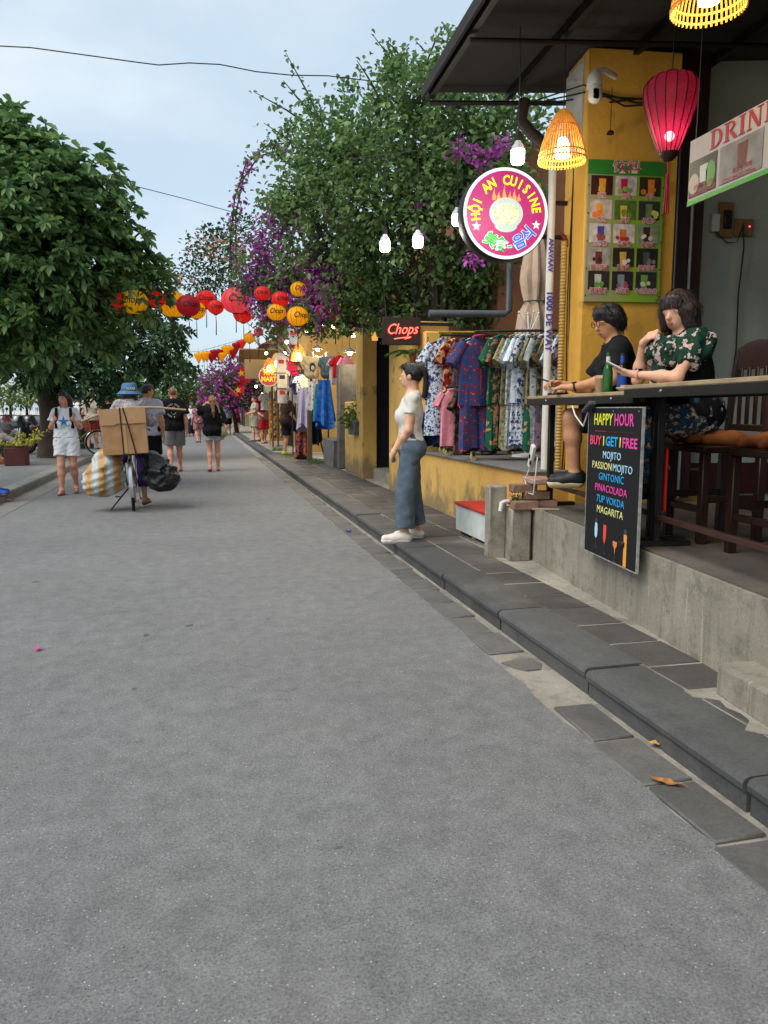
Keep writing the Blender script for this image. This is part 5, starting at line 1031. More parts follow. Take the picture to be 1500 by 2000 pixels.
for i, (t, lb) in enumerate(((.3, 'navy blue trousers hanging under the toile dress'), (.0, 'dark navy trousers by the corner pier'))):
    g = thing('hanging_trousers', lb, 'trousers', (2.83 + .25 * i, 9.5 - .02 * i, 1.32), R(20), 'clothes on the racks')
    for s_ in (-1, 1): tub((s_ * .09, 0, 0), (s_ * .1, 0, -.42), .095, .1, .035, .045, (1, 0, 0), 16, 6, .012, 4, i * 5 + s_).build('trouser_leg', SOL[3], g)
    MB().tube([(0, 0, .0), (0, 0, .94)], .006, 6).build('hanging_cord', m_dk, g)
t = thing('coat_stand', 'white coat stand with ball tipped prongs behind the wheeled rack', 'coat stand', (3.62, 8.2, ZT)); MB().tube([(0, 0, 0), (0, 0, 1.42)], .014, 8).build('pole', m_white, t)
for dx, dy in ((-.12, 0), (.13, .03), (0.02, -.08), (.03, .1)): MB().tube([(0, 0, 1.36), (dx, dy, 1.60)], .007, 6).build('prong', m_white, t); MB().ball((dx, dy, 1.61), .015, 8, 6).build('ball_tip', m_white, t)
MB().lathe([(.16, 0), (.15, .02), (.02, .04)], n=18, c0=True).build('base', m_white, t)
# neon sign board
p = PY(784, 647, 9.80); t = thing('neon_sign', 'brown board with red neon Chops lettering below the vine', 'sign', p, -.05)
MB().box((0, 0, 0), (.50, .05, .35), ch=.005).build('board', M('brown_board', '#2c1712', .7, .2), t)
neon = M('lit_neon_red', (1, .06, .04), .4, 0, emit=4.0); text('neon_lettering', 'Chops', .19, frame((0, -.032, .02), (1, 0, .03), (0, 0, 1)), neon, t, ext=.006, shear=.35, xs=.82, bold=-.002)
MB().tube([(-.1, -.035, -.10), (.0, -.035, -.085), (.12, -.035, -.075), (.04, -.035, -.10)], .005, 6).build('neon_tube', neon, t)
for x in (-.2, .2): MB().tube([(x, .0, .17), (x + .02, .3, .6)], .008, 6).build('hanger_bar', m_dk, t)
MB().box((.45, .03, .1), (.5, .03, .04)).build('wall_bracket', m_dk, t)

# ------------------------------------------------------------------ the three near people
W0 = lambda p: None
denim = cloth('blue_denim', '#525f6b', .30, .9, .22, 14); white_rib = cloth('white_rib_knit', '#c9c6bc', .05, .9, .3)
# young woman standing on the kerb
J = dict(elR=(.105, .012, .632), wrR=(.052, .088, .512), elL=(-.105, .02, .632), wrL=(-.05, .092, .51), knR=(.058, -.012, .285), anR=(.062, -.045, .045), toR=(.072, .055, .016), knL=(-.058, .032, .285), anL=(-.06, .035, .045), toL=(-.066, .135, .016), hed=(0, -.002, .928), nek=(0, -.014, .835))
hnd = {'R': ((-.62, .35, -.62), (-.3, -.8, -.2), .9), 'L': ((.62, .35, -.62), (.3, -.9, -.1), .8)}
gl_, j_, h_g = human('young woman in a white tee and wide blue jeans standing on the kerb', (1.90, 6.93, .132), R(80), 1.64, J, True, (R(-24), R(1)), 'fair', ('short', '#14100f'),
    dict(mat=white_rib, sleeve=.48, ease=.0075, hem=.05, loose=.006, wr=.003, neck=.022), dict(mat=denim, len=.93, ease=.013, flare=.016, waist=.078, wr=.0024), ('croc', '#cfc7ba', '#d6cfc4'), .0085, face='#a8675c', hand=hnd)
h_ = h_g
q = [cap(h_(0, -.055, .04), h_(0, -.078, .03), .022 * 1.64, .018 * 1.64)]
pts = [h_(0, -.078, .03), h_(0, -.088, -.0), h_(.002, -.09, -.03), h_(-.001, -.09, -.06), h_(.001, -.086, -.09), h_(0, -.082, -.115)]
br_ = []
for k in range(len(pts) - 1):
    for u in (0, .5): br_.append(ell(lerp(pts[k], pts[k + 1], u + .2), (.024, .026, .026), k=.006))
solid('braid', q + br_, .008, hairmat('#14100f'), gl_)
sh = [c_ for c_ in gl_.children if c_.name.startswith('shirt')][0]

# seated pair at the counter (z = 0 at the terrace floor, seats at .64 m)
def seat_pose(H, zs, lean=.03):
    a = zs / H + .05; return dict(pel=(0, 0, a + .012), hiR=(.05, .01, a), hiL=(-.05, .01, a), che=(0, lean, a + .195), nek=(0, lean + .015, a + .312), hed=(0, lean + .04, a + .398),
        shR=(.1, lean + .005, a + .285), shL=(-.1, lean + .005, a + .285)), a
blk_tee = cloth('black_tee', '#141417', .15, .9, .4)
Hm = 1.70; J, a = seat_pose(Hm, .64, .055); tzn = (tz - (PT + .012)) / Hm
J.update(elR=(.15, .15, tzn + .03), wrR=(.10, .285, tzn + .05), elL=(-.16, .10, tzn + .06), wrL=(-.10, .25, tzn + .03),
         knR=(.07, .235, a + .0), anR=(.075, .20, a - .245), toR=(.08, .285, a - .275), knL=(-.05, .24, a + .0), anL=(-.03, .22, a - .245), toL=(-.03, .30, a - .275))
mp_ = L(-.70, .49, PT + .012)
man, jm, hm_ = human('man in a black tee and round glasses looking at his phone at the counter', mp_, R(70), Hm, J, False, (R(20), R(-15)), 'tan', ('mop', '#1a1514'),
    dict(mat=blk_tee, sleeve=.7, ease=.012, hem=-.03, loose=.014, neck=.0), dict(mat=cloth('charcoal_shorts', '#1d2126'), len=.42, ease=.016, flare=.02), ('shoe', '#17181a', '#c8b48a'), .0085, face='#9a5f50',
    hand={'R': ((-.5, .75, .05), (-.4, -.2, -.8), .9), 'L': ((.35, .8, .05), (.2, -.1, -1), .7)})
mg = M('glasses_wire', '#2a2622', .35, .1, metal=.6)
gt_ = MB()
for sg_ in (1, -1):
    gt_.torus(hm_(.022 * sg_, .062, .004), .022, .0022, 20, 5, tuple(Vector(hm_(0, .2, 0)) - Vector(hm_(0, 0, 0)))); gt_.tube([hm_(.036 * sg_, .06, .007), hm_(.047 * sg_, .03, .008), hm_(.048 * sg_, -.005, .008)], .002, 5)
gt_.tube([hm_(-.009, .064, .006), hm_(.009, .064, .006)], .002, 5); gt_.build('glasses', mg, man)
def wpt(root, p, H): return root.matrix_basis @ Vector((p[0] * H, p[1] * H, p[2] * H))
bpy.context.view_layer.update()
def watch(root, j, H, sd, strap): 
    wr, el = Vector(j['wr' + sd]) * H, Vector(j['el' + sd]) * H; d = (wr - el).normalized(); c = wr - d * .02
    o = MB().torus(c, .0275, .0075, 22, 6, tuple(d)).build('watch', strap, root); up_ = Vector((0, 0, 1)); up_ = (up_ - d * up_.dot(d)).normalized(); MB().box(c + up_ * .03, (.034, .034, .012), rot=Matrix((d, up_.cross(d), up_)).transposed(), ch=.004).build('watch_face', M('black_gloss', '#08080a', .15, 0), o)
watch(man, jm, Hm, 'L', m_dk)
def phone(label, root, j, H, sd, off, tilt, case, yaw):
    p = wpt(root, j['wr' + sd], H); d = Vector(off); t = thing('phone', label, 'phone', p + d); m_ = Matrix.Rotation(yaw, 3, 'Z') @ Matrix.Rotation(tilt, 3, 'X')
    MB().box((0, 0, 0), (.075, .155, .009), rot=m_, ch=.004).build('case', case, t); MB().box(m_ @ Vector((0, 0, .0055)), (.068, .146, .002), rot=m_).build('screen', M('phone_screen', '#11151c', .12, 0, emit=.02), t)
phone('dark smartphone held by the man in the black tee', man, jm, Hm, 'R', (-.13, .02, .035), R(20), m_dk, R(60))

Hw = 1.60; J, a = seat_pose(Hw, .645, .05); tzn = (tz + .03 - (PT + .012)) / Hw
J.update(shR=(.092, .055, a + .28), shL=(-.092, .055, a + .28), elL=(-.155, .15, tzn + .03), wrL=(-.03, .255, tzn + .045), elR=(.11, .19, tzn + .03), wrR=(.05, .20, tzn + .165),
         knR=(.07, .235, a - .01), anR=(.06, .20, a - .25), toR=(.07, .285, a - .28), knL=(-.07, .235, a - .01), anL=(-.07, .19, a - .25), toL=(-.07, .28, a - .28))
scarf = MP('green_floral_scarf', ['#0f2a1f', '#13382a', '#123225', '#b9a39c', '#a5715c', '#c3b4ae'], 19, stops=[0, .3, .45, .56, .66, .7], fold=.5)
wom, jw, hw_ = human('woman with a dark bob and green floral scarf scrolling a phone at the counter', L(-1.62, .50, PT + .012), R(80), Hw, J, True, (R(30), R(-12)), 'fair', ('bob', '#2e1b18'),
    dict(mat=cloth('black_knit', '#0e0e10'), sleeve=.45, ease=.013, hem=-.04, loose=.012), dict(mat=MP('ethnic_print', ['#16384e', '#1c4a66', '#23303e', '#8a6a45', '#b4b0aa', '#8c3038'], 26, stops=[0, .34, .46, .54, .6, .66]), len=.9, ease=.018, flare=.02, wr=.008), ('shoe', '#232326'), .0085, face='#a05a54',
    hand={'L': ((.75, .45, .12), (0, -.1, 1), .5), 'R': ((-.55, -.15, .35), (-.2, -.8, -.4), 1.0)}, fat=1.06)
sc_ = Hw; sj = {k: v3(v) for k, v in jw.items()}
q = []
for k in range(26):   # folds wound about the shoulders
    aa = 2 * math.pi * k / 26; rx_, ry_ = .115, .075; c_ = sj['nek'] + v3((math.cos(aa) * rx_, math.sin(aa) * ry_ + .01, -.05 - .018 * math.cos(aa * 2) - .02 * (math.sin(aa) > .2)))
    q.append(ell(c_ * sc_, v3((.034, .034, .05)) * sc_, k=.03))
for sg_ in (-1, 1):
    for k in range(4): q.append(ell((sj['nek'] + v3((sg_ * (.02 + .014 * k * 0), .085 + .006 * k, -.10 - .045 * k))) * sc_, v3((.03, .017, .038)) * sc_, k=.02))
    q.append(cap((sj['sh' + 'RL'[sg_ < 0]]) * sc_, lerp(sj['sh' + 'RL'[sg_ < 0]], sj['el' + 'RL'[sg_ < 0]], .42) * sc_, .052 * sc_, .05 * sc_, .03))
solid('scarf', q, .009, scarf, wom, wr=.012, wl=.07, seed=3)
watch(wom, jw, Hw, 'L', M('pink_strap', '#d8a89a', .6, .05))
phone('smartphone with a white case held by the woman with the scarf', wom, jw, Hw, 'L', (-.075, .07, .045), R(28), m_white, R(62))
t = vt('red_strap', 'red woven strap hanging from the counter post', 'strap', -1.93, .16, 1.12); MB().box((0, 0, -.17), (.012, .036, .36), ch=.003).build('strap', cloth('red_webbing', '#c22a1a'), t)
# ------------------------------------------------------------------ bicycle, rider and load
chrome = M('chrome', '#b9bcc0', .25, .1, metal=.9); rub = M('tyre_rubber', '#131313', .8, .15)
def wheel(mb_parent, c, r, t, lean=None):
    w_ = MB().torus(c, r - .018, .019, 36, 8, (1, 0, 0)).build('wheel', rub, t); MB().torus(c, r - .042, .009, 36, 6, (1, 0, 0)).build('rim', chrome, w_)
    sp = MB(); c = Vector(c)
    for k in range(20):
        a = 2 * math.pi * k / 20; s_ = .03 if k % 2 else -.03; sp.tube([c + Vector((s_, 0, 0)), c + Vector((0, math.cos(a) * (r - .045), math.sin(a) * (r - .045)))], .0014, 4)
    sp.cyl(c - Vector((.05, 0, 0)), c + Vector((.05, 0, 0)), .018, n=10); sp.build('spokes', chrome, w_); return w_
def bicycle(label, loc, rz, lean, fm, steer=0, basket=False):
    """local +y forward, origin under the rear axle"""
    t = thing('bicycle', label, 'bicycle', loc, 0); t.rotation_euler = (0, lean, rz); r = .335; ra, fa = Vector((0, 0, r)), Vector((steer * .5, 1.06, r))
    wheel(None, ra, r, t); wheel(None, fa, r, t); bbk, st, hd = Vector((0, .43, .28)), Vector((0, .27, .80)), Vector((0, .86, .78))
    mb = MB()
    for a_, b_, rr in ((bbk, st, .016), (st, hd, .016), (bbk, hd - Vector((0, 0, .1)), .019), (hd - Vector((0, -.02, .15)), hd + Vector((0, -.02, .1)), .018)): mb.tube([a_, b_], rr, 8)
    for s_ in (-.05, .05): mb.tube([bbk, ra + Vector((s_, 0, 0))], .01, 6); mb.tube([st - Vector((0, 0, .05)), ra + Vector((s_, 0, 0))], .009, 6); mb.tube([hd - Vector((0, -.02, .15)), fa + Vector((s_, 0, 0))], .011, 6)
    mb.build('frame', fm, t)
    solid('saddle', [cap((0, .17, .88), (0, .36, .885), .075, .03, .03)], .014, m_dk, t, cuts=[((0, 0, .9), (0, 0, 1)), ((0, 0, .855), (0, 0, -1))])
    MB().tube([hd + Vector((0, -.02, .1)), hd + Vector((0, -.03, .24))], .011, 6).build('stem', chrome, t); hb = hd + Vector((0, -.03, .25))
    MB().tube([hb + Vector((-.28, -.2, .02)), hb + Vector((-.26, -.06, .03)), hb + Vector((-.1, .04, 0)), hb + Vector((.1, .04, 0)), hb + Vector((.26, -.06, .03)), hb + Vector((.28, -.2, .02))], .011, 6).build('handlebar', chrome, t)
    for s_ in (-1, 1): MB().tube([hb + Vector((s_ * .28, -.2, .02)), hb + Vector((s_ * .27, -.09, .03))], .016, 8).build('grip', m_dk, t)
    for c, a0, a1 in ((ra, 55, 200), (fa, 20, 165)):
        rings = [[c + Vector((x, -math.cos(R(a)) * (r + .02 + dz), math.sin(R(a)) * (r + .02 + dz))) for x, dz in ((-.03, -.012), (-.015, .004), (.015, .004), (.03, -.012), (.015, .0), (-.015, .0))] for a in range(a0 - 75, a1 - 55, 12)]
        MB().loft(rings).build('fender', chrome, t)
    MB().box((0, -.02, .76), (.16, .42, .014), ch=.003).build('carrier', m_dk, t)
    for s_ in (-1, 1): MB().tube([(s_ * .07, -.1, .76), (s_ * .06, 0, r)], .006, 6).build('carrier_strut', m_dk, t)
    for s_ in (-1, 1): MB().tube([bbk, bbk + Vector((s_ * .08, 0, 0)), bbk + Vector((s_ * .09, s_ * .03, -s_ * .165))], .009, 6).build('crank', chrome, t); MB().box(bbk + Vector((s_ * .14, s_ * .03, -s_ * .17)), (.1, .07, .022), ch=.005).build('pedal', m_dk, t)
    MB().cyl(bbk + Vector((.05, 0, 0)), bbk + Vector((.055, 0, 0)), .09, n=24).build('chainring', m_dk, t)
    MB().tube([(-.05, .05, .30), (-.3, -.02, .02)], .011, 6).build('kickstand', m_dk, t); MB().tube([(-.05, .0, .3), (-.15, .06, .19), (-.22, .03, .2)], .009, 6).build('kickstand_brace', m_dk, t)
    return t
BK = Vector((-.90, 10.72, .006))
bicycle('old bicycle ridden along the road with a cardboard box on its carrier', BK, R(4), R(-2), M('old_bike_paint', '#4d4034', .5, .3))
plaid = MP('plaid_shirt', ['#6f6a6a', '#a19c9c', '#8a8488', '#5e5458'], 30)
purple = cloth('purple_trousers', '#3a1f66', .15, .8)
Hr = 1.55; a = .90 / Hr + .045
J = dict(pel=(0, .0, a), hiR=(.055, .01, a), hiL=(-.055, .01, a), che=(0, .07, a + .18), nek=(0, .10, a + .285), hed=(0, .13, a + .37), shR=(.095, .095, a + .265), shL=(-.095, .095, a + .265), elR=(.17, .15, a + .12), elL=(-.2, .14, a + .10), wrR=(.16, .28, a + .10), wrL=(-.17, .28, a + .10),
         knR=(.085, .14, a - .19), anR=(.095, .085, .055), toR=(.13, .16, .03), knL=(-.08, .16, a - .06), anL=(-.10, .10, .30), toL=(-.11, .18, .27))
rid, jr, hr_ = human('cyclist in a plaid shirt, purple trousers and blue bucket hat riding the loaded bicycle', BK + Vector((-.02, .28, .03)), R(4), Hr, J, True, (0, R(-6)), 'tan', ('bob', '#151011'), dict(mat=plaid, sleeve=1.8, ease=.014, hem=-.03, loose=.014), dict(mat=purple, len=.86, ease=.012, flare=.012), ('sandal', '#7a2a1c'), .011)
ht = thing('bucket_hat', 'washed blue denim bucket hat worn by the cyclist', 'hat', rid.matrix_basis @ Vector(hr_(0, -.005, .02)), R(4)); hm2 = cloth('washed_denim', '#4d7196', .15, .85, .3)
hat = MB().lathe([(.001, .105), (.06, .103), (.088, .09), (.10, .06), (.107, .012), (.112, .0), (.165, -.045), (.168, -.052), (.11, -.012)], n=28); hat.build('crown', hm2, ht)
text('lettering', 'GUCCI', .035, frame((.02, -.113, .022), (1, 0, 0), (0, .1, 1)), m_white, ht, ext=.002, xs=1.0, bold=.001)
cb = M('cardboard', '#a07a55', .85, .16, 7, bump=.5, bs=9)
bxo = thing('cardboard_box', 'brown cardboard box strapped upright on the bicycle carrier', 'box', BK + Vector((-.05, -.09, .765)), R(3)); bxo.rotation_euler.y = R(-3)
MB().box((0, 0, .29), (.56, .30, .575), ch=.006).build('body', cb, bxo)
fl = MB().loft([[Vector((x, -.158 - e, z)) for x, z in ((-.283, .595), (.283, .595), (.283, .40), (.1, .396), (-.08, .405), (-.12, .385), (-.27, .39), (-.283, .40))] for e in (0, .006)]).build('flap', M('cardboard_light', '#ab8660', .85, .08, 10), bxo)
MB().box((-.01, -.1545, .2), (.06, .004, .36)).build('tape', M('packing_tape', '#b8935f', .3, .08), bxo)
for pts in ([(-.03, -.168, .6), (-.03, -.168, .3), (-.03, -.158, 0)], [(.01, -.168, .6), (.07, -.168, .3), (.12, -.158, .0)]): MB().tube(pts, .008, 6).build('strap', m_dk, bxo)
for zz in (-.03, .01): MB().tube([(zz, -.165, .6), (zz, 0, .584), (zz, .16, .58)], .008, 6).build('strap', m_dk, bxo)
# striped sack and black sack
n = NT('striped_tarp'); v = n.pos(False, (1, .25, .10)); wv = n.n('TexWave', wave_type='BANDS'); wv.inputs['Scale'].default_value = 1.75; wv.inputs['Distortion'].default_value = 2.0; n.l(v, wv.inputs['Vector'])
c = n.ramp(wv.outputs['Fac'], [(0, '#a87c40'), (.42, '#ad8a58'), (.58, '#9aa5a6'), (1, '#abb2b2')]); n.base(c); n.b.inputs['Roughness'].default_value = .45; n.bump(n.noise(n.pos(), 9, 5), .9, .04)
sk = thing('striped_sack', 'large orange and white striped woven sack hanging beside the bicycle', 'sack', BK + Vector((-.37, .05, .40)), R(4))
solid('sack', [ell((0, 0, .0), (.25, .25, .20), k=.12), ell((.05, 0, .2), (.2, .22, .22), k=.15), cap((.12, 0, .36), (.2, 0, .46), .1, .05, .12), ell((-.09, -.02, -.06), (.15, .2, .12), k=.1)], .016, n.m, sk, wr=.02, wl=.16, seed=4, cuts=[((0, 0, -.205), (0, 0, -1))])
n = NT('black_plastic'); n.base((.008, .008, .01)); n.b.inputs['Roughness'].default_value = .28; n.bump(n.noise(n.pos(), 12, 6), 1.0, .05)
sb = thing('black_sack', 'bulging black plastic sack hanging beside the bicycle', 'sack', BK + Vector((.33, .10, .40)), R(4))
solid('sack', [ell((.06, 0, .02), (.22, .24, .18), k=.1), ell((-.04, 0, .15), (.16, .2, .2), k=.12), cap((-.1, 0, .3), (-.16, 0, .42), .09, .04, .1)], .016, n.m, sb, wr=.025, wl=.12, seed=6)
pl_ = thing('carrying_pole', 'pale wooden carrying pole laid across the bicycle behind the cyclist', 'pole', BK + Vector((0, .12, 1.32)), R(4)); MB().tube([(-.62, 0, -.13), (-.3, 0, .0), (.0, 0, .05), (.3, 0, .055), (.72, 0, .02)], [.014, .017, .018, .017, .013], 8).build('pole', m_pale, pl_)

# ------------------------------------------------------------------ walkers on the road
def walk(st=.06, sw=.05):
    return dict(knR=(.052, .05 * st / .06, .288), anR=(.055, .0 + st, .048), toR=(.065, .105 + st, .022), knL=(-.052, .0, .285), anL=(-.055, -.06 - st, .065), toL=(-.065, .03 - st, .02), elR=(.135, -.05, .635), wrR=(.145, -.04 + sw * .2, .495), elL=(-.135, -.01, .635), wrL=(-.145, .06, .50))
wc = cloth('white_cotton', '#e0e0e2', .04); wc2 = cloth('cream_cotton', '#b0a898', .06); bk = cloth('black_cotton', '#0f0f12', .2); gy = cloth('grey_cotton', '#6f7072', .08)
# woman in white with backpack walking toward the camera
J = walk(.05); J.update(hiR=(.058, 0, .515), hiL=(-.058, 0, .515), elR=(.135, .0, .655), wrR=(.075, .085, .735), elL=(-.135, .0, .655), wrL=(-.075, .085, .735))
ww, jj, hh_ = human('woman in a white starfish tee and white shorts walking beside the riverside kerb', (-2.08, 13.1, .008), R(180), 1.62, J, True, (R(-28), R(-4)), 'pink', ('long', '#2e1d16'), dict(mat=wc, sleeve=.6, ease=.014, hem=.035, loose=.012), dict(mat=wc, len=.30, ease=.012, flare=.018, waist=.06), ('sandal', '#7a5a48'), .0105, face='#a8605a',
    hand={'R': ((-.1, -.3, .8), (0, -1, -.2), 1.3), 'L': ((.1, -.3, .8), (0, -1, -.2), 1.3)})
st5 = [(math.sin(2 * math.pi * k / 10) * (.10 if k % 2 == 0 else .03), math.cos(2 * math.pi * k / 10) * (.10 if k % 2 == 0 else .03)) for k in range(10)]
MB().prism(st5, (0, .152, 1.155), (-1, 0, 0), (0, .12, 1), .004).build('starfish_print', M('starfish_blue', '#2a7ab8', .8, .3, 30), ww, smooth=0)
for sg_ in (-1, 1): MB().loft([[Vector((sg_ * (.105 + e * .018), y_ * 1.0, z)) for e in (-1, 1) for y_ in (0,)] + [Vector((sg_ * (.105 - e * .018), y_ + .014, z)) for e in (-1, 1) for y_ in (0,)] for y_, z in ()] or [[Vector((sg_ * .085, .10, 1.36)), Vector((sg_ * .125, .10, 1.36)), Vector((sg_ * .125, .125, 1.37)), Vector((sg_ * .085, .125, 1.37))], [Vector((sg_ * .085, .125, 1.22)), Vector((sg_ * .125, .115, 1.22)), Vector((sg_ * .128, .14, 1.22)), Vector((sg_ * .088, .15, 1.22))], [Vector((sg_ * .10, .10, 1.05)), Vector((sg_ * .14, .07, 1.05)), Vector((sg_ * .15, .09, 1.05)), Vector((sg_ * .11, .13, 1.05))]]).build('backpack_strap', bk, ww)
solid('backpack', [ell((0, -.18, 1.18), (.15, .09, .2), k=.05)], .02, bk, ww)
# man in white tee with sling bag
J = walk(.04); p = PZ(290, 938, .006)
mw, jj, hh_ = human('man in a white tee with a black sling strap walking ahead of the cyclist', (p.x + .09, 14.6, .006), R(-6), 1.80, J, False, (R(-55), R(-4)), 'tan', ('short', '#17110e'), dict(mat=cloth('lilac_white_cotton', '#b2b2c4', .05), sleeve=.62, ease=.018, hem=-.035, loose=.016), dict(mat=bk, len=.48, ease=.018, flare=.02), ('shoe', '#1c1c1e'), .0105)
MB().tube([(-.12, -.06, 1.50), (-.05, -.15, 1.36), (.05, -.15, 1.2), (.17, -.06, 1.02)], [.02, .022, .022, .02], 6).build('sling_strap', bk, mw); solid('sling_bag', [ell((.17, -.03, .98), (.05, .1, .09))], .016, bk, mw)
# man in black tee
J = walk(.06); bt_, jj, hh_ = human('tall man in a black printed tee and grey shorts walking away', (-.55, 17.3, .006), R(2), 1.83, J, False, (R(4), 0), 'pink', ('crop', '#7a5636'), dict(mat=bk, sleeve=.72, ease=.02, hem=-.035, loose=.02), dict(mat=gy, len=.43, ease=.02, flare=.02), ('sandal', '#4a3226'), .0115)
MB().prism([(math.cos(a) * .06, math.sin(a) * .09) for a in [2 * math.pi * k / 16 for k in range(16)]], (0, -.158, 1.32), (1, 0, 0), (0, 0, 1), .003).build('back_print', M('shirt_print_green', '#7f8f78', .8, .4, 30), bt_, smooth=0)
for s_, r0, a0, a1 in (('FIND YOUR', .135, -55, 55), ('OWN ROAD', .135, 235, 125)):
    for k, ch in enumerate(s_):
        if ch == ' ': continue
        aa = R(a0 + (a1 - a0) * k / (len(s_) - 1)); d = Vector((math.sin(aa), 0, math.cos(aa))); t_ = Vector((math.cos(aa), 0, -math.sin(aa))); f_ = -1 if a0 > 90 else 1
        text('lettering', ch, .05, frame(Vector((0, -.163, 1.32)) + d * r0, t_ * f_, d * f_), M('print_grey_white', '#a8a8a4', .8, 0), bt_, ext=.002, bold=.002)
solid('shoulder_bag', [ell((.11, -.16, 1.22), (.07, .04, .11), Matrix.Rotation(R(35), 3, 'Y'))], .016, bk, bt_)
MB().tube([(-.1, -.07, 1.56), (.02, -.165, 1.36), (.16, -.12, 1.14), (.18, 0, 1.1)], .012, 6).build('bag_strap', bk, bt_)
# woman in black top, arm raised to her hair
J = walk(.035); J.update(elL=(-.185, .02, .80), wrL=(-.075, .035, .90), elR=(.13, -.02, .64), wrR=(.14, .03, .50))
bw_, jj, hh_ = human('woman in an oversized black top and denim shorts raising her hand to her head', (.27, 17.25, .006), R(2), 1.65, J, True, (R(-10), R(-4)), 'pink', ('pony', '#8a5f3a'), dict(mat=bk, sleeve=1.0, ease=.03, hem=-.05, loose=.025), dict(mat=cloth('pale_denim', '#9aa3ac'), len=.22, ease=.02, flare=.02), ('sandal', '#4a3226'), .011, hand={'L': ((.7, -.3, .4), (.2, .3, -.8), .6)})
solid('long_hair', [cap((0, -.135, 1.55), (.01, -.165, 1.3), .038, .03, .03), cap((.01, -.165, 1.3), (.015, -.165, 1.18), .03, .012, .03)], .012, hairmat('#8a5f3a'), bw_)
tb = thing('shoulder_bag', 'cream crochet shoulder bag hanging beside the woman in the black top', 'bag', (.27 + .22, 17.17, .87)); solid('pouch', [ell((0, 0, -.03), (.09, .06, .09)), ell((0, 0, .05), (.06, .05, .08), k=.05)], .014, cloth('crochet_cream', '#9a8a68'), tb)
MB().tube([(0, 0, .1), (-.04, -.03, .3), (-.1, -.03, .53), (-.13, .06, .6)], [.02, .02, .018, .016], 6).build('strap', cloth('crochet_cream', '#9a8a68'), tb)

def far(label, px, feet, z, H, head, top, bot, tone='fair', hair=('short', '#17120f'), fem=False, J=None, vox=.02, Y=None, look=(0, 0), shoes=('sandal', '#3a2c22'), group=None, fat=1.0):
    p = PZ(px, feet, z) if Y is None else PY(px, 800, Y); return human(label, (p.x, p.y, z), R(head), H, J or walk(.04), fem, look, tone, hair, top, bot, shoes, vox, group, fat=fat)
T = lambda m_, s_=.6, e=.018, h_=-.03: dict(mat=m_, sleeve=s_, ease=e, hem=h_, loose=.015)
S = lambda m_, l_=.45: dict(mat=m_, len=l_, ease=.018, flare=.02)
z1 = .122
far('man in a cream tee and red shorts walking on the riverside pavement', 178, 872, z1, 1.80, -5, T(wc2), S(cloth('brick_red_cotton', '#7a2c2c')), 'pink', ('crop', '#4a382a'), Y=25.5, vox=.016)
far('woman in a black racerback top walking on the riverside pavement', 210, 870, z1, 1.66, 0, T(bk, 0, .006, .0), S(cloth('navy_skirt', '#1c2240'), .7), 'pink', ('bun', '#a07848'), True, Y=24, vox=.016)
far('person in a white tee and turquoise cap on the riverside pavement', 152, 872, z1, 1.70, 10, T(wc), S(cloth('slate_cotton', '#3a4452')), 'tan', ('short', '#1f8aa0'), Y=28)
far('woman in a white shirt and dark wide trousers walking toward the cyclist', 374, 852, .006, 1.62, 178, T(wc, 1.4, .014, .0), S(cloth('teal_trousers', '#1d2f38'), .92), 'fair', ('long', '#17120f'), True, look=(R(15), 0))
far('woman in a floral dress hidden behind the woman in black', 388, 864, .006, 1.64, 20, T(MP('tropical_print', ['#b8a8a8', '#c05a7a', '#3a5a3a', '#d8d0c8'], 16), .5, .02, -.1), S(MP('tropical_print', []), .42), 'pink', ('long', '#2e1d16'), True)
far('man in a pale blue tee and black shorts walking far along the kerb', 446, 848, .006, 1.78, 0, T(cloth('pale_blue_cotton', '#a8bcc8')), S(bk, .45), 'fair', ('short', '#17120f'))
far('woman in a maroon dress walking beside the man in the pale blue tee', 463, 846, .006, 1.62, 0, T(cloth('maroon_cotton', '#5a1226'), .2, .02, -.12), S(MATS['maroon_cotton'], .3), 'fair', ('long', '#17120f'), True)
p = PZ(497, 862, .13); J = walk(.02); J.update(elR=(.13, .03, .65), wrR=(.11, .13, .61), elL=(-.13, .03, .65), wrL=(-.11, .13, .62))
far('man in a cream print shirt and pale shorts standing at the goods shelf', 499, 862, .132, 1.74, 100, T(MP('cream_print', ['#9c9682', '#b3ad98', '#8a8470', '#a8a08a'], 30), .6, .02, -.06), S(cloth('stone_shorts', '#8f8f84'), .42), 'pink', ('short', '#3a3230'), J=J, vox=.018)
far('person in red shorts half hidden by the goods shelf', 516, 866, .132, 1.66, 200, T(cloth('dusty_rose', '#8a5a5a')), S(cloth('scarlet_shorts', '#a01c20'), .45), 'tan', ('short', '#2a211c'), J=J)
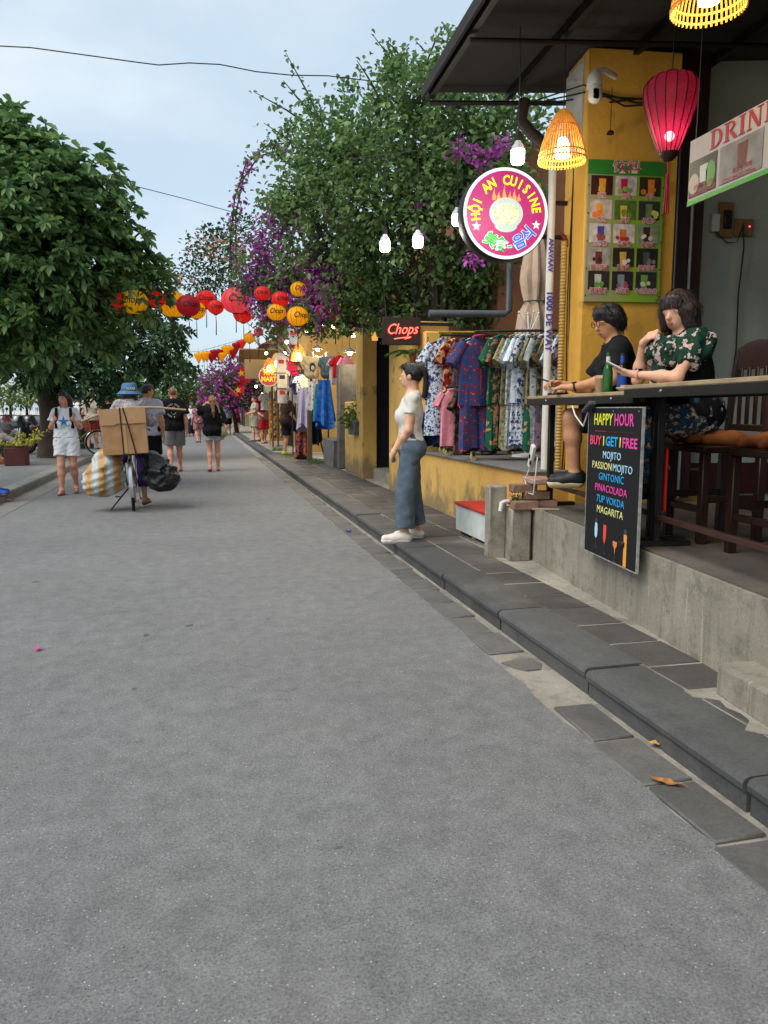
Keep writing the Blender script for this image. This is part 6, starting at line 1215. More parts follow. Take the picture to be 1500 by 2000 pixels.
# man with one foot up on the shop step
J = dict(knR=(.06, .19, .40), anR=(.06, .19, .17), toR=(.07, .28, .14), knL=(-.055, .01, .285), anL=(-.06, -.03, .045), toL=(-.06, .07, .016), elR=(.125, .02, .64), wrR=(.11, .12, .52), elL=(-.13, .0, .635), wrL=(-.13, .05, .50), che=(0, .02, .715))
p = PZ(558, 889, .13)
human('man in a brown shirt and glasses with one foot on the shop step', (p.x + .05, p.y, .132), R(-75), 1.72, J, False, (R(-8), R(-4)), 'tan', ('short', '#15110f'), T(MP('brown_weave', ['#2c2018', '#38281e', '#241a14', '#42301f'], 30), .75, .022, -.05), S(cloth('ink_shorts', '#14161c'), .45), ('shoe', '#8fa030'), .0145, fat=1.08)
for i, (px, ft, H, lb, tp, bt2, hd, hr) in enumerate(((362, 838, 1.68, 'far walker in a red tee at the end of the street', '#8a2a2a', '#22262c', 0, '#17120f'), (383, 836, 1.72, 'far walker in a grey tee at the end of the street', '#77787a', '#22262c', 180, '#2a1d14'), (402, 834, 1.60, 'far walker in a yellow top at the end of the street', '#b08a2a', '#30343c', 0, '#17120f'), (415, 836, 1.74, 'far walker in a navy shirt at the end of the street', '#1a2440', '#8a8478', 180, '#17120f'), (430, 837, 1.66, 'far walker in a white blouse beyond the pale blue tee', '#bdbab4', '#22262c', 0, '#3a2a1c'), (345, 838, 1.70, 'far walker in a green tee behind the black printed tee', '#3a5a40', '#55504a', 0, '#17120f'))):
    far(lb, px, ft, .006, H, hd, T(cloth('far_top_' + tp[1:], tp)), S(cloth('far_bot_' + bt2[1:], bt2)), 'tan', ('short', hr), vox=.028)
for i, (px, Yq, H, lb, tp, bt2, hd, hr, fm) in enumerate(((192, 31, 1.68, 'walker in a white tee on the riverside beyond the lamp post', '#c8c8c6', '#2a2e36', 5, '#17120f', False), (228, 33, 1.62, 'walker in a lilac blouse under the riverside trees', '#9a88a8', '#3a3a40', 0, '#2a1d14', True), (138, 30, 1.70, 'walker in a sky blue shirt behind the shade tree trunk', '#7aa0b8', '#4a4438', 170, '#17120f', False), (245, 36, 1.74, 'walker in a khaki shirt under the riverside trees', '#8a7f5c', '#22262c', 0, '#3a2a1c', False), (215, 38, 1.66, 'walker in an orange tee far under the riverside trees', '#b0602a', '#30343c', 180, '#17120f', False), (355, 62, 1.70, 'distant walker in a pale tee near the red garland', '#bcbcb8', '#30343c', 0, '#17120f', False), (393, 68, 1.66, 'distant walker in a dark dress near the road end', '#1c1c24', '#1c1c24', 0, '#17120f', True), (408, 58, 1.72, 'distant walker in a teal shirt near the road end', '#2a6a6a', '#6a6458', 180, '#2a1d14', False))):
    far(lb, px, 0, z1 if px < 300 else .006, H, hd, T(cloth('far_top_' + tp[1:], tp)), S(cloth('far_bot_' + bt2[1:], bt2)), 'tan', ('short', hr), fem=fm, vox=.03, Y=Yq)
# woman looking out of the opening behind the planter
human('dark haired woman looking out beside the grey wall above the planter', (3.14, 14.9, .03), R(75), 1.60, dict(elR=(.12, .0, .65), wrR=(.11, .1, .6)), True, (R(10), 0), 'tan', ('bob', '#14100f'), T(cloth('plum_blouse', '#2a1620')), S(bk, .8), ('shoe', '#1c1c1e'), .014)
# flower seller crouching by the riverside, and a seated sandalled leg at the frame edge
J = dict(pel=(0, 0, .16), hiR=(.055, .01, .15), hiL=(-.055, .01, .15), che=(0, .1, .31), nek=(0, .15, .41), hed=(0, .18, .49), shR=(.095, .14, .39), shL=(-.095, .14, .39), elR=(.14, .26, .32), wrR=(.11, .38, .27), elL=(-.14, .24, .30), wrL=(-.11, .36, .27), knR=(.09, .2, .28), anR=(.085, .07, .045), toR=(.1, .16, .016), knL=(-.09, .2, .28), anL=(-.085, .07, .045), toL=(-.1, .16, .016))
p = PZ(-6, 908, .12)
vn, jj, hv = human('flower seller in a grey top and grey hat crouching beside the red planter', (p.x - .10, p.y + .3, z1), R(-80), 1.58, J, False, (R(-5), R(-10)), 'brown', ('short', '#1c1a1a'), T(cloth('dusty_grey', '#76726c'), 1.7), S(cloth('dark_green_trousers', '#1e2a24'), .9), ('sandal', '#5a3a24'), .014)
t = thing('bucket_hat', 'grey bucket hat worn by the crouching flower seller', 'hat', vn.matrix_basis @ Vector(hv(0, 0, .025)), 0); MB().lathe([(.001, .095), (.07, .09), (.09, .06), (.105, .0), (.15, -.045), (.152, -.05), (.1, -.01)], n=20).build('crown', cloth('grey_felt', '#3a3a40'), t)
J = dict(pel=(0, 0, .27), hiR=(.055, .01, .255), hiL=(-.055, .01, .255), che=(0, .06, .46), nek=(0, .09, .57), hed=(0, .11, .655), shR=(.098, .07, .54), shL=(-.098, .07, .54), elR=(.13, .14, .40), wrR=(.1, .25, .33), elL=(-.13, .14, .40), wrL=(-.1, .25, .33), knR=(.09, .24, .285), anR=(.09, .25, .045), toR=(.1, .34, .018), knL=(-.08, .24, .285), anL=(-.08, .22, .045), toL=(-.08, .32, .018))
p = PZ(5, 965, .12); human('person in blue and orange trainers seated on the riverside kerb', (p.x - .52, p.y - .02, z1), R(-88), 1.68, J, False, (0, R(-5)), 'tan', ('short', '#17120f'), T(cloth('ochre_tee', '#8a6a30')), S(bk, .4), ('shoe', '#1f4fa8', '#7a4a28'), .013)
t = thing('stool', 'low red plastic stool under the seated person on the riverside', 'stool', (p.x - .56, p.y - .02, z1))
MB().box((0, 0, .28), (.28, .28, .03), ch=.01).build('seat', M('red_plastic', '#8a1a16', .5, .1), t)
for sx in (-1, 1):
    for sy in (-1, 1): MB().tube([(sx * .11, sy * .11, .27), (sx * .14, sy * .14, 0)], .02, 6).build('leg', MATS['red_plastic'], t)
# ------------------------------------------------------------------ foliage
def leaves(name, C_, D_, ln, wd, mat, parent=None, fold=.25, droop=.15, seed=0, **kw):
    """C_ leaf bases, D_ pointing directions; each leaf a bent six-cornered blade"""
    r_ = np.random.default_rng(seed); N = len(C_); C_ = np.asarray(C_, float); D_ = np.asarray(D_, float); D_ = D_ / (np.linalg.norm(D_, axis=1)[:, None] + 1e-9)
    U = r_.normal(size=(N, 3)) * .35 + np.array([0, 0, 1.0]); S = np.cross(D_, U); S /= np.linalg.norm(S, axis=1)[:, None] + 1e-9; U = np.cross(S, D_)
    ln = np.broadcast_to(ln, N)[:, None] * r_.uniform(.7, 1.2, (N, 1)); wd = ln * wd; dn = np.array([0, 0, -1.0])
    V = np.stack([C_, C_ + D_ * ln * .35 + S * wd * .34 + U * wd * fold, C_ + D_ * ln * .72 + S * wd * .5 + U * wd * fold + dn * ln * droop * .4, C_ + D_ * ln + dn * ln * droop, C_ + D_ * ln * .72 - S * wd * .5 + U * wd * fold + dn * ln * droop * .4, C_ + D_ * ln * .35 - S * wd * .34 + U * wd * fold], 1).reshape(-1, 3)
    b = np.arange(N)[:, None] * 6; Q = np.concatenate([b + np.array([[0, 1, 2, 3]]), b + np.array([[0, 3, 4, 5]])])
    me = npmesh(name, V, Q); return mesh_obj(name, me, mat, parent, **kw)
def blob_pts(blobs, per, seed, shell=.55, low=-.75, clump=None):
    """points near the surface of a set of balls, with the outward direction; the balls are lumpy"""
    r_ = np.random.default_rng(seed); P_, N_ = [], []
    per0 = per; per = per / clump[0] if clump else per
    for i, (c, r) in enumerate(blobs):
        r = np.array(r if hasattr(r, '__len__') else (r, r, r)); m = int(per * (r.prod() ** (2 / 3))); d = r_.normal(size=(m, 3)); d /= np.linalg.norm(d, axis=1)[:, None]; d = d[d[:, 2] > low]
        f = np.array([[1.7, 2.3, 1.1], [-2.1, 1.3, 2.9], [3.1, -1.9, 1.6]]); lump = 1 + .16 * np.sin(d @ f[0] * 2 + i) + .12 * np.sin(d @ f[1] * 3 + 2 * i)
        rad = (1 - (1 - shell) * r_.random(len(d)) ** 1.6) * lump; p = np.array(c) + d * rad[:, None] * r
        P_.append(p); N_.append(d)
    P_, N_ = np.concatenate(P_), np.concatenate(N_)
    if clump:
        k = clump[0]; P_ = np.repeat(P_, k, 0); N_ = np.repeat(N_, k, 0); P_ = P_ + r_.normal(size=P_.shape) * clump[1] * np.repeat(r_.uniform(.5, 1.5, (len(P_) // k, 1)), k, 0)
    return P_, N_
def PB(lst): return [(tuple(PY(x, y, Y)), r) for x, y, Y, r in lst]
lf_a = leafmat('broad_leaf', (.05, .11, .042), (.16, .275, .09), .4, .42, (.28, .38, .10)); lf_b = leafmat('dark_leaf', (.024, .062, .03), (.07, .15, .055), .25, .42)
lf_v = leafmat('vine_leaf', (.06, .12, .046), (.18, .29, .10), .42, .45, (.27, .38, .12)); lf_f = leafmat('far_leaf', (.05, .11, .03), (.12, .2, .06), .3, .6)
bark = M('bark', '#3a2e22', .9, .35, 5, bump=.6, bs=14); twig = M('twig', '#3b3326', .85, .3)
def whorl_tree(name, label, base, trunk, blobs, per, seed, ln, mat, nleaf=8, group=None, shell=.5):
    t = thing(name, label, 'tree', base, 0, group); b = Vector(base); tr_ = MB(); tr_.tube([Vector(q) - b for q, _ in trunk], [r for _, r in trunk], 12); tr_.build('trunk', bark, t)
    top = Vector(trunk[-1][0]) - b; r_ = random.Random(seed); lm = MB()
    for c, r in blobs:
        c = Vector(c) - b; m = top.lerp(c, .5) + Vector((r_.uniform(-.3, .3), r_.uniform(-.3, .3), -.2)); lm.tube([top, m, c], [.09, .05, .02], 6)
        for q in range(4): e = c + Vector((r_.uniform(-1, 1), r_.uniform(-1, 1), r_.uniform(-.5, 1))).normalized() * (r if not hasattr(r, '__len__') else r[0]) * .85; lm.tube([c, e], [.018, .006], 4)
    lm.build('limbs', bark, t)
    P_, N_ = blob_pts(blobs, per, seed, shell); kk = np.array([np.sum(np.sum((P_ - q) ** 2, 1) < .16) for q in P_]) > 7; P_, N_ = P_[kk], N_[kk]; g_ = np.random.default_rng(seed + 1); ax = N_ + np.array([0, 0, .55]) + g_.normal(size=N_.shape) * .25; ax /= np.linalg.norm(ax, axis=1)[:, None]
    e1 = np.cross(ax, g_.normal(size=ax.shape)); e1 /= np.linalg.norm(e1, axis=1)[:, None]; e2 = np.cross(ax, e1); Cs, Ds = [], []
    for k in range(nleaf):
        a = 2 * math.pi * k / nleaf + g_.uniform(-.3, .3, len(ax)); sp = g_.uniform(.15, .75, len(ax)); Cs.append(P_ - np.array(b)); Ds.append((e1 * np.cos(a)[:, None] + e2 * np.sin(a)[:, None]) + ax * sp[:, None])
    leaves('crown', np.concatenate(Cs), np.concatenate(Ds), ln, .42, mat, t, droop=.22, seed=seed); return t
Y = 13.5
A = PB([(-30, 330, Y, 1.35), (60, 355, Y, .9), (125, 415, Y, 1.05), (30, 470, Y - .3, 1.4), (180, 500, Y, .85), (215, 565, Y, .75), (90, 590, Y - .2, 1.15), (-70, 600, Y - .3, 1.5), (150, 630, Y - .2, .8), (-5, 245, Y, .6), (65, 300, Y, .5), (165, 330, Y, .55), (205, 420, Y, .55), (245, 480, Y, .5), (285, 535, Y, .42), (30, 650, Y - .4, .9), (245, 590, Y, .5), (-80, 420, Y, 1.4), (110, 505, Y - .6, .9), (50, 390, Y - .7, .7)])
whorl_tree('almond_tree', 'tall broad leaved almond tree overhanging the riverside pavement', (-6.4, 13.2, .12), [((-6.4, 13.2, .1), .24), ((-6.3, 13.3, 2.2), .19), ((-6.0, 13.4, 3.6), .15)], [((c[0], c[1], c[2] - (.28 if c[2] > 5 else 0)), r) for c, r in A], 225, 3, .18, lf_a, 8, shell=.5)
Y = 21.5
Bb = PB([(30, 690, Y, 1.5), (140, 680, Y, 1.4), (235, 650, Y, 1.3), (300, 665, Y - .5, 1.0), (335, 705, Y - .5, .85), (110, 725, Y - 1, 1.1), (190, 735, Y - 1, 1.0), (-20, 700, Y - 1, 1.0), (260, 730, Y - 1, .9), (50, 725, Y - 1.5, .6), (150, 765, Y, .7), (310, 620, Y, .7), (230, 600, Y + 1, 1.2), (100, 620, Y + 1, 1.5), (345, 735, Y - .5, .5), (215, 770, Y, .55)])
p = PY(100, 800, 21.5)
whorl_tree('shade_tree', 'dark spreading shade tree with a thick trunk behind the woman in white', (p.x, p.y, .12), [((p.x, p.y, .1), .42), ((p.x + .02, p.y, 1.0), .30), ((p.x - .05, p.y, 2.0), .27), ((p.x - .1, p.y, 2.7), .2)], Bb, 125, 11, .18, lf_b, 8)
def soft_tree(name, label, base, blobs, per, ln, mat, seed, trunk_r=.15, flowers=None, fmat=None, fper=0, group=None, wd=.6, cat='tree'):
    t = thing(name, label, cat, base, 0, group); b = Vector(base); c0 = Vector(blobs[0][0]) - b; mb = MB(); mb.tube([(0, 0, 0), Vector((c0.x * .3, c0.y * .3, c0.z * .5)), c0], [trunk_r, trunk_r * .7, trunk_r * .3], 8)
    for c, r in blobs[1:]: mb.tube([Vector((c0.x * .3, c0.y * .3, c0.z * .5)), Vector(c) - b], [trunk_r * .5, trunk_r * .15], 6)
    mb.build('trunk', bark, t); P_, N_ = blob_pts(blobs, per, seed); g_ = np.random.default_rng(seed); leaves('crown', P_ - np.array(b), N_ + g_.normal(size=N_.shape) * .8, ln, wd, mat, t, seed=seed)
    if flowers: P_, N_ = blob_pts(flowers, fper, seed + 5, .8); leaves('blossoms', P_ - np.array(b), N_ + g_.normal(size=N_.shape) * .7, ln * .9, .8, fmat, t, seed=seed + 2)
    return t
mag = leafmat('magenta_bract', (.30, .03, .24), (.52, .08, .42), .35, .6); vio = leafmat('violet_bract', (.30, .04, .30), (.56, .13, .54), .35, .6); peach = leafmat('peach_bract', (.45, .18, .10), (.6, .32, .2), .3, .6)
# bougainvillea over the door house and terrace
Y = 10.6
V1 = [(770, 320, Y, 1.2), (850, 240, Y - .6, .85), (660, 400, Y + .8, 1.05), (840, 430, Y - .3, 1.2), (600, 480, Y + 1.6, .85), (545, 570, Y + 2.2, .55), (690, 540, Y + .8, .9), (930, 290, Y - .8, .95), (880, 560, Y + .1, .75), (770, 560, Y + .6, .75), (620, 330, Y + .8, .6), (700, 260, Y + .3, .6), (790, 170, Y - .3, .42), (930, 430, Y - .3, .9), (960, 540, Y + .2, .6), (580, 380, Y + 1.4, .4), (865, 140, Y - .6, .4), (800, 590, Y + .3, .5), (920, 590, Y + .1, .5), (700, 590, Y + 1, .5), (560, 620, Y + 2, .4), (985, 230, Y - .5, .6), (640, 600, Y + 1.4, .5), (720, 420, Y - .2, .7), (520, 530, Y + 2.3, .4)]
vb = PB(V1); base = Vector((3.15, 10.4, .8)); vine = thing('bougainvillea', 'huge purple flowering bougainvillea spilling over the yellow house and terrace', 'vine', base)
mb = MB()
for q, (c, r) in enumerate(vb[:12]): c = Vector(c) - base; mb.tube([(0, 0, 0), (.1, .1, 1.6), c * .7 + Vector((0, 0, .2)), c], [.07, .06, .03, .012], 6)
mb.build('stems', twig, vine)
P_, N_ = blob_pts(vb, 2700, 21, .40, -.95, (26, .085)); g_ = np.random.default_rng(5); leaves('foliage', P_ - np.array(base), N_ * .5 + g_.normal(size=N_.shape), .082, .72, lf_v, vine, seed=21)
# long shoots sticking out and arching down
sh_c, sh_d, sf_c, sf_d = [], [], [], []; stm = MB(); r_ = random.Random(9)
def shoot(pts, dens=26, fl=0, ll=1.0):
    P3 = [PY(x, y, Yq) for x, y, Yq in pts]; stm.tube([p - base for p in P3], [.012] * (len(P3) - 1) + [.004], 5)
    for a_, b_ in zip(P3[:-1], P3[1:]):
        m = max(3, int((b_ - a_).length * dens))
        for k in range(m):
            c = a_.lerp(b_, (k + r_.random()) / m); d = (b_ - a_).normalized() * .4 + Vector((r_.gauss(0, 1), r_.gauss(0, 1), r_.gauss(0, 1))); jit = Vector((r_.gauss(0, 1), r_.gauss(0, 1), r_.gauss(0, 1))) * .03
            if r_.random() < fl: sf_c.append(tuple(c + jit * 2 - base)); sf_d.append(tuple(d))
            else: sh_c.append(tuple(c + jit - base)); sh_d.append(tuple(d))
for s_ in ([(640, 265, 11), (600, 180, 11), (558, 103, 11)], [(610, 250, 11), (560, 215, 11), (497, 180, 11)], [(630, 240, 11), (580, 190, 11), (553, 157, 11)], [(790, 170, 10.2), (760, 110, 10.2), (728, 68, 10.2)], [(830, 130, 10), (850, 80, 10), (868, 48, 10)], [(880, 130, 10), (890, 90, 10), (897, 70, 10)], [(740, 190, 10.4), (718, 150, 10.4), (697, 118, 10.4)], [(790, 120, 10.2), (770, 95, 10.2), (757, 82, 10.2)], [(600, 300, 11.4), (560, 270, 11.4), (515, 240, 11.4)], [(575, 330, 11.6), (540, 300, 11.6), (522, 262, 11.6)], [(930, 430, 9.6), (960, 470, 9), (985, 520, 8.8)], [(830, 100, 10), (812, 80, 10)], [(590, 400, 12), (545, 385, 12), (525, 395, 12)]): shoot(s_)
for s_, f_ in (([(580, 275, 11.8), (520, 285, 12), (480, 320, 12.2), (458, 390, 12.4), (450, 470, 12.6), (453, 560, 12.8)], .35), ([(560, 290, 11.8), (505, 305, 12), (475, 350, 12.2), (460, 420, 12.4), (462, 520, 12.6)], .5)):
    shoot(s_, 70, f_)
for q in range(26):   # hanging sprays
    x, y = r_.uniform(500, 640), r_.uniform(480, 590); Yq = 12.6 - (x - 500) / 140 * .8; L_ = r_.uniform(40, 110); shoot([(x, y, Yq), (x + r_.uniform(-8, 8), y + L_ * .5, Yq - .1), (x + r_.uniform(-14, 14), y + L_, Yq - .1)], 60, .45)
for q in range(16): x, y = r_.uniform(660, 960), r_.uniform(560, 620); shoot([(x, y, 10.9), (x + r_.uniform(-8, 8), y + 22, 10.8), (x + r_.uniform(-12, 12), y + r_.uniform(30, 55), 10.8)], 50, .05)
leaves('shoot_leaves', sh_c, sh_d, .078, .7, lf_v, vine, seed=4); o_ = stm.build('shoots', twig, vine); o_['kind'] = 'stuff'
fb = PB([(545, 430, 12.3, .28), (520, 480, 12.6, .25), (560, 545, 12.4, .22), (620, 470, 11.9, .2), (635, 545, 11.6, .3), (625, 590, 11.5, .25), (600, 440, 11.6, .15), (530, 590, 12.6, .3), (690, 390, 11, .10), (695, 300, 10.6, .08), (900, 290, 9.0, .10), (925, 300, 8.9, .09), (945, 312, 8.9, .08), (980, 285, 8.8, .10), (885, 300, 9.1, .06), (965, 295, 8.9, .07), (640, 370, 11.4, .16), (690, 440, 10.6, .10), (575, 405, 12, .2), (500, 560, 12.8, .25), (930, 500, 8.8, .12), (970, 470, 8.6, .10), (825, 400, 9.6, .06), (610, 520, 11.7, .2), (575, 610, 12, .2), (510, 520, 12.6, .22), (650, 420, 11.3, .12), (820, 455, 9.4, .07)])
fb = [(c, r * 1.25) for c, r in fb]; P_, N_ = blob_pts(fb, 2600, 31, .2, -1); sf_c += [tuple(q) for q in P_ - np.array(base)]; sf_d += [tuple(q) for q in N_ + g_.normal(size=N_.shape)]
leaves('flowers', sf_c, sf_d, .062, .85, vio, vine, seed=8)
# other plants
soft_tree('orange_bougainvillea', 'peach flowering climber on the wires beyond the paper lanterns', (3.3, 21.0, .1), PB([(470, 510, 18.5, 1.0), (410, 520, 18.5, .75), (380, 545, 18.5, .45), (440, 545, 18.5, .7), (500, 520, 18, .8), (405, 470, 18.5, .35), (470, 455, 18.5, .4)]), 900, .10, lf_b, 41, .025, PB([(395, 485, 18, .35), (425, 490, 17.9, .3), (370, 540, 18, .25), (440, 505, 17.8, .35), (480, 490, 17.8, .3)]), peach, 380, cat='vine')
soft_tree('magenta_bush', 'round magenta bougainvillea bush standing far along the shop side', (1.9, 42, .1), PB([(440, 755, 42, 1.3), (470, 745, 42, 1.2), (420, 770, 42, .9), (455, 775, 42, 1.2), (480, 770, 42, 1.0)]), 420, .2, lf_f, 51, .12, PB([(440, 752, 41.5, 1.25), (465, 742, 41.5, 1.15), (420, 770, 41.5, .85), (455, 778, 41.5, 1.1)]), mag, 230, cat='bush')
for i, (lb, bx_, Yq, bl_) in enumerate((('pale green roadside tree beyond the man in the black tee', 320, 55, [(325, 750, 55, 2.2), (350, 765, 55, 2.0), (290, 755, 55, 2.2), (370, 780, 55, 1.4), (310, 775, 55, 2.2), (270, 775, 55, 2.0)]), ('light green tree closing the far end of the road', 395, 95, [(395, 780, 95, 3), (420, 785, 95, 2.5), (375, 785, 95, 2.5)]), ('yellow green riverside tree behind the shade tree trunk', 230, 40, [(230, 775, 40, 1.6), (255, 780, 40, 1.5), (205, 780, 40, 1.5), (180, 785, 40, 1.3)]))):
    p = PY(bx_, 800, Yq); soft_tree('roadside_tree', lb, (p.x, p.y, .05), PB(bl_), 170 if Yq < 60 else 60, .28 if Yq < 60 else .5, lf_f, 60 + i, .2)
for i, (x, y, Yq, r) in enumerate(((20, 772, 105, 1.7), (52, 768, 110, 2.0), (80, 774, 100, 1.5), (-10, 770, 100, 1.8), (110, 770, 110, 2), (140, 775, 115, 2))):
    p = PY(x, 800, Yq); soft_tree('bank_tree', ['sunlit yellowish tree on the far river bank', 'tall bright tree on the far bank beside the shop signs', 'low dusty tree on the far bank', 'green tree on the far bank behind the crowd', 'grey green tree on the far bank by the trunk', 'olive tree at the far bend of the river bank'][i], (p.x, p.y, .25), PB([(x, y, Yq, r), (x + 18, y + 6, Yq, r * .7), (x - 16, y + 5, Yq, r * .7)]), 40, .6, leafmat('bank_leaf', (.14, .2, .06), (.26, .32, .12), .3, .7), 70 + i, .2)
# small plants: fern planter, palm, weed by the stub, weeds at wall feet, flower box
def tuft(name, label, loc, n_, r, hgt, ln, mat, seed, cat='plant', wd=.3, parent=None):
    t = thing(name, label, cat, loc) if parent is None else parent; g_ = np.random.default_rng(seed); P_ = g_.normal(size=(n_, 3)) * np.array([r, r, hgt]) * .45 + np.array([0, 0, hgt * .5]); P_[:, 2] = np.abs(P_[:, 2]); D_ = P_ * np.array([1, 1, .3]) / r + g_.normal(size=P_.shape) * .4 + np.array([0, 0, .3])
    stm_ = MB(); [stm_.tube([(0, 0, 0), tuple(P_[k])], [.006, .003], 4) for k in range(0, n_, max(1, n_ // 12))]; stm_.build('stems' if parent is None else 'fern_stems', twig, t); o_ = leaves('foliage', P_, D_, ln, wd, mat, t, droop=.4, seed=seed); o_['kind'] = 'stuff'; return t
ylf = leafmat('fern_leaf', (.05, .11, .02), (.16, .22, .05), .3, .5); tuft('x', '', (0, 0, 0), 700, .33, .34, .11, ylf, 3, parent=pl)
tuft('weed', 'small green fern growing from the concrete stub pillar', (2.47, 5.80, .56), 90, .05, .09, .035, leafmat('weed_leaf', (.04, .12, .02), (.1, .22, .05), .3, .5), 4)
for i, (px, py, lb) in enumerate(((700, 912, 'weeds at the foot of the yellow low wall'), (620, 905, 'weeds at the foot of the low grey wall'), (545, 880, 'grass tuft at the kerb by the souvenir shop'))): q = PZ(px, py, .13); tuft('weed', lb, (q.x, q.y, .12), 160, .22, .08, .07, MATS['weed_leaf'], 8 + i)
t = thing('palm_plant', 'small palm with narrow fronds under the neon sign', 'plant', (2.78, 10.0, 2.05)); P_ = np.zeros((140, 3)); g_ = np.random.default_rng(2); k = np.arange(140); fa = (k % 7) * .9; rr_ = (k // 7) / 20 * .34
P_ = np.stack([np.cos(fa) * rr_, np.sin(fa) * rr_, .35 * rr_ + .06 - rr_ ** 2 * 1.4], 1); leaves('fronds', P_, np.stack([np.cos(fa) + np.sin(fa) * np.where(k // 7 % 2, 1, -1), np.sin(fa) - np.cos(fa) * np.where(k // 7 % 2, 1, -1), 0 * fa - .2], 1), .14, .14, MATS['weed_leaf'], t)
MB().lathe([(.04, -.12), (.06, .04), (.05, .05)], n=14, c0=True).build('pot', m_tile, t); MB().tube([(0, 0, -.1), (.15, .1, -.05)], .01, 5).build('wall_hook', m_dk, t)
p = PZ(30, 910, .12); t = thing('flower_box', 'maroon planter box with yellow flowering branches on the riverside', 'planter', (p.x, p.y + .2, z1)); MB().box((0, 0, .2), (.44, .4, .40), ch=.015).build('box', M('maroon_box', '#4a1f1a', .7, .2), t); MB().box((0, 0, .41), (.40, .36, .03)).build('soil', M('soil', '#1c130d', .9, .2), t)
g_ = np.random.default_rng(6); br2 = MB(); Pc, Dc = [], []
for q in range(14):
    e = Vector((g_.normal() * .3 + .12, g_.normal() * .2, g_.uniform(.05, .42))); br2.tube([(0, 0, .4), e * .5 + Vector((0, 0, .45)), e + Vector((0, 0, .4))], [.008, .006, .003], 4)
    for u in np.linspace(.4, 1, 26): Pc.append(tuple(e * u + Vector((0, 0, .4 + .0 * u)))); Dc.append(tuple(g_.normal(size=3)))
br2.build('branches', twig, t); leaves('blossoms', Pc, Dc, .07, .5, leafmat('yellow_blossom', (.35, .33, .03), (.6, .55, .08), .3, .6), t)

# ------------------------------------------------------------------ lanterns and wires
SILK = {}
def silk(c):  # weak emission put into the silk stands in for sky glowing through
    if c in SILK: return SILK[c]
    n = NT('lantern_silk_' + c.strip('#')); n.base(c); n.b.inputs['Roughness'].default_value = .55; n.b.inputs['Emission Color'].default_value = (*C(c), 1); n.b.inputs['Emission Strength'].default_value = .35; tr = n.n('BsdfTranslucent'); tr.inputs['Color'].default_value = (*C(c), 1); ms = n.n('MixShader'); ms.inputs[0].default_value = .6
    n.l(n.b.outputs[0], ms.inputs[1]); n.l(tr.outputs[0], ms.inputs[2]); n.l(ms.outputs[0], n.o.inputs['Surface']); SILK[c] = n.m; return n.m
def lantern(label, P_, dia, col, kind='round', txt=True, group='lanterns on the string', rz=0):
    t = thing('paper_lantern', label, 'lantern', P_, rz, group); r = dia / 2
    prof = [(math.sin(a) * r, -math.cos(a) * r * .88) for a in [math.pi * (k + .9) / 13.8 for k in range(13)]] if kind == 'round' else [(.12 * r, -1.25 * r), (.5 * r, -.5 * r), (.85 * r, .1 * r), (r, .45 * r), (.85 * r, .7 * r), (.3 * r, .8 * r)]
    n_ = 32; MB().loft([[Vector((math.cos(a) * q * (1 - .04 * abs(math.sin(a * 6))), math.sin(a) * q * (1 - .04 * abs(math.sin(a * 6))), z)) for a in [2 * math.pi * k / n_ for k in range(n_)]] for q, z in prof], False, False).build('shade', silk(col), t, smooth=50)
    for z, q in ((prof[0][1], prof[0][0]), (prof[-1][1], prof[-1][0])): MB().lathe([(q * 1.15, z - .012), (q * 1.15, z + .012)], n=14, c0=True, c1=True).build('cap', m_wood, t)
    rb_ = MB(); [rb_.tube([(math.cos(a) * q * 1.005, math.sin(a) * q * 1.005, z) for q, z in prof], .0022, 3) for a in [2 * math.pi * k / 12 for k in range(12)]]; rb_.build('ribs', M('lantern_rib', '#3a1410', .6, .1), t)
    MB().tube([(0, 0, prof[0][1]), (.005, 0, prof[0][1] - .12), (0, 0, prof[0][1] - .32)], [.003, .007, .009], 5).build('tassel', M('lantern_tassel', '#5a1a1a', .7, .2), t); MB().tube([(0, 0, prof[-1][1]), (0, 0, r + .12)], .003, 4).build('cord', m_dk, t)
    if txt and dia > .2:
        o = text('lettering', 'Chops', dia * .36, Matrix.Identity(4), m_dk, t, ext=.0, xs=.8, shear=.3, bold=.002)
        for v_ in o.data.vertices: x, z = v_.co.x, v_.co.y; v_.co = Vector((math.sin(x / r) * math.sqrt(max(.01, (r * 1.02) ** 2 - z * z)), -math.cos(x / r) * math.sqrt(max(.01, (r * 1.02) ** 2 - z * z)), z + .02 * dia))
    return t
YLW, RED_, DRD, PNK = '#efb414', '#e2322a', '#a81c2a', '#ea5a66'
Yl = 13.2
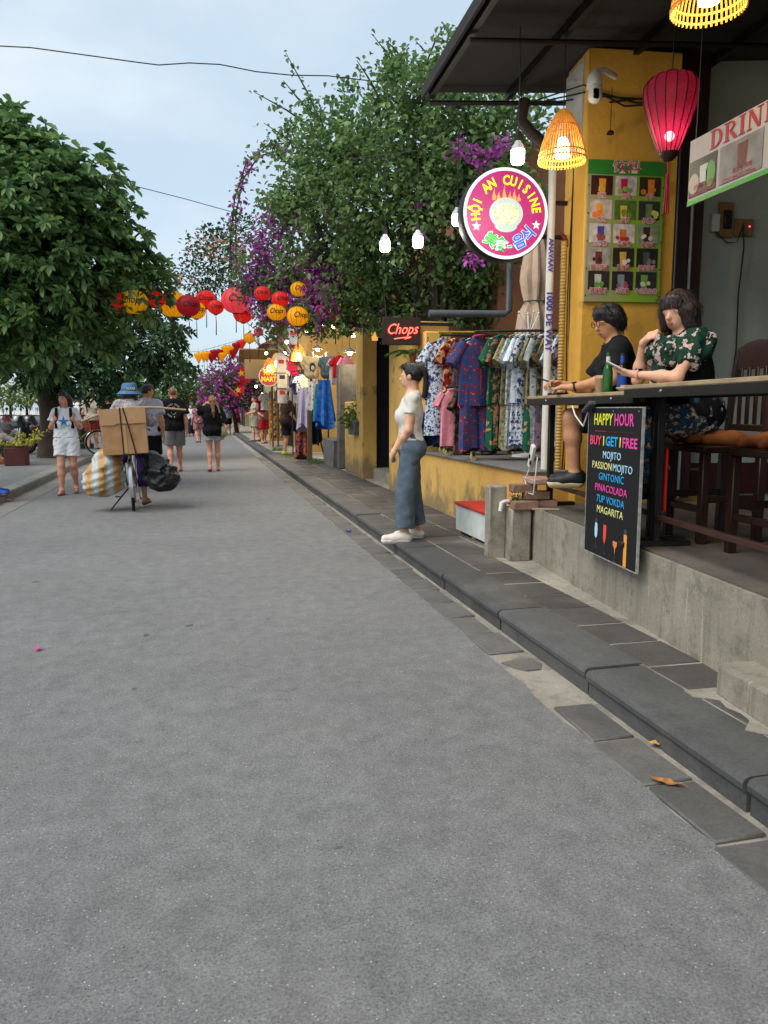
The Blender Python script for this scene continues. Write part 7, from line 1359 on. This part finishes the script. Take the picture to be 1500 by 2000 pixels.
big = [(262, 590, 50, YLW, 'large yellow Chops lantern half inside the almond tree leaves'), (304, 585, 34, RED_, 'red Chops lantern between two yellow ones near the almond tree'), (338, 594, 54, YLW, 'largest yellow Chops lantern on the string'), (368, 597, 44, DRD, 'dark crimson lantern tucked behind the largest yellow one'), (383, 606, 36, YLW, 'yellow lantern under the crimson one'), (402, 585, 38, RED_, 'small bright red Chops lantern over the middle of the road'), (421, 600, 30, RED_, 'small red Chops lantern with a long tassel'), (460, 587, 54, PNK, 'large rosy red Chops lantern at the hanging vine'), (475, 613, 38, RED_, 'red lantern touching the large rosy one'),
       (512, 573, 30, RED_, 'red lantern half covered by violet flowers'), (520, 560, 26, YLW, 'small yellow lantern among violet flowers'), (583, 565, 32, YLW, 'yellow lantern high in the flowering vine'), (581, 618, 42, YLW, 'yellow Chops lantern in front of the ochre wall'), (540, 610, 36, YLW, 'yellow lantern buried in the vine sprays'), (155, 566, 40, RED_, 'red lantern showing through the almond tree leaves'), (228, 592, 44, RED_, 'red lantern next to the yellow one inside the tree'), (547, 585, 34, RED_, 'red lantern behind the hanging sprays'), (628, 605, 22, RED_, 'small red lantern with a tassel by the ochre wall'), (505, 648, 18, PNK, 'small pink lantern under the vine'), (487, 660, 22, YLW, 'small yellow lantern below the pink one'), (655, 620, 22, RED_, 'small red lantern over the shop lamp')]
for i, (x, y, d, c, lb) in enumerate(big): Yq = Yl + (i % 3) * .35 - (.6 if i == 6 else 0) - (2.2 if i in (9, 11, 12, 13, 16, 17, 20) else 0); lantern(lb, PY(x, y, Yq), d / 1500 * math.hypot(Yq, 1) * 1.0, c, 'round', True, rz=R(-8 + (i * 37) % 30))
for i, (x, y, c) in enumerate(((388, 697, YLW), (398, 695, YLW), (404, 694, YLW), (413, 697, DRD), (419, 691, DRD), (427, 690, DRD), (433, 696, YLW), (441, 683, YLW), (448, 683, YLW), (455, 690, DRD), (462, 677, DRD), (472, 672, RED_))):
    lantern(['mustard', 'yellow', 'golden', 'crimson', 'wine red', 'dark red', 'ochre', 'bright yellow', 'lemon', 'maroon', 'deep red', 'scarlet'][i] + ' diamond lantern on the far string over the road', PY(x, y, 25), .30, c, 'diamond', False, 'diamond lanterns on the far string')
def wire(label, pts, r=.006):
    q = [PY(*p) for p in pts]; t = thing('overhead_wire', label, 'wire', q[0]); MB().tube([p - q[0] for p in q], r, 5).build('wire', m_dk, t)
wire('sagging black wire high across the sky into the vine', [(-900, 150, 10), (-400, 70, 10), (-40, 88, 10), (60, 93, 10), (170, 108, 10), (270, 122, 10), (310, 127, 10), (370, 123, 10), (430, 126, 10), (500, 140, 10), (570, 147, 10), (640, 148, 10.2), (740, 160, 10.6)], .007)
wire('thin wire from the almond tree down to the vine', [(180, 345, 13), (270, 365, 13), (360, 388, 13), (450, 413, 12.6)])
wire('string carrying the round lanterns, upper strand', [(100, 545, 13.5), (250, 556, 13.4), (400, 556, 13.4), (500, 545, 13.2), (600, 530, 12)]); wire('string carrying the round lanterns, lower strand', [(100, 560, 13.5), (260, 563, 13.4), (400, 562, 13.4), (520, 551, 13.2)])
wire('string carrying the diamond lanterns', [(330, 690, 25), (390, 686, 25), (440, 672, 25), (500, 655, 25)]); wire('pale cable crossing the road far away', [(330, 738, 40), (420, 740, 40), (480, 738, 40)], .012)
t = thing('red_garland', 'row of tiny red lanterns far down the road', 'garland', PY(360, 779, 60))
for k in range(10): MB().ball(PY(358 + k * 4.5, 778 + (k % 3), 60) - Vector(t.location), (.16, .16, .2), 8, 6).build('lantern_ball', M('garland_red', '#c01414', .6, .1), t)
MB().tube([PY(350, 770, 60) - Vector(t.location), PY(405, 770, 60) - Vector(t.location)], .02, 4).build('cord', m_dk, t)

# ------------------------------------------------------------------ souvenir shop and the stalls beyond
wood2 = M('stall_wood', '#5f4a30', .8, .3, 4, stretch=(20, 20, 3)); zS = .132
for i, (x, y0, lb) in enumerate(((601, 905, 'weathered wooden post with a leaning scarf at the souvenir shop'), (575, 885, 'thin dark post between the scarves'))):
    q = PZ(x, y0, zS); t = thing('stall_post', lb, 'post', (q.x + .05, q.y, zS)); MB().box((0, 0, .6 if i == 0 else 1.3), (.10, .12, 1.2) if i == 0 else (.03, .03, 2.6), ch=.006).build('post', wood2 if i == 0 else m_dk, t); MB().box((0, 0, .01), (.16, .16, .03), ch=.004).build('foot', m_grey, t)
def scarf_(label, px, ytop, ybot, Yq, wpx, mat, seed):
    a_, b_ = PY(px, ytop, Yq), PY(px, ybot, Yq); w_ = wpx / 1500 * Yq / 2; t = thing('hanging_scarf', label, 'scarf', a_, 0, 'scarves at the souvenir shop'); h_ = a_.z - b_.z
    tub((0, 0, 0), (0, 0, -h_), w_ * .6, w_, .06, .12, (1, 0, 0), 32, 10, .045, 6, seed).build('cloth', mat, t); MB().tube([(-w_ * .6, 0, -.01), (w_ * .6, 0, -.01)], .012, 6).build('rod', m_dk, t); MB().tube([(0, 0, 0), (0, .02, .3)], .006, 5).build('hook', m_dk, t)
for i, a_ in enumerate((('blue patterned scarf bundle hanging beside the grey wall', 634, 742, 830, 17.0, 38, MP('blue_scarf', ['#123a80', '#1f56a8', '#2a6aa8', '#8a4a6a'], 12)), ('yellow and teal scarf beside the blue bundle', 622, 750, 815, 17.4, 16, MP('teal_scarf', ['#c8a040', '#2a7a8a', '#1f6a80', '#b8902a'], 6)), ('white scarf with navy border on the shop rail', 612, 745, 802, 17.8, 24, MP('white_navy_scarf', ['#1d2440', '#b4b0ac', '#c6c2bc', '#a8a6a8'], 18)), ('lilac white scarf draped over the wooden post', 594, 757, 835, 18.0, 24, cloth('lilac_scarf', '#b3a8c0')), ('orange batik scarf reaching the ground by the post', 590, 800, 890, 18.2, 22, MP('batik_scarf', ['#6a2a1a', '#a8501c', '#3a2a4a', '#b0602a'], 14)), ('coral scarf behind the man in the brown shirt', 590, 765, 840, 21.0, 12, cloth('coral_scarf', '#c85a38')), ('grey silk scarf behind the man in the brown shirt', 584, 770, 850, 21.2, 10, cloth('grey_scarf', '#7a8284')), ('charcoal skirt hanging under the white scarf', 616, 800, 862, 17.6, 18, cloth('charcoal_skirt', '#14161c')))): scarf_(*a_, i)
def torso(label, px, py, Yq, mat, mark=None):
    q = PY(px, py, Yq); t = thing('shirt_mannequin', label, 'mannequin', q, R(6)); sk_ = M('mannequin_skin', '#a87a5c', .5, .1)
    solid('torso', [cap((-.09, 0, .0), (.09, 0, .0), .105, k=.08), cap((-.08, 0, -.15), (.08, 0, -.15), .1, k=.1), cap((-.075, 0, -.3), (.075, 0, -.3), .1, k=.1), cap((-.14, 0, .08), (.14, 0, .08), .06, k=.06), cap((-.15, 0, .07), (-.23, .0, -.1), .055, .065, .04, ((-.22, 0, -.09), (-.45, 0, -.9))), cap((.15, 0, .07), (.23, .0, -.1), .055, .065, .04, ((.22, 0, -.09), (.45, 0, -.9)))], .016, mat, t, wr=.006)
    solid('neck', [cap((0, 0, .08), (0, 0, .2), .06, .055)], .014, sk_, t); MB().tube([(0, 0, -.4), (0, 0, -1.9)], .02, 6).build('stand', m_dk, t)
    if mark:
        MB().prism([(math.cos(a) * .075, math.sin(a) * .1) for a in [2 * math.pi * k / 16 for k in range(16)]], (0, -.125, -.12), (1, 0, 0), (0, 0, 1), -.004).build('print', M('tee_print_dark', '#2a2a2a', .8, .4, 30), t, smooth=0); MB().prism([(math.cos(a) * .045, math.sin(a) * .055) for a in [2 * math.pi * k / 14 for k in range(14)]], (0, -.13, -.145), (1, 0, 0), (0, 0, 1), -.003).build('print', M('tee_print_pale', '#b0a898', .8, .3, 30), t, smooth=0)
torso('headless mannequin in a cream tee with a dark round print', 608, 707, 18.6, cloth('cream_tee', '#b8a480'), True); torso('headless mannequin in a slate blue vee neck tee', 640, 707, 18.6, cloth('slate_tee', '#4a5a62'))
for i, (px, py, cc, lb) in enumerate(((549, 705, '#a8a4a0', 'pale grey tee with small print hung on the shop wall'), (551, 735, '#b4b0aa', 'white tee with a red print hung below the grey one'), (551, 765, '#b0aca8', 'white tee with a red heart hung lowest on the shop wall'), (571, 712, '#b01c50', 'magenta tee hung on the shop wall'), (573, 735, '#3c4048', 'charcoal tee hung on the shop wall'), (572, 650, '#a8aab0', 'white tee hung under the small flag'), (571, 675, '#9a9ca4', 'grey white tee hung above the bamboo lamp'), (574, 765, '#b8b2a8', 'ivory tee hung behind the scarves'))):
    q = PY(px, py, 20.2 + .07 * i); t = thing('hung_tee', lb, 'shirt', q, 0, 'tees on the shop wall'); w_ = .125
    MB().prism([(-w_, -.3), (w_, -.3), (w_, .08), (w_ * 1.5, .0), (w_ * 1.65, .09), (w_ * .6, .2), (-w_ * .6, .2), (-w_ * 1.65, .09), (-w_ * 1.5, .0), (-w_, .08)], (0, 0, 0), (1, 0, 0), (0, 0, 1), .04).build('cloth', cloth('tee_' + cc[1:], cc), t, smooth=0)
    MB().tube([(-.1, .0, .2), (0, 0, .25), (.1, 0, .2)], .006, 5).build('hanger', m_dk, t); MB().box((0, -.045, -.02), (.14, .004, .1)).build('print', M('tee_mark_%d' % (i % 3), ['#8c2a2a', '#2a2a30', '#a8382a'][i % 3], .8, .4, 25), t)
for i, (x, y, Yq, sz, lb) in enumerate(((583, 705, 19.4, 1.15, 'lit bamboo lamp beside the cream tee mannequin'), (540, 718, 22, 1.1, 'lit bamboo lamp above the round red shop sign'), (526, 726, 21, 1.0, 'lit bamboo lamp in front of the round red shop sign'))): q = PY(x, y, Yq); bamboo(lb, q, sz, .95, 24)
def cone_lamp(label, P_):
    t = thing('shop_lamp', label, 'lamp', P_); MB().lathe([(.02, .12), (.05, .09), (.13, .03), (.135, .02)], n=18).build('shade', M('enamel', '#5a5a50', .5, .1), t); MB().ball((0, 0, .01), .05, 10, 8).build('bulb', glow, t); MB().tube([(0, 0, .12), (0, 0, .6)], .005, 5).build('cord', m_dk, t); point('bulb_light', t, (0, -.1, -.08), 22, (1, .8, .5), .05)
cone_lamp('lit enamel cone lamp over the slate blue tee', PY(620, 683, 18.8)); cone_lamp('lit bare bulb lamp under the vine before the ochre wall', PY(652, 638, 17.5)); cone_lamp('lit small lamp on the yellow pier bracket', PY(683, 690, 15.2))
t = thing('wall_lantern', 'black iron wall lamp on the yellow pier by the blue door', 'lamp', PY(732, 665, 12.6)); MB().lathe([(.05, .0), (.055, .12), (.02, .16)], n=10, c0=True).build('glass', M('amber_glass', '#a87a3a', .3, .1, emit=1.2), t); MB().lathe([(.09, .15), (.03, .2), (.005, .24)], n=12).build('cap', m_dk, t); MB().tube([(0, 0, .2), (.1, .1, .26), (.3, .3, .2)], .01, 6).build('arm', m_dk, t)
q = PY(525, 735, 23.5); t = thing('shop_sign', 'round red MART sign with yellow lettering beyond the bamboo lamps', 'sign', q, -.1); MB().lathe([(.30, -.04), (.30, .04)], n=36, rot=Rm, c0=True, c1=True).build('rim', m_white, t); MB().lathe([(.275, .0), (.275, .003)], (0, -.042, 0), 36, Rm, True, True).build('face', M('sign_red', '#a01428', .5, .1, emit=.15), t)
text('lettering', 'MART', .2, frame((0, -.047, -.09), (1, 0, 0), (0, 0, 1)), M('sign_yellow', '#e0b01c', .5, 0, emit=.3), t, ext=.002, xs=.85, bold=.006); text('lettering', 'MINI', .17, frame((0, -.047, .09), (1, 0, 0), (0, 0, 1)), MATS['sign_yellow'], t, ext=.002, xs=.85, bold=.006); MB().tube([(.28, 0, .1), (.7, .1, .1)], .02, 6).build('bracket', m_dk, t)
# yellow goods shelf
q = PZ(538, 870, zS); t = thing('goods_shelf', 'yellow wire shelf rack stacked with small souvenirs', 'shelf', (q.x + .1, q.y, zS)); ym = M('yellow_wire', '#b8861a', .5, .15)
for sx in (-1, 1):
    for sy in (-1, 1): MB().tube([(sx * .28, sy * .15, 0), (sx * .28, sy * .15, 1.55)], .014, 6).build('upright', ym, t)
r_ = random.Random(2)
for k in range(6):
    z = .18 + k * .25; MB().box((0, 0, z), (.6, .34, .03), ch=.004).build('shelf', ym, t); MB().box((0, -.17, z + .05), (.6, .012, .05)).build('lip', ym, t)
    for m_ in range(5):
        cc = r_.choice(['#8a2a30', '#6a7a8a', '#a88a5a', '#3a5a6a', '#b8a8a0', '#7a4a6a', '#4a3020']); it = thing('souvenir', {'#8a2a30': 'dark red', '#6a7a8a': 'grey blue', '#a88a5a': 'straw coloured', '#3a5a6a': 'teal', '#b8a8a0': 'pale', '#7a4a6a': 'mauve', '#4a3020': 'dark brown'}[cc] + ' souvenir figure on the ' + ['lowest', 'second', 'third', 'fourth', 'fifth', 'top'][k] + ' tier of the yellow wire shelf', 'souvenir', (q.x + .1 - .23 + m_ * .115, q.y - .05, zS + z + .015), r_.uniform(-.3, .3), 'souvenirs on the yellow shelf'); solid('body', [ell((0, 0, .07), (.05, .05, .075), k=.02), ell((0, 0, .14), (.03, .03, .03), k=.02)], .02, M('souvenir_' + cc[1:], cc, .5, .3, 20), it)
# flags
flag = M('flag_red', '#b8141c', .75, .1); gold = M('flag_gold', '#e0b020', .7, 0)
def flagp(label, px0, py0, px1, py1, Yq, fpts, star_=None):
    a_, b_ = PY(px0, py0, Yq), PY(px1, py1, Yq); t = thing('flag', label, 'flag', a_, 0, 'flags along the shops'); MB().tube([(0, 0, 0), b_ - a_], .018, 6).build('pole', m_pale, t); W_ = [PY(x, y, Yq - .05) - a_ for x, y in fpts]
    mb = MB(); n_ = len(W_); fr_ = [p + Vector((0, .06 * math.sin(k * 2.1), 0)) for k, p in enumerate(W_)]; mb.loft([fr_, [p + Vector((0, .012, 0)) for p in fr_]]); mb.build('cloth', flag, t, smooth=0)
    if star_: c = PY(star_[0], star_[1], Yq - .2) - a_; MB().prism([(x * 3.0, y * 3.0) for x, y in star], c, (1, 0, .2), (-.2, 0, 1), -.004).build('star', gold, t, smooth=0)
flagp('upper red flag with a gold star leaning from the shops', 478, 716, 466, 700, 27, [(466, 712), (478, 722), (492, 740), (484, 748), (470, 757), (468, 740)], (471, 729)); flagp('lower red flag with a gold star hanging below the first', 470, 745, 458, 738, 29, [(460, 740), (466, 752), (479, 756), (474, 770), (468, 783), (464, 765)], (465, 762)); flagp('folded red flag on a slanting pole before the magenta bush', 475, 780, 441, 752, 31, [(449, 759), (456, 766), (466, 772), (462, 775), (452, 770)])
t = thing('straw_awning', 'straw mat awning over the stalls beyond the lamps', 'awning', PY(505, 700, 25)); MB().box((0, .3, .1), (1.2, 1.0, .05), rot=Matrix.Rotation(R(-20), 3, 'X'), ch=.01).build('mat', M('straw', '#8f7450', .9, .25, 4, stretch=(30, 2, 2)), t); MB().box((0.1, -.2, -.35), (1.1, .04, .6), ch=.01).build('valance', M('straw_light', '#a58a60', .9, .2, 4, stretch=(30, 2, 2)), t)
for x in (.45, .62): MB().tube([(x, .5, 0), (x, .5, -3.0)], .03, 6).build('post', wood2, t)
q = PZ(505, 862, zS); t = thing('display_stand', 'dark wooden display stand beside the man in the cream print shirt', 'stand', (q.x + .15, q.y, zS)); MB().box((0, 0, .5), (.12, .12, 1.0), ch=.01).build('post', m_wood, t); MB().box((0, 0, 1.02), (.5, .35, .04), rot=Matrix.Rotation(R(12), 3, 'Y'), ch=.006).build('tray', m_wood, t); MB().box((0, 0, .03), (.3, .3, .06), ch=.01).build('base', m_wood, t)

# bulbs added to brighten the dark shops, and more stock under the vine
for i, (x, y, Yq) in enumerate(((560, 668, 19.5), (600, 648, 18.5), (632, 632, 17.2), (668, 642, 16.6), (690, 655, 16), (556, 690, 20.5), (520, 690, 23), (505, 715, 25), (500, 755, 27), (512, 770, 26))):
    q = PY(x, y, Yq); t = thing('added_bulb', 'small warm bulb added to brighten the souvenir shops', 'light bulb', q, 0, 'added small warm bulbs'); MB().ball((0, 0, 0), .045, 10, 8).build('globe', glow, t); MB().lathe([(.022, .04), (.022, .09)], n=10, c1=True).build('socket', m_dk, t); MB().tube([(0, 0, .09), (0, .02, .5)], .005, 5).build('cord', m_dk, t)
more_ = [('white printed shirt hanging on the souvenir shop rail', 600, 735, 19.6, PRN[6], 'shirt', .62), ('blue and white toile shirt on the souvenir shop rail', 588, 738, 19.8, PRN[0], 'shirt', .62), ('coral blouse hanging behind the grey wall', 662, 700, 17.2, SOL[1], 'shirt', .7), ('pink blouse hanging behind the grey wall', 676, 702, 17.0, SOL[0], 'shirt', .7), ('white dress hanging behind the grey wall', 652, 705, 17.4, PRN[6], 'long', .6), ('pale shirt hanging beyond the goods shelf', 517, 770, 25.5, PRN[5], 'shirt', .8), ('red shirt hanging beyond the goods shelf', 510, 775, 26, SOL[1], 'shirt', .8), ('navy floral shirt on the souvenir shop rail', 575, 742, 20, PRN[2], 'shirt', .62)]
for i, (lb, x, y, Yq, mt, kd, sc) in enumerate(more_):
    q = PY(x, y, Yq); garment(lb, (q.x, q.y, q.z + .1), R(10 + i * 7), mt, kd, sc, group='clothes at the souvenir shops', seed=120 + i)
t = thing('shop_rail', 'dark metal rail with shirts inside the souvenir shop', 'rail', PY(570, 733, 20.1)); a_ = Vector(t.location); MB().tube([(0, 0, .1), PY(606, 729, 19.5) - a_ + Vector((0, 0, .1))], .015, 6).build('rail', m_dk, t)
for u in (0, 1): e = (PY(606, 729, 19.5) - a_) * u; MB().tube([e + Vector((0, 0, .1)), Vector((e.x, e.y, .13 - a_.z))], .015, 6).build('post', m_dk, t)

# ------------------------------------------------------------------ riverside: lamp post, motorbikes, bicycle, boats, far crowd
p = PZ(166, 876, .12); t = thing('lamp_post', 'dark green cast iron lamp post on the riverside pavement', 'lamp post', (p.x, p.y, z1)); MB().lathe([(.28, 0), (.28, .15), (.2, .2), (.17, .6), (.19, .66), (.12, .75), (.10, 1.3), (.13, 1.36), (.075, 1.45), (.06, 4.2)], n=16, c0=True, c1=True).build('column', M('cast_iron_green', '#141d1a', .5, .2), t); MB().tube([(-.5, 0, 4.1), (0, 0, 4.25), (.5, 0, 4.1)], .03, 6).build('arms', m_dk, t)
for s_ in (-1, 1): MB().lathe([(.05, 0), (.12, .1), (.1, .28), (.02, .36)], (s_ * .5, 0, 3.75), 12, None, True, True).build('lamp_head', M('lamp_glass', '#b9b6a8', .3, .05), t)
def motorbike(label, loc, rz, body):
    t = thing('motorbike', label, 'motorbike', loc, rz, 'motorbikes parked by the river')
    for y_ in (-.6, .62): w_ = MB().torus((0, y_, .27), .21, .055, 26, 8, (1, 0, 0)).build('wheel', rub, t); MB().lathe([(.02, -.05), (.15, -.03), (.15, .03), (.02, .05)], (0, y_, .27), 16, Matrix.Rotation(R(90), 3, 'Y'), True, True).build('rim', chrome, w_)
    solid('body', [cap((0, -.75, .72), (0, -.2, .62), .10, .11, .06), cap((0, -.2, .58), (0, .1, .42), .12, .10, .08), cap((0, .1, .45), (0, .42, .75), .09, .13, .1), cap((0, .42, .75), (0, .5, .98), .13, .11, .06)], .022, body, t); solid('seat', [cap((0, -.65, .80), (0, -.05, .74), .11, .1, .05)], .022, m_dk, t); solid('engine', [cap((0, -.15, .3), (0, .12, .32), .13, .12, .05)], .025, M('engine_grey', '#4a4a4c', .5, .3), t)
    MB().tube([(.06, .48, .9), (.07, .62, .27)], .03, 8).build('fork', chrome, t); MB().tube([(-.06, .48, .9), (-.07, .62, .27)], .03, 8).build('fork', chrome, t)
    MB().tube([(-.34, .3, 1.05), (-.2, .42, 1.06), (.2, .42, 1.06), (.34, .3, 1.05)], .018, 6).build('handlebar', m_dk, t); MB().tube([(.14, .1, .25), (.16, -.8, .36)], [.035, .05], 8).build('exhaust', chrome, t); MB().ball((0, .6, .98), (.09, .06, .08), 12, 8).build('headlight', M('headlight_glass', '#c8ccd0', .15, .05), t); MB().ball((0, -.88, .74), (.07, .04, .04), 8, 6).build('tail_light', M('tail_red', '#8a1414', .3, .05), t)
    for s_ in (-1, 1): MB().tube([(s_ * .25, .36, 1.06), (s_ * .3, .33, 1.22)], .006, 5).build('mirror_stem', m_dk, t); MB().ball((s_ * .3, .33, 1.25), (.06, .015, .045), 10, 6).build('mirror', m_dk, t)
    MB().tube([(-.05, -.05, .25), (-.22, -.1, 0)], .012, 5).build('stand', m_dk, t)
motorbike('black and silver motorbike parked behind the yellow flowers', (*PZ(78, 886, .12).xy, z1), R(125), M('bike_black', '#15171c', .3, .1)); motorbike('dark brown motorbike parked next to the shade tree', (*PZ(100, 880, .12).xy, z1), R(105), M('bike_brown', '#2a1a16', .3, .1)); motorbike('red scooter parked farther along the river edge', (*PZ(48, 878, .12).xy, z1), R(80), M('bike_red', '#6a1c1a', .35, .1)); motorbike('blue scooter at the end of the parked row', (*PZ(4, 880, .12).xy, z1), R(95), M('bike_blue', '#22344a', .35, .1)); motorbike('grey scooter parked at the edge of the riverside', (*PZ(22, 886, .12).xy, z1), R(60), M('bike_grey', '#55585c', .35, .1))
q = bicycle('yellow framed bicycle leaning near the shade tree', (*PZ(112, 890, .12).xy, z1), R(-88), R(4), M('yellow_bike', '#a8861a', .4, .1))
def boat(label, loc, rz, col):
    t = thing('river_boat', label, 'boat', loc, rz, 'boats on the river'); rings = []
    for k in range(9): u = -1 + k / 4; w_ = .75 * (1 - u * u) ** .5 + .03 if abs(u) < 1 else .03; rings.append([Vector((-w_, u * 3, .35 + .3 * u * u)), Vector((-w_ * .6, u * 2.7, -.1)), Vector((w_ * .6, u * 2.7, -.1)), Vector((w_, u * 3, .35 + .3 * u * u))])
    MB().loft(rings).build('hull', M('boat_' + col[1:], col, .6, .2), t)
    for k in range(3): MB().box((0, -1.2 + k * 1.1, .42), (1.2, .25, .05)).build('bench', wood2, t)
    for k in range(6): MB().ball(((-.5 if k % 2 else .5), -1.8 + k * .7, .75), .2, 8, 6).build('lantern_ball', M('boat_lantern_%d' % (k % 3), ['#c83a2a', '#c8a02a', '#2a8a5a'][k % 3], .6, .1), t)
for i, (x, y, c) in enumerate(((-12, 44, '#2a6a4a'), (-14, 58, '#8a3a2a'), (-10.5, 36, '#3a6a8a'), (-16.5, 74, '#6a4a2a'), (-15, 66, '#2a5a6a'))): boat(['green', 'red brown', 'blue', 'brown', 'teal'][i] + ' painted river boat with coloured lanterns', (x, y, -.95), R(10 + 20 * i), c)
g_ = np.random.default_rng(12); cm = MB(); 
for k in range(150):
    y = g_.uniform(60, 140); x = -31.0 - g_.uniform(0, 4); h_ = g_.uniform(1.2, 1.75); cm.lathe([(.05, 0), (.12, h_ * .4), (.2, h_ * .5), (.22, h_ * .8), (.08, h_ * .86), (.1, h_ * .93), (.02, h_)], (x, y, .3), 6)
o = cm.build('crowd', leafmat('crowd_clothes', (.12, .12, .16), (.75, .74, .72), 0, .8), None, smooth=0); o['kind'] = 'stuff'; o['label'] = 'dense seated crowd along the far river bank'; o['category'] = 'crowd'
for i, (y, hh, c) in enumerate(((75, 5, (.45, .3, .1)), (92, 6, (.42, .36, .28)), (108, 5, (.45, .25, .08)), (125, 6, (.4, .33, .2)))):
    t = thing('bank_house', ['ochre house on the far bank with hanging signs', 'cream house on the far bank', 'orange house on the far bank', 'beige house at the river bend'][i], 'house', (-44, y, .3)); MB().box((0, 0, hh / 2), (9, 12, hh)).build('wall', m_plaster('bank_plaster_%d' % i, c, (.15, .12, .08), .3), t); MB().prism([(-6.5, 0), (6.5, 0), (0, 2)], (-5, 0, hh), (0, 1, 0), (0, 0, 1), 10).build('roof', m_tile, t)
    for k in range(4): MB().box((4.55, -4.2 + k * 2.8, 1.6), (.1, 1.4, 2.2), ch=.02).build('door', MATS['shop_shutter'], t)

# ------------------------------------------------------------------ loose hair strands on the three near heads
def strands(root, h, n_, ln, col, down, seed):
    ho = [o for o in root.children if o.name.split('.')[0] in ('hair', 'braid')]; r_ = np.random.default_rng(seed)
    for o in ho:
        me = o.data; V = np.empty(len(me.vertices) * 3); me.vertices.foreach_get('co', V); V = V.reshape(-1, 3); N = np.empty(len(V) * 3); me.vertices.foreach_get('normal', N); N = N.reshape(-1, 3)
        k = r_.choice(len(V), min(n_, len(V)), False); P_ = V[k] + N[k] * .0005; cr = v3(h(0, -.015, .075)); D_ = P_ - cr; D_ /= np.linalg.norm(D_, axis=1)[:, None] + 1e-9; fd = v3(h(0, 1, 0)) - v3(h(0, 0, 0)); fd /= np.linalg.norm(fd); ud = v3(h(0, 0, 1)) - v3(h(0, 0, 0)); ud /= np.linalg.norm(ud); q0 = P_ - v3(h(0, 0, 0)); ok = ~((q0 @ fd > .02) & (q0 @ ud < .062)); D_ = D_ + np.array([0, 0, -down]); D_ -= N[k] * np.sum(D_ * N[k], 1)[:, None]; D_ += N[k] * .10 + r_.normal(size=D_.shape) * .10
        leaves('hair_strands', P_[ok], D_[ok], ln, .06, hairmat(col), o, fold=.1, droop=.08, seed=seed, kind='stuff')
strands(man, hm_, 900, .034, '#151313', .2, 1); strands(wom, hw_, 1200, .05, '#2e1b18', .8, 2); strands(gl_, h_g, 700, .035, '#14100f', .1, 3)
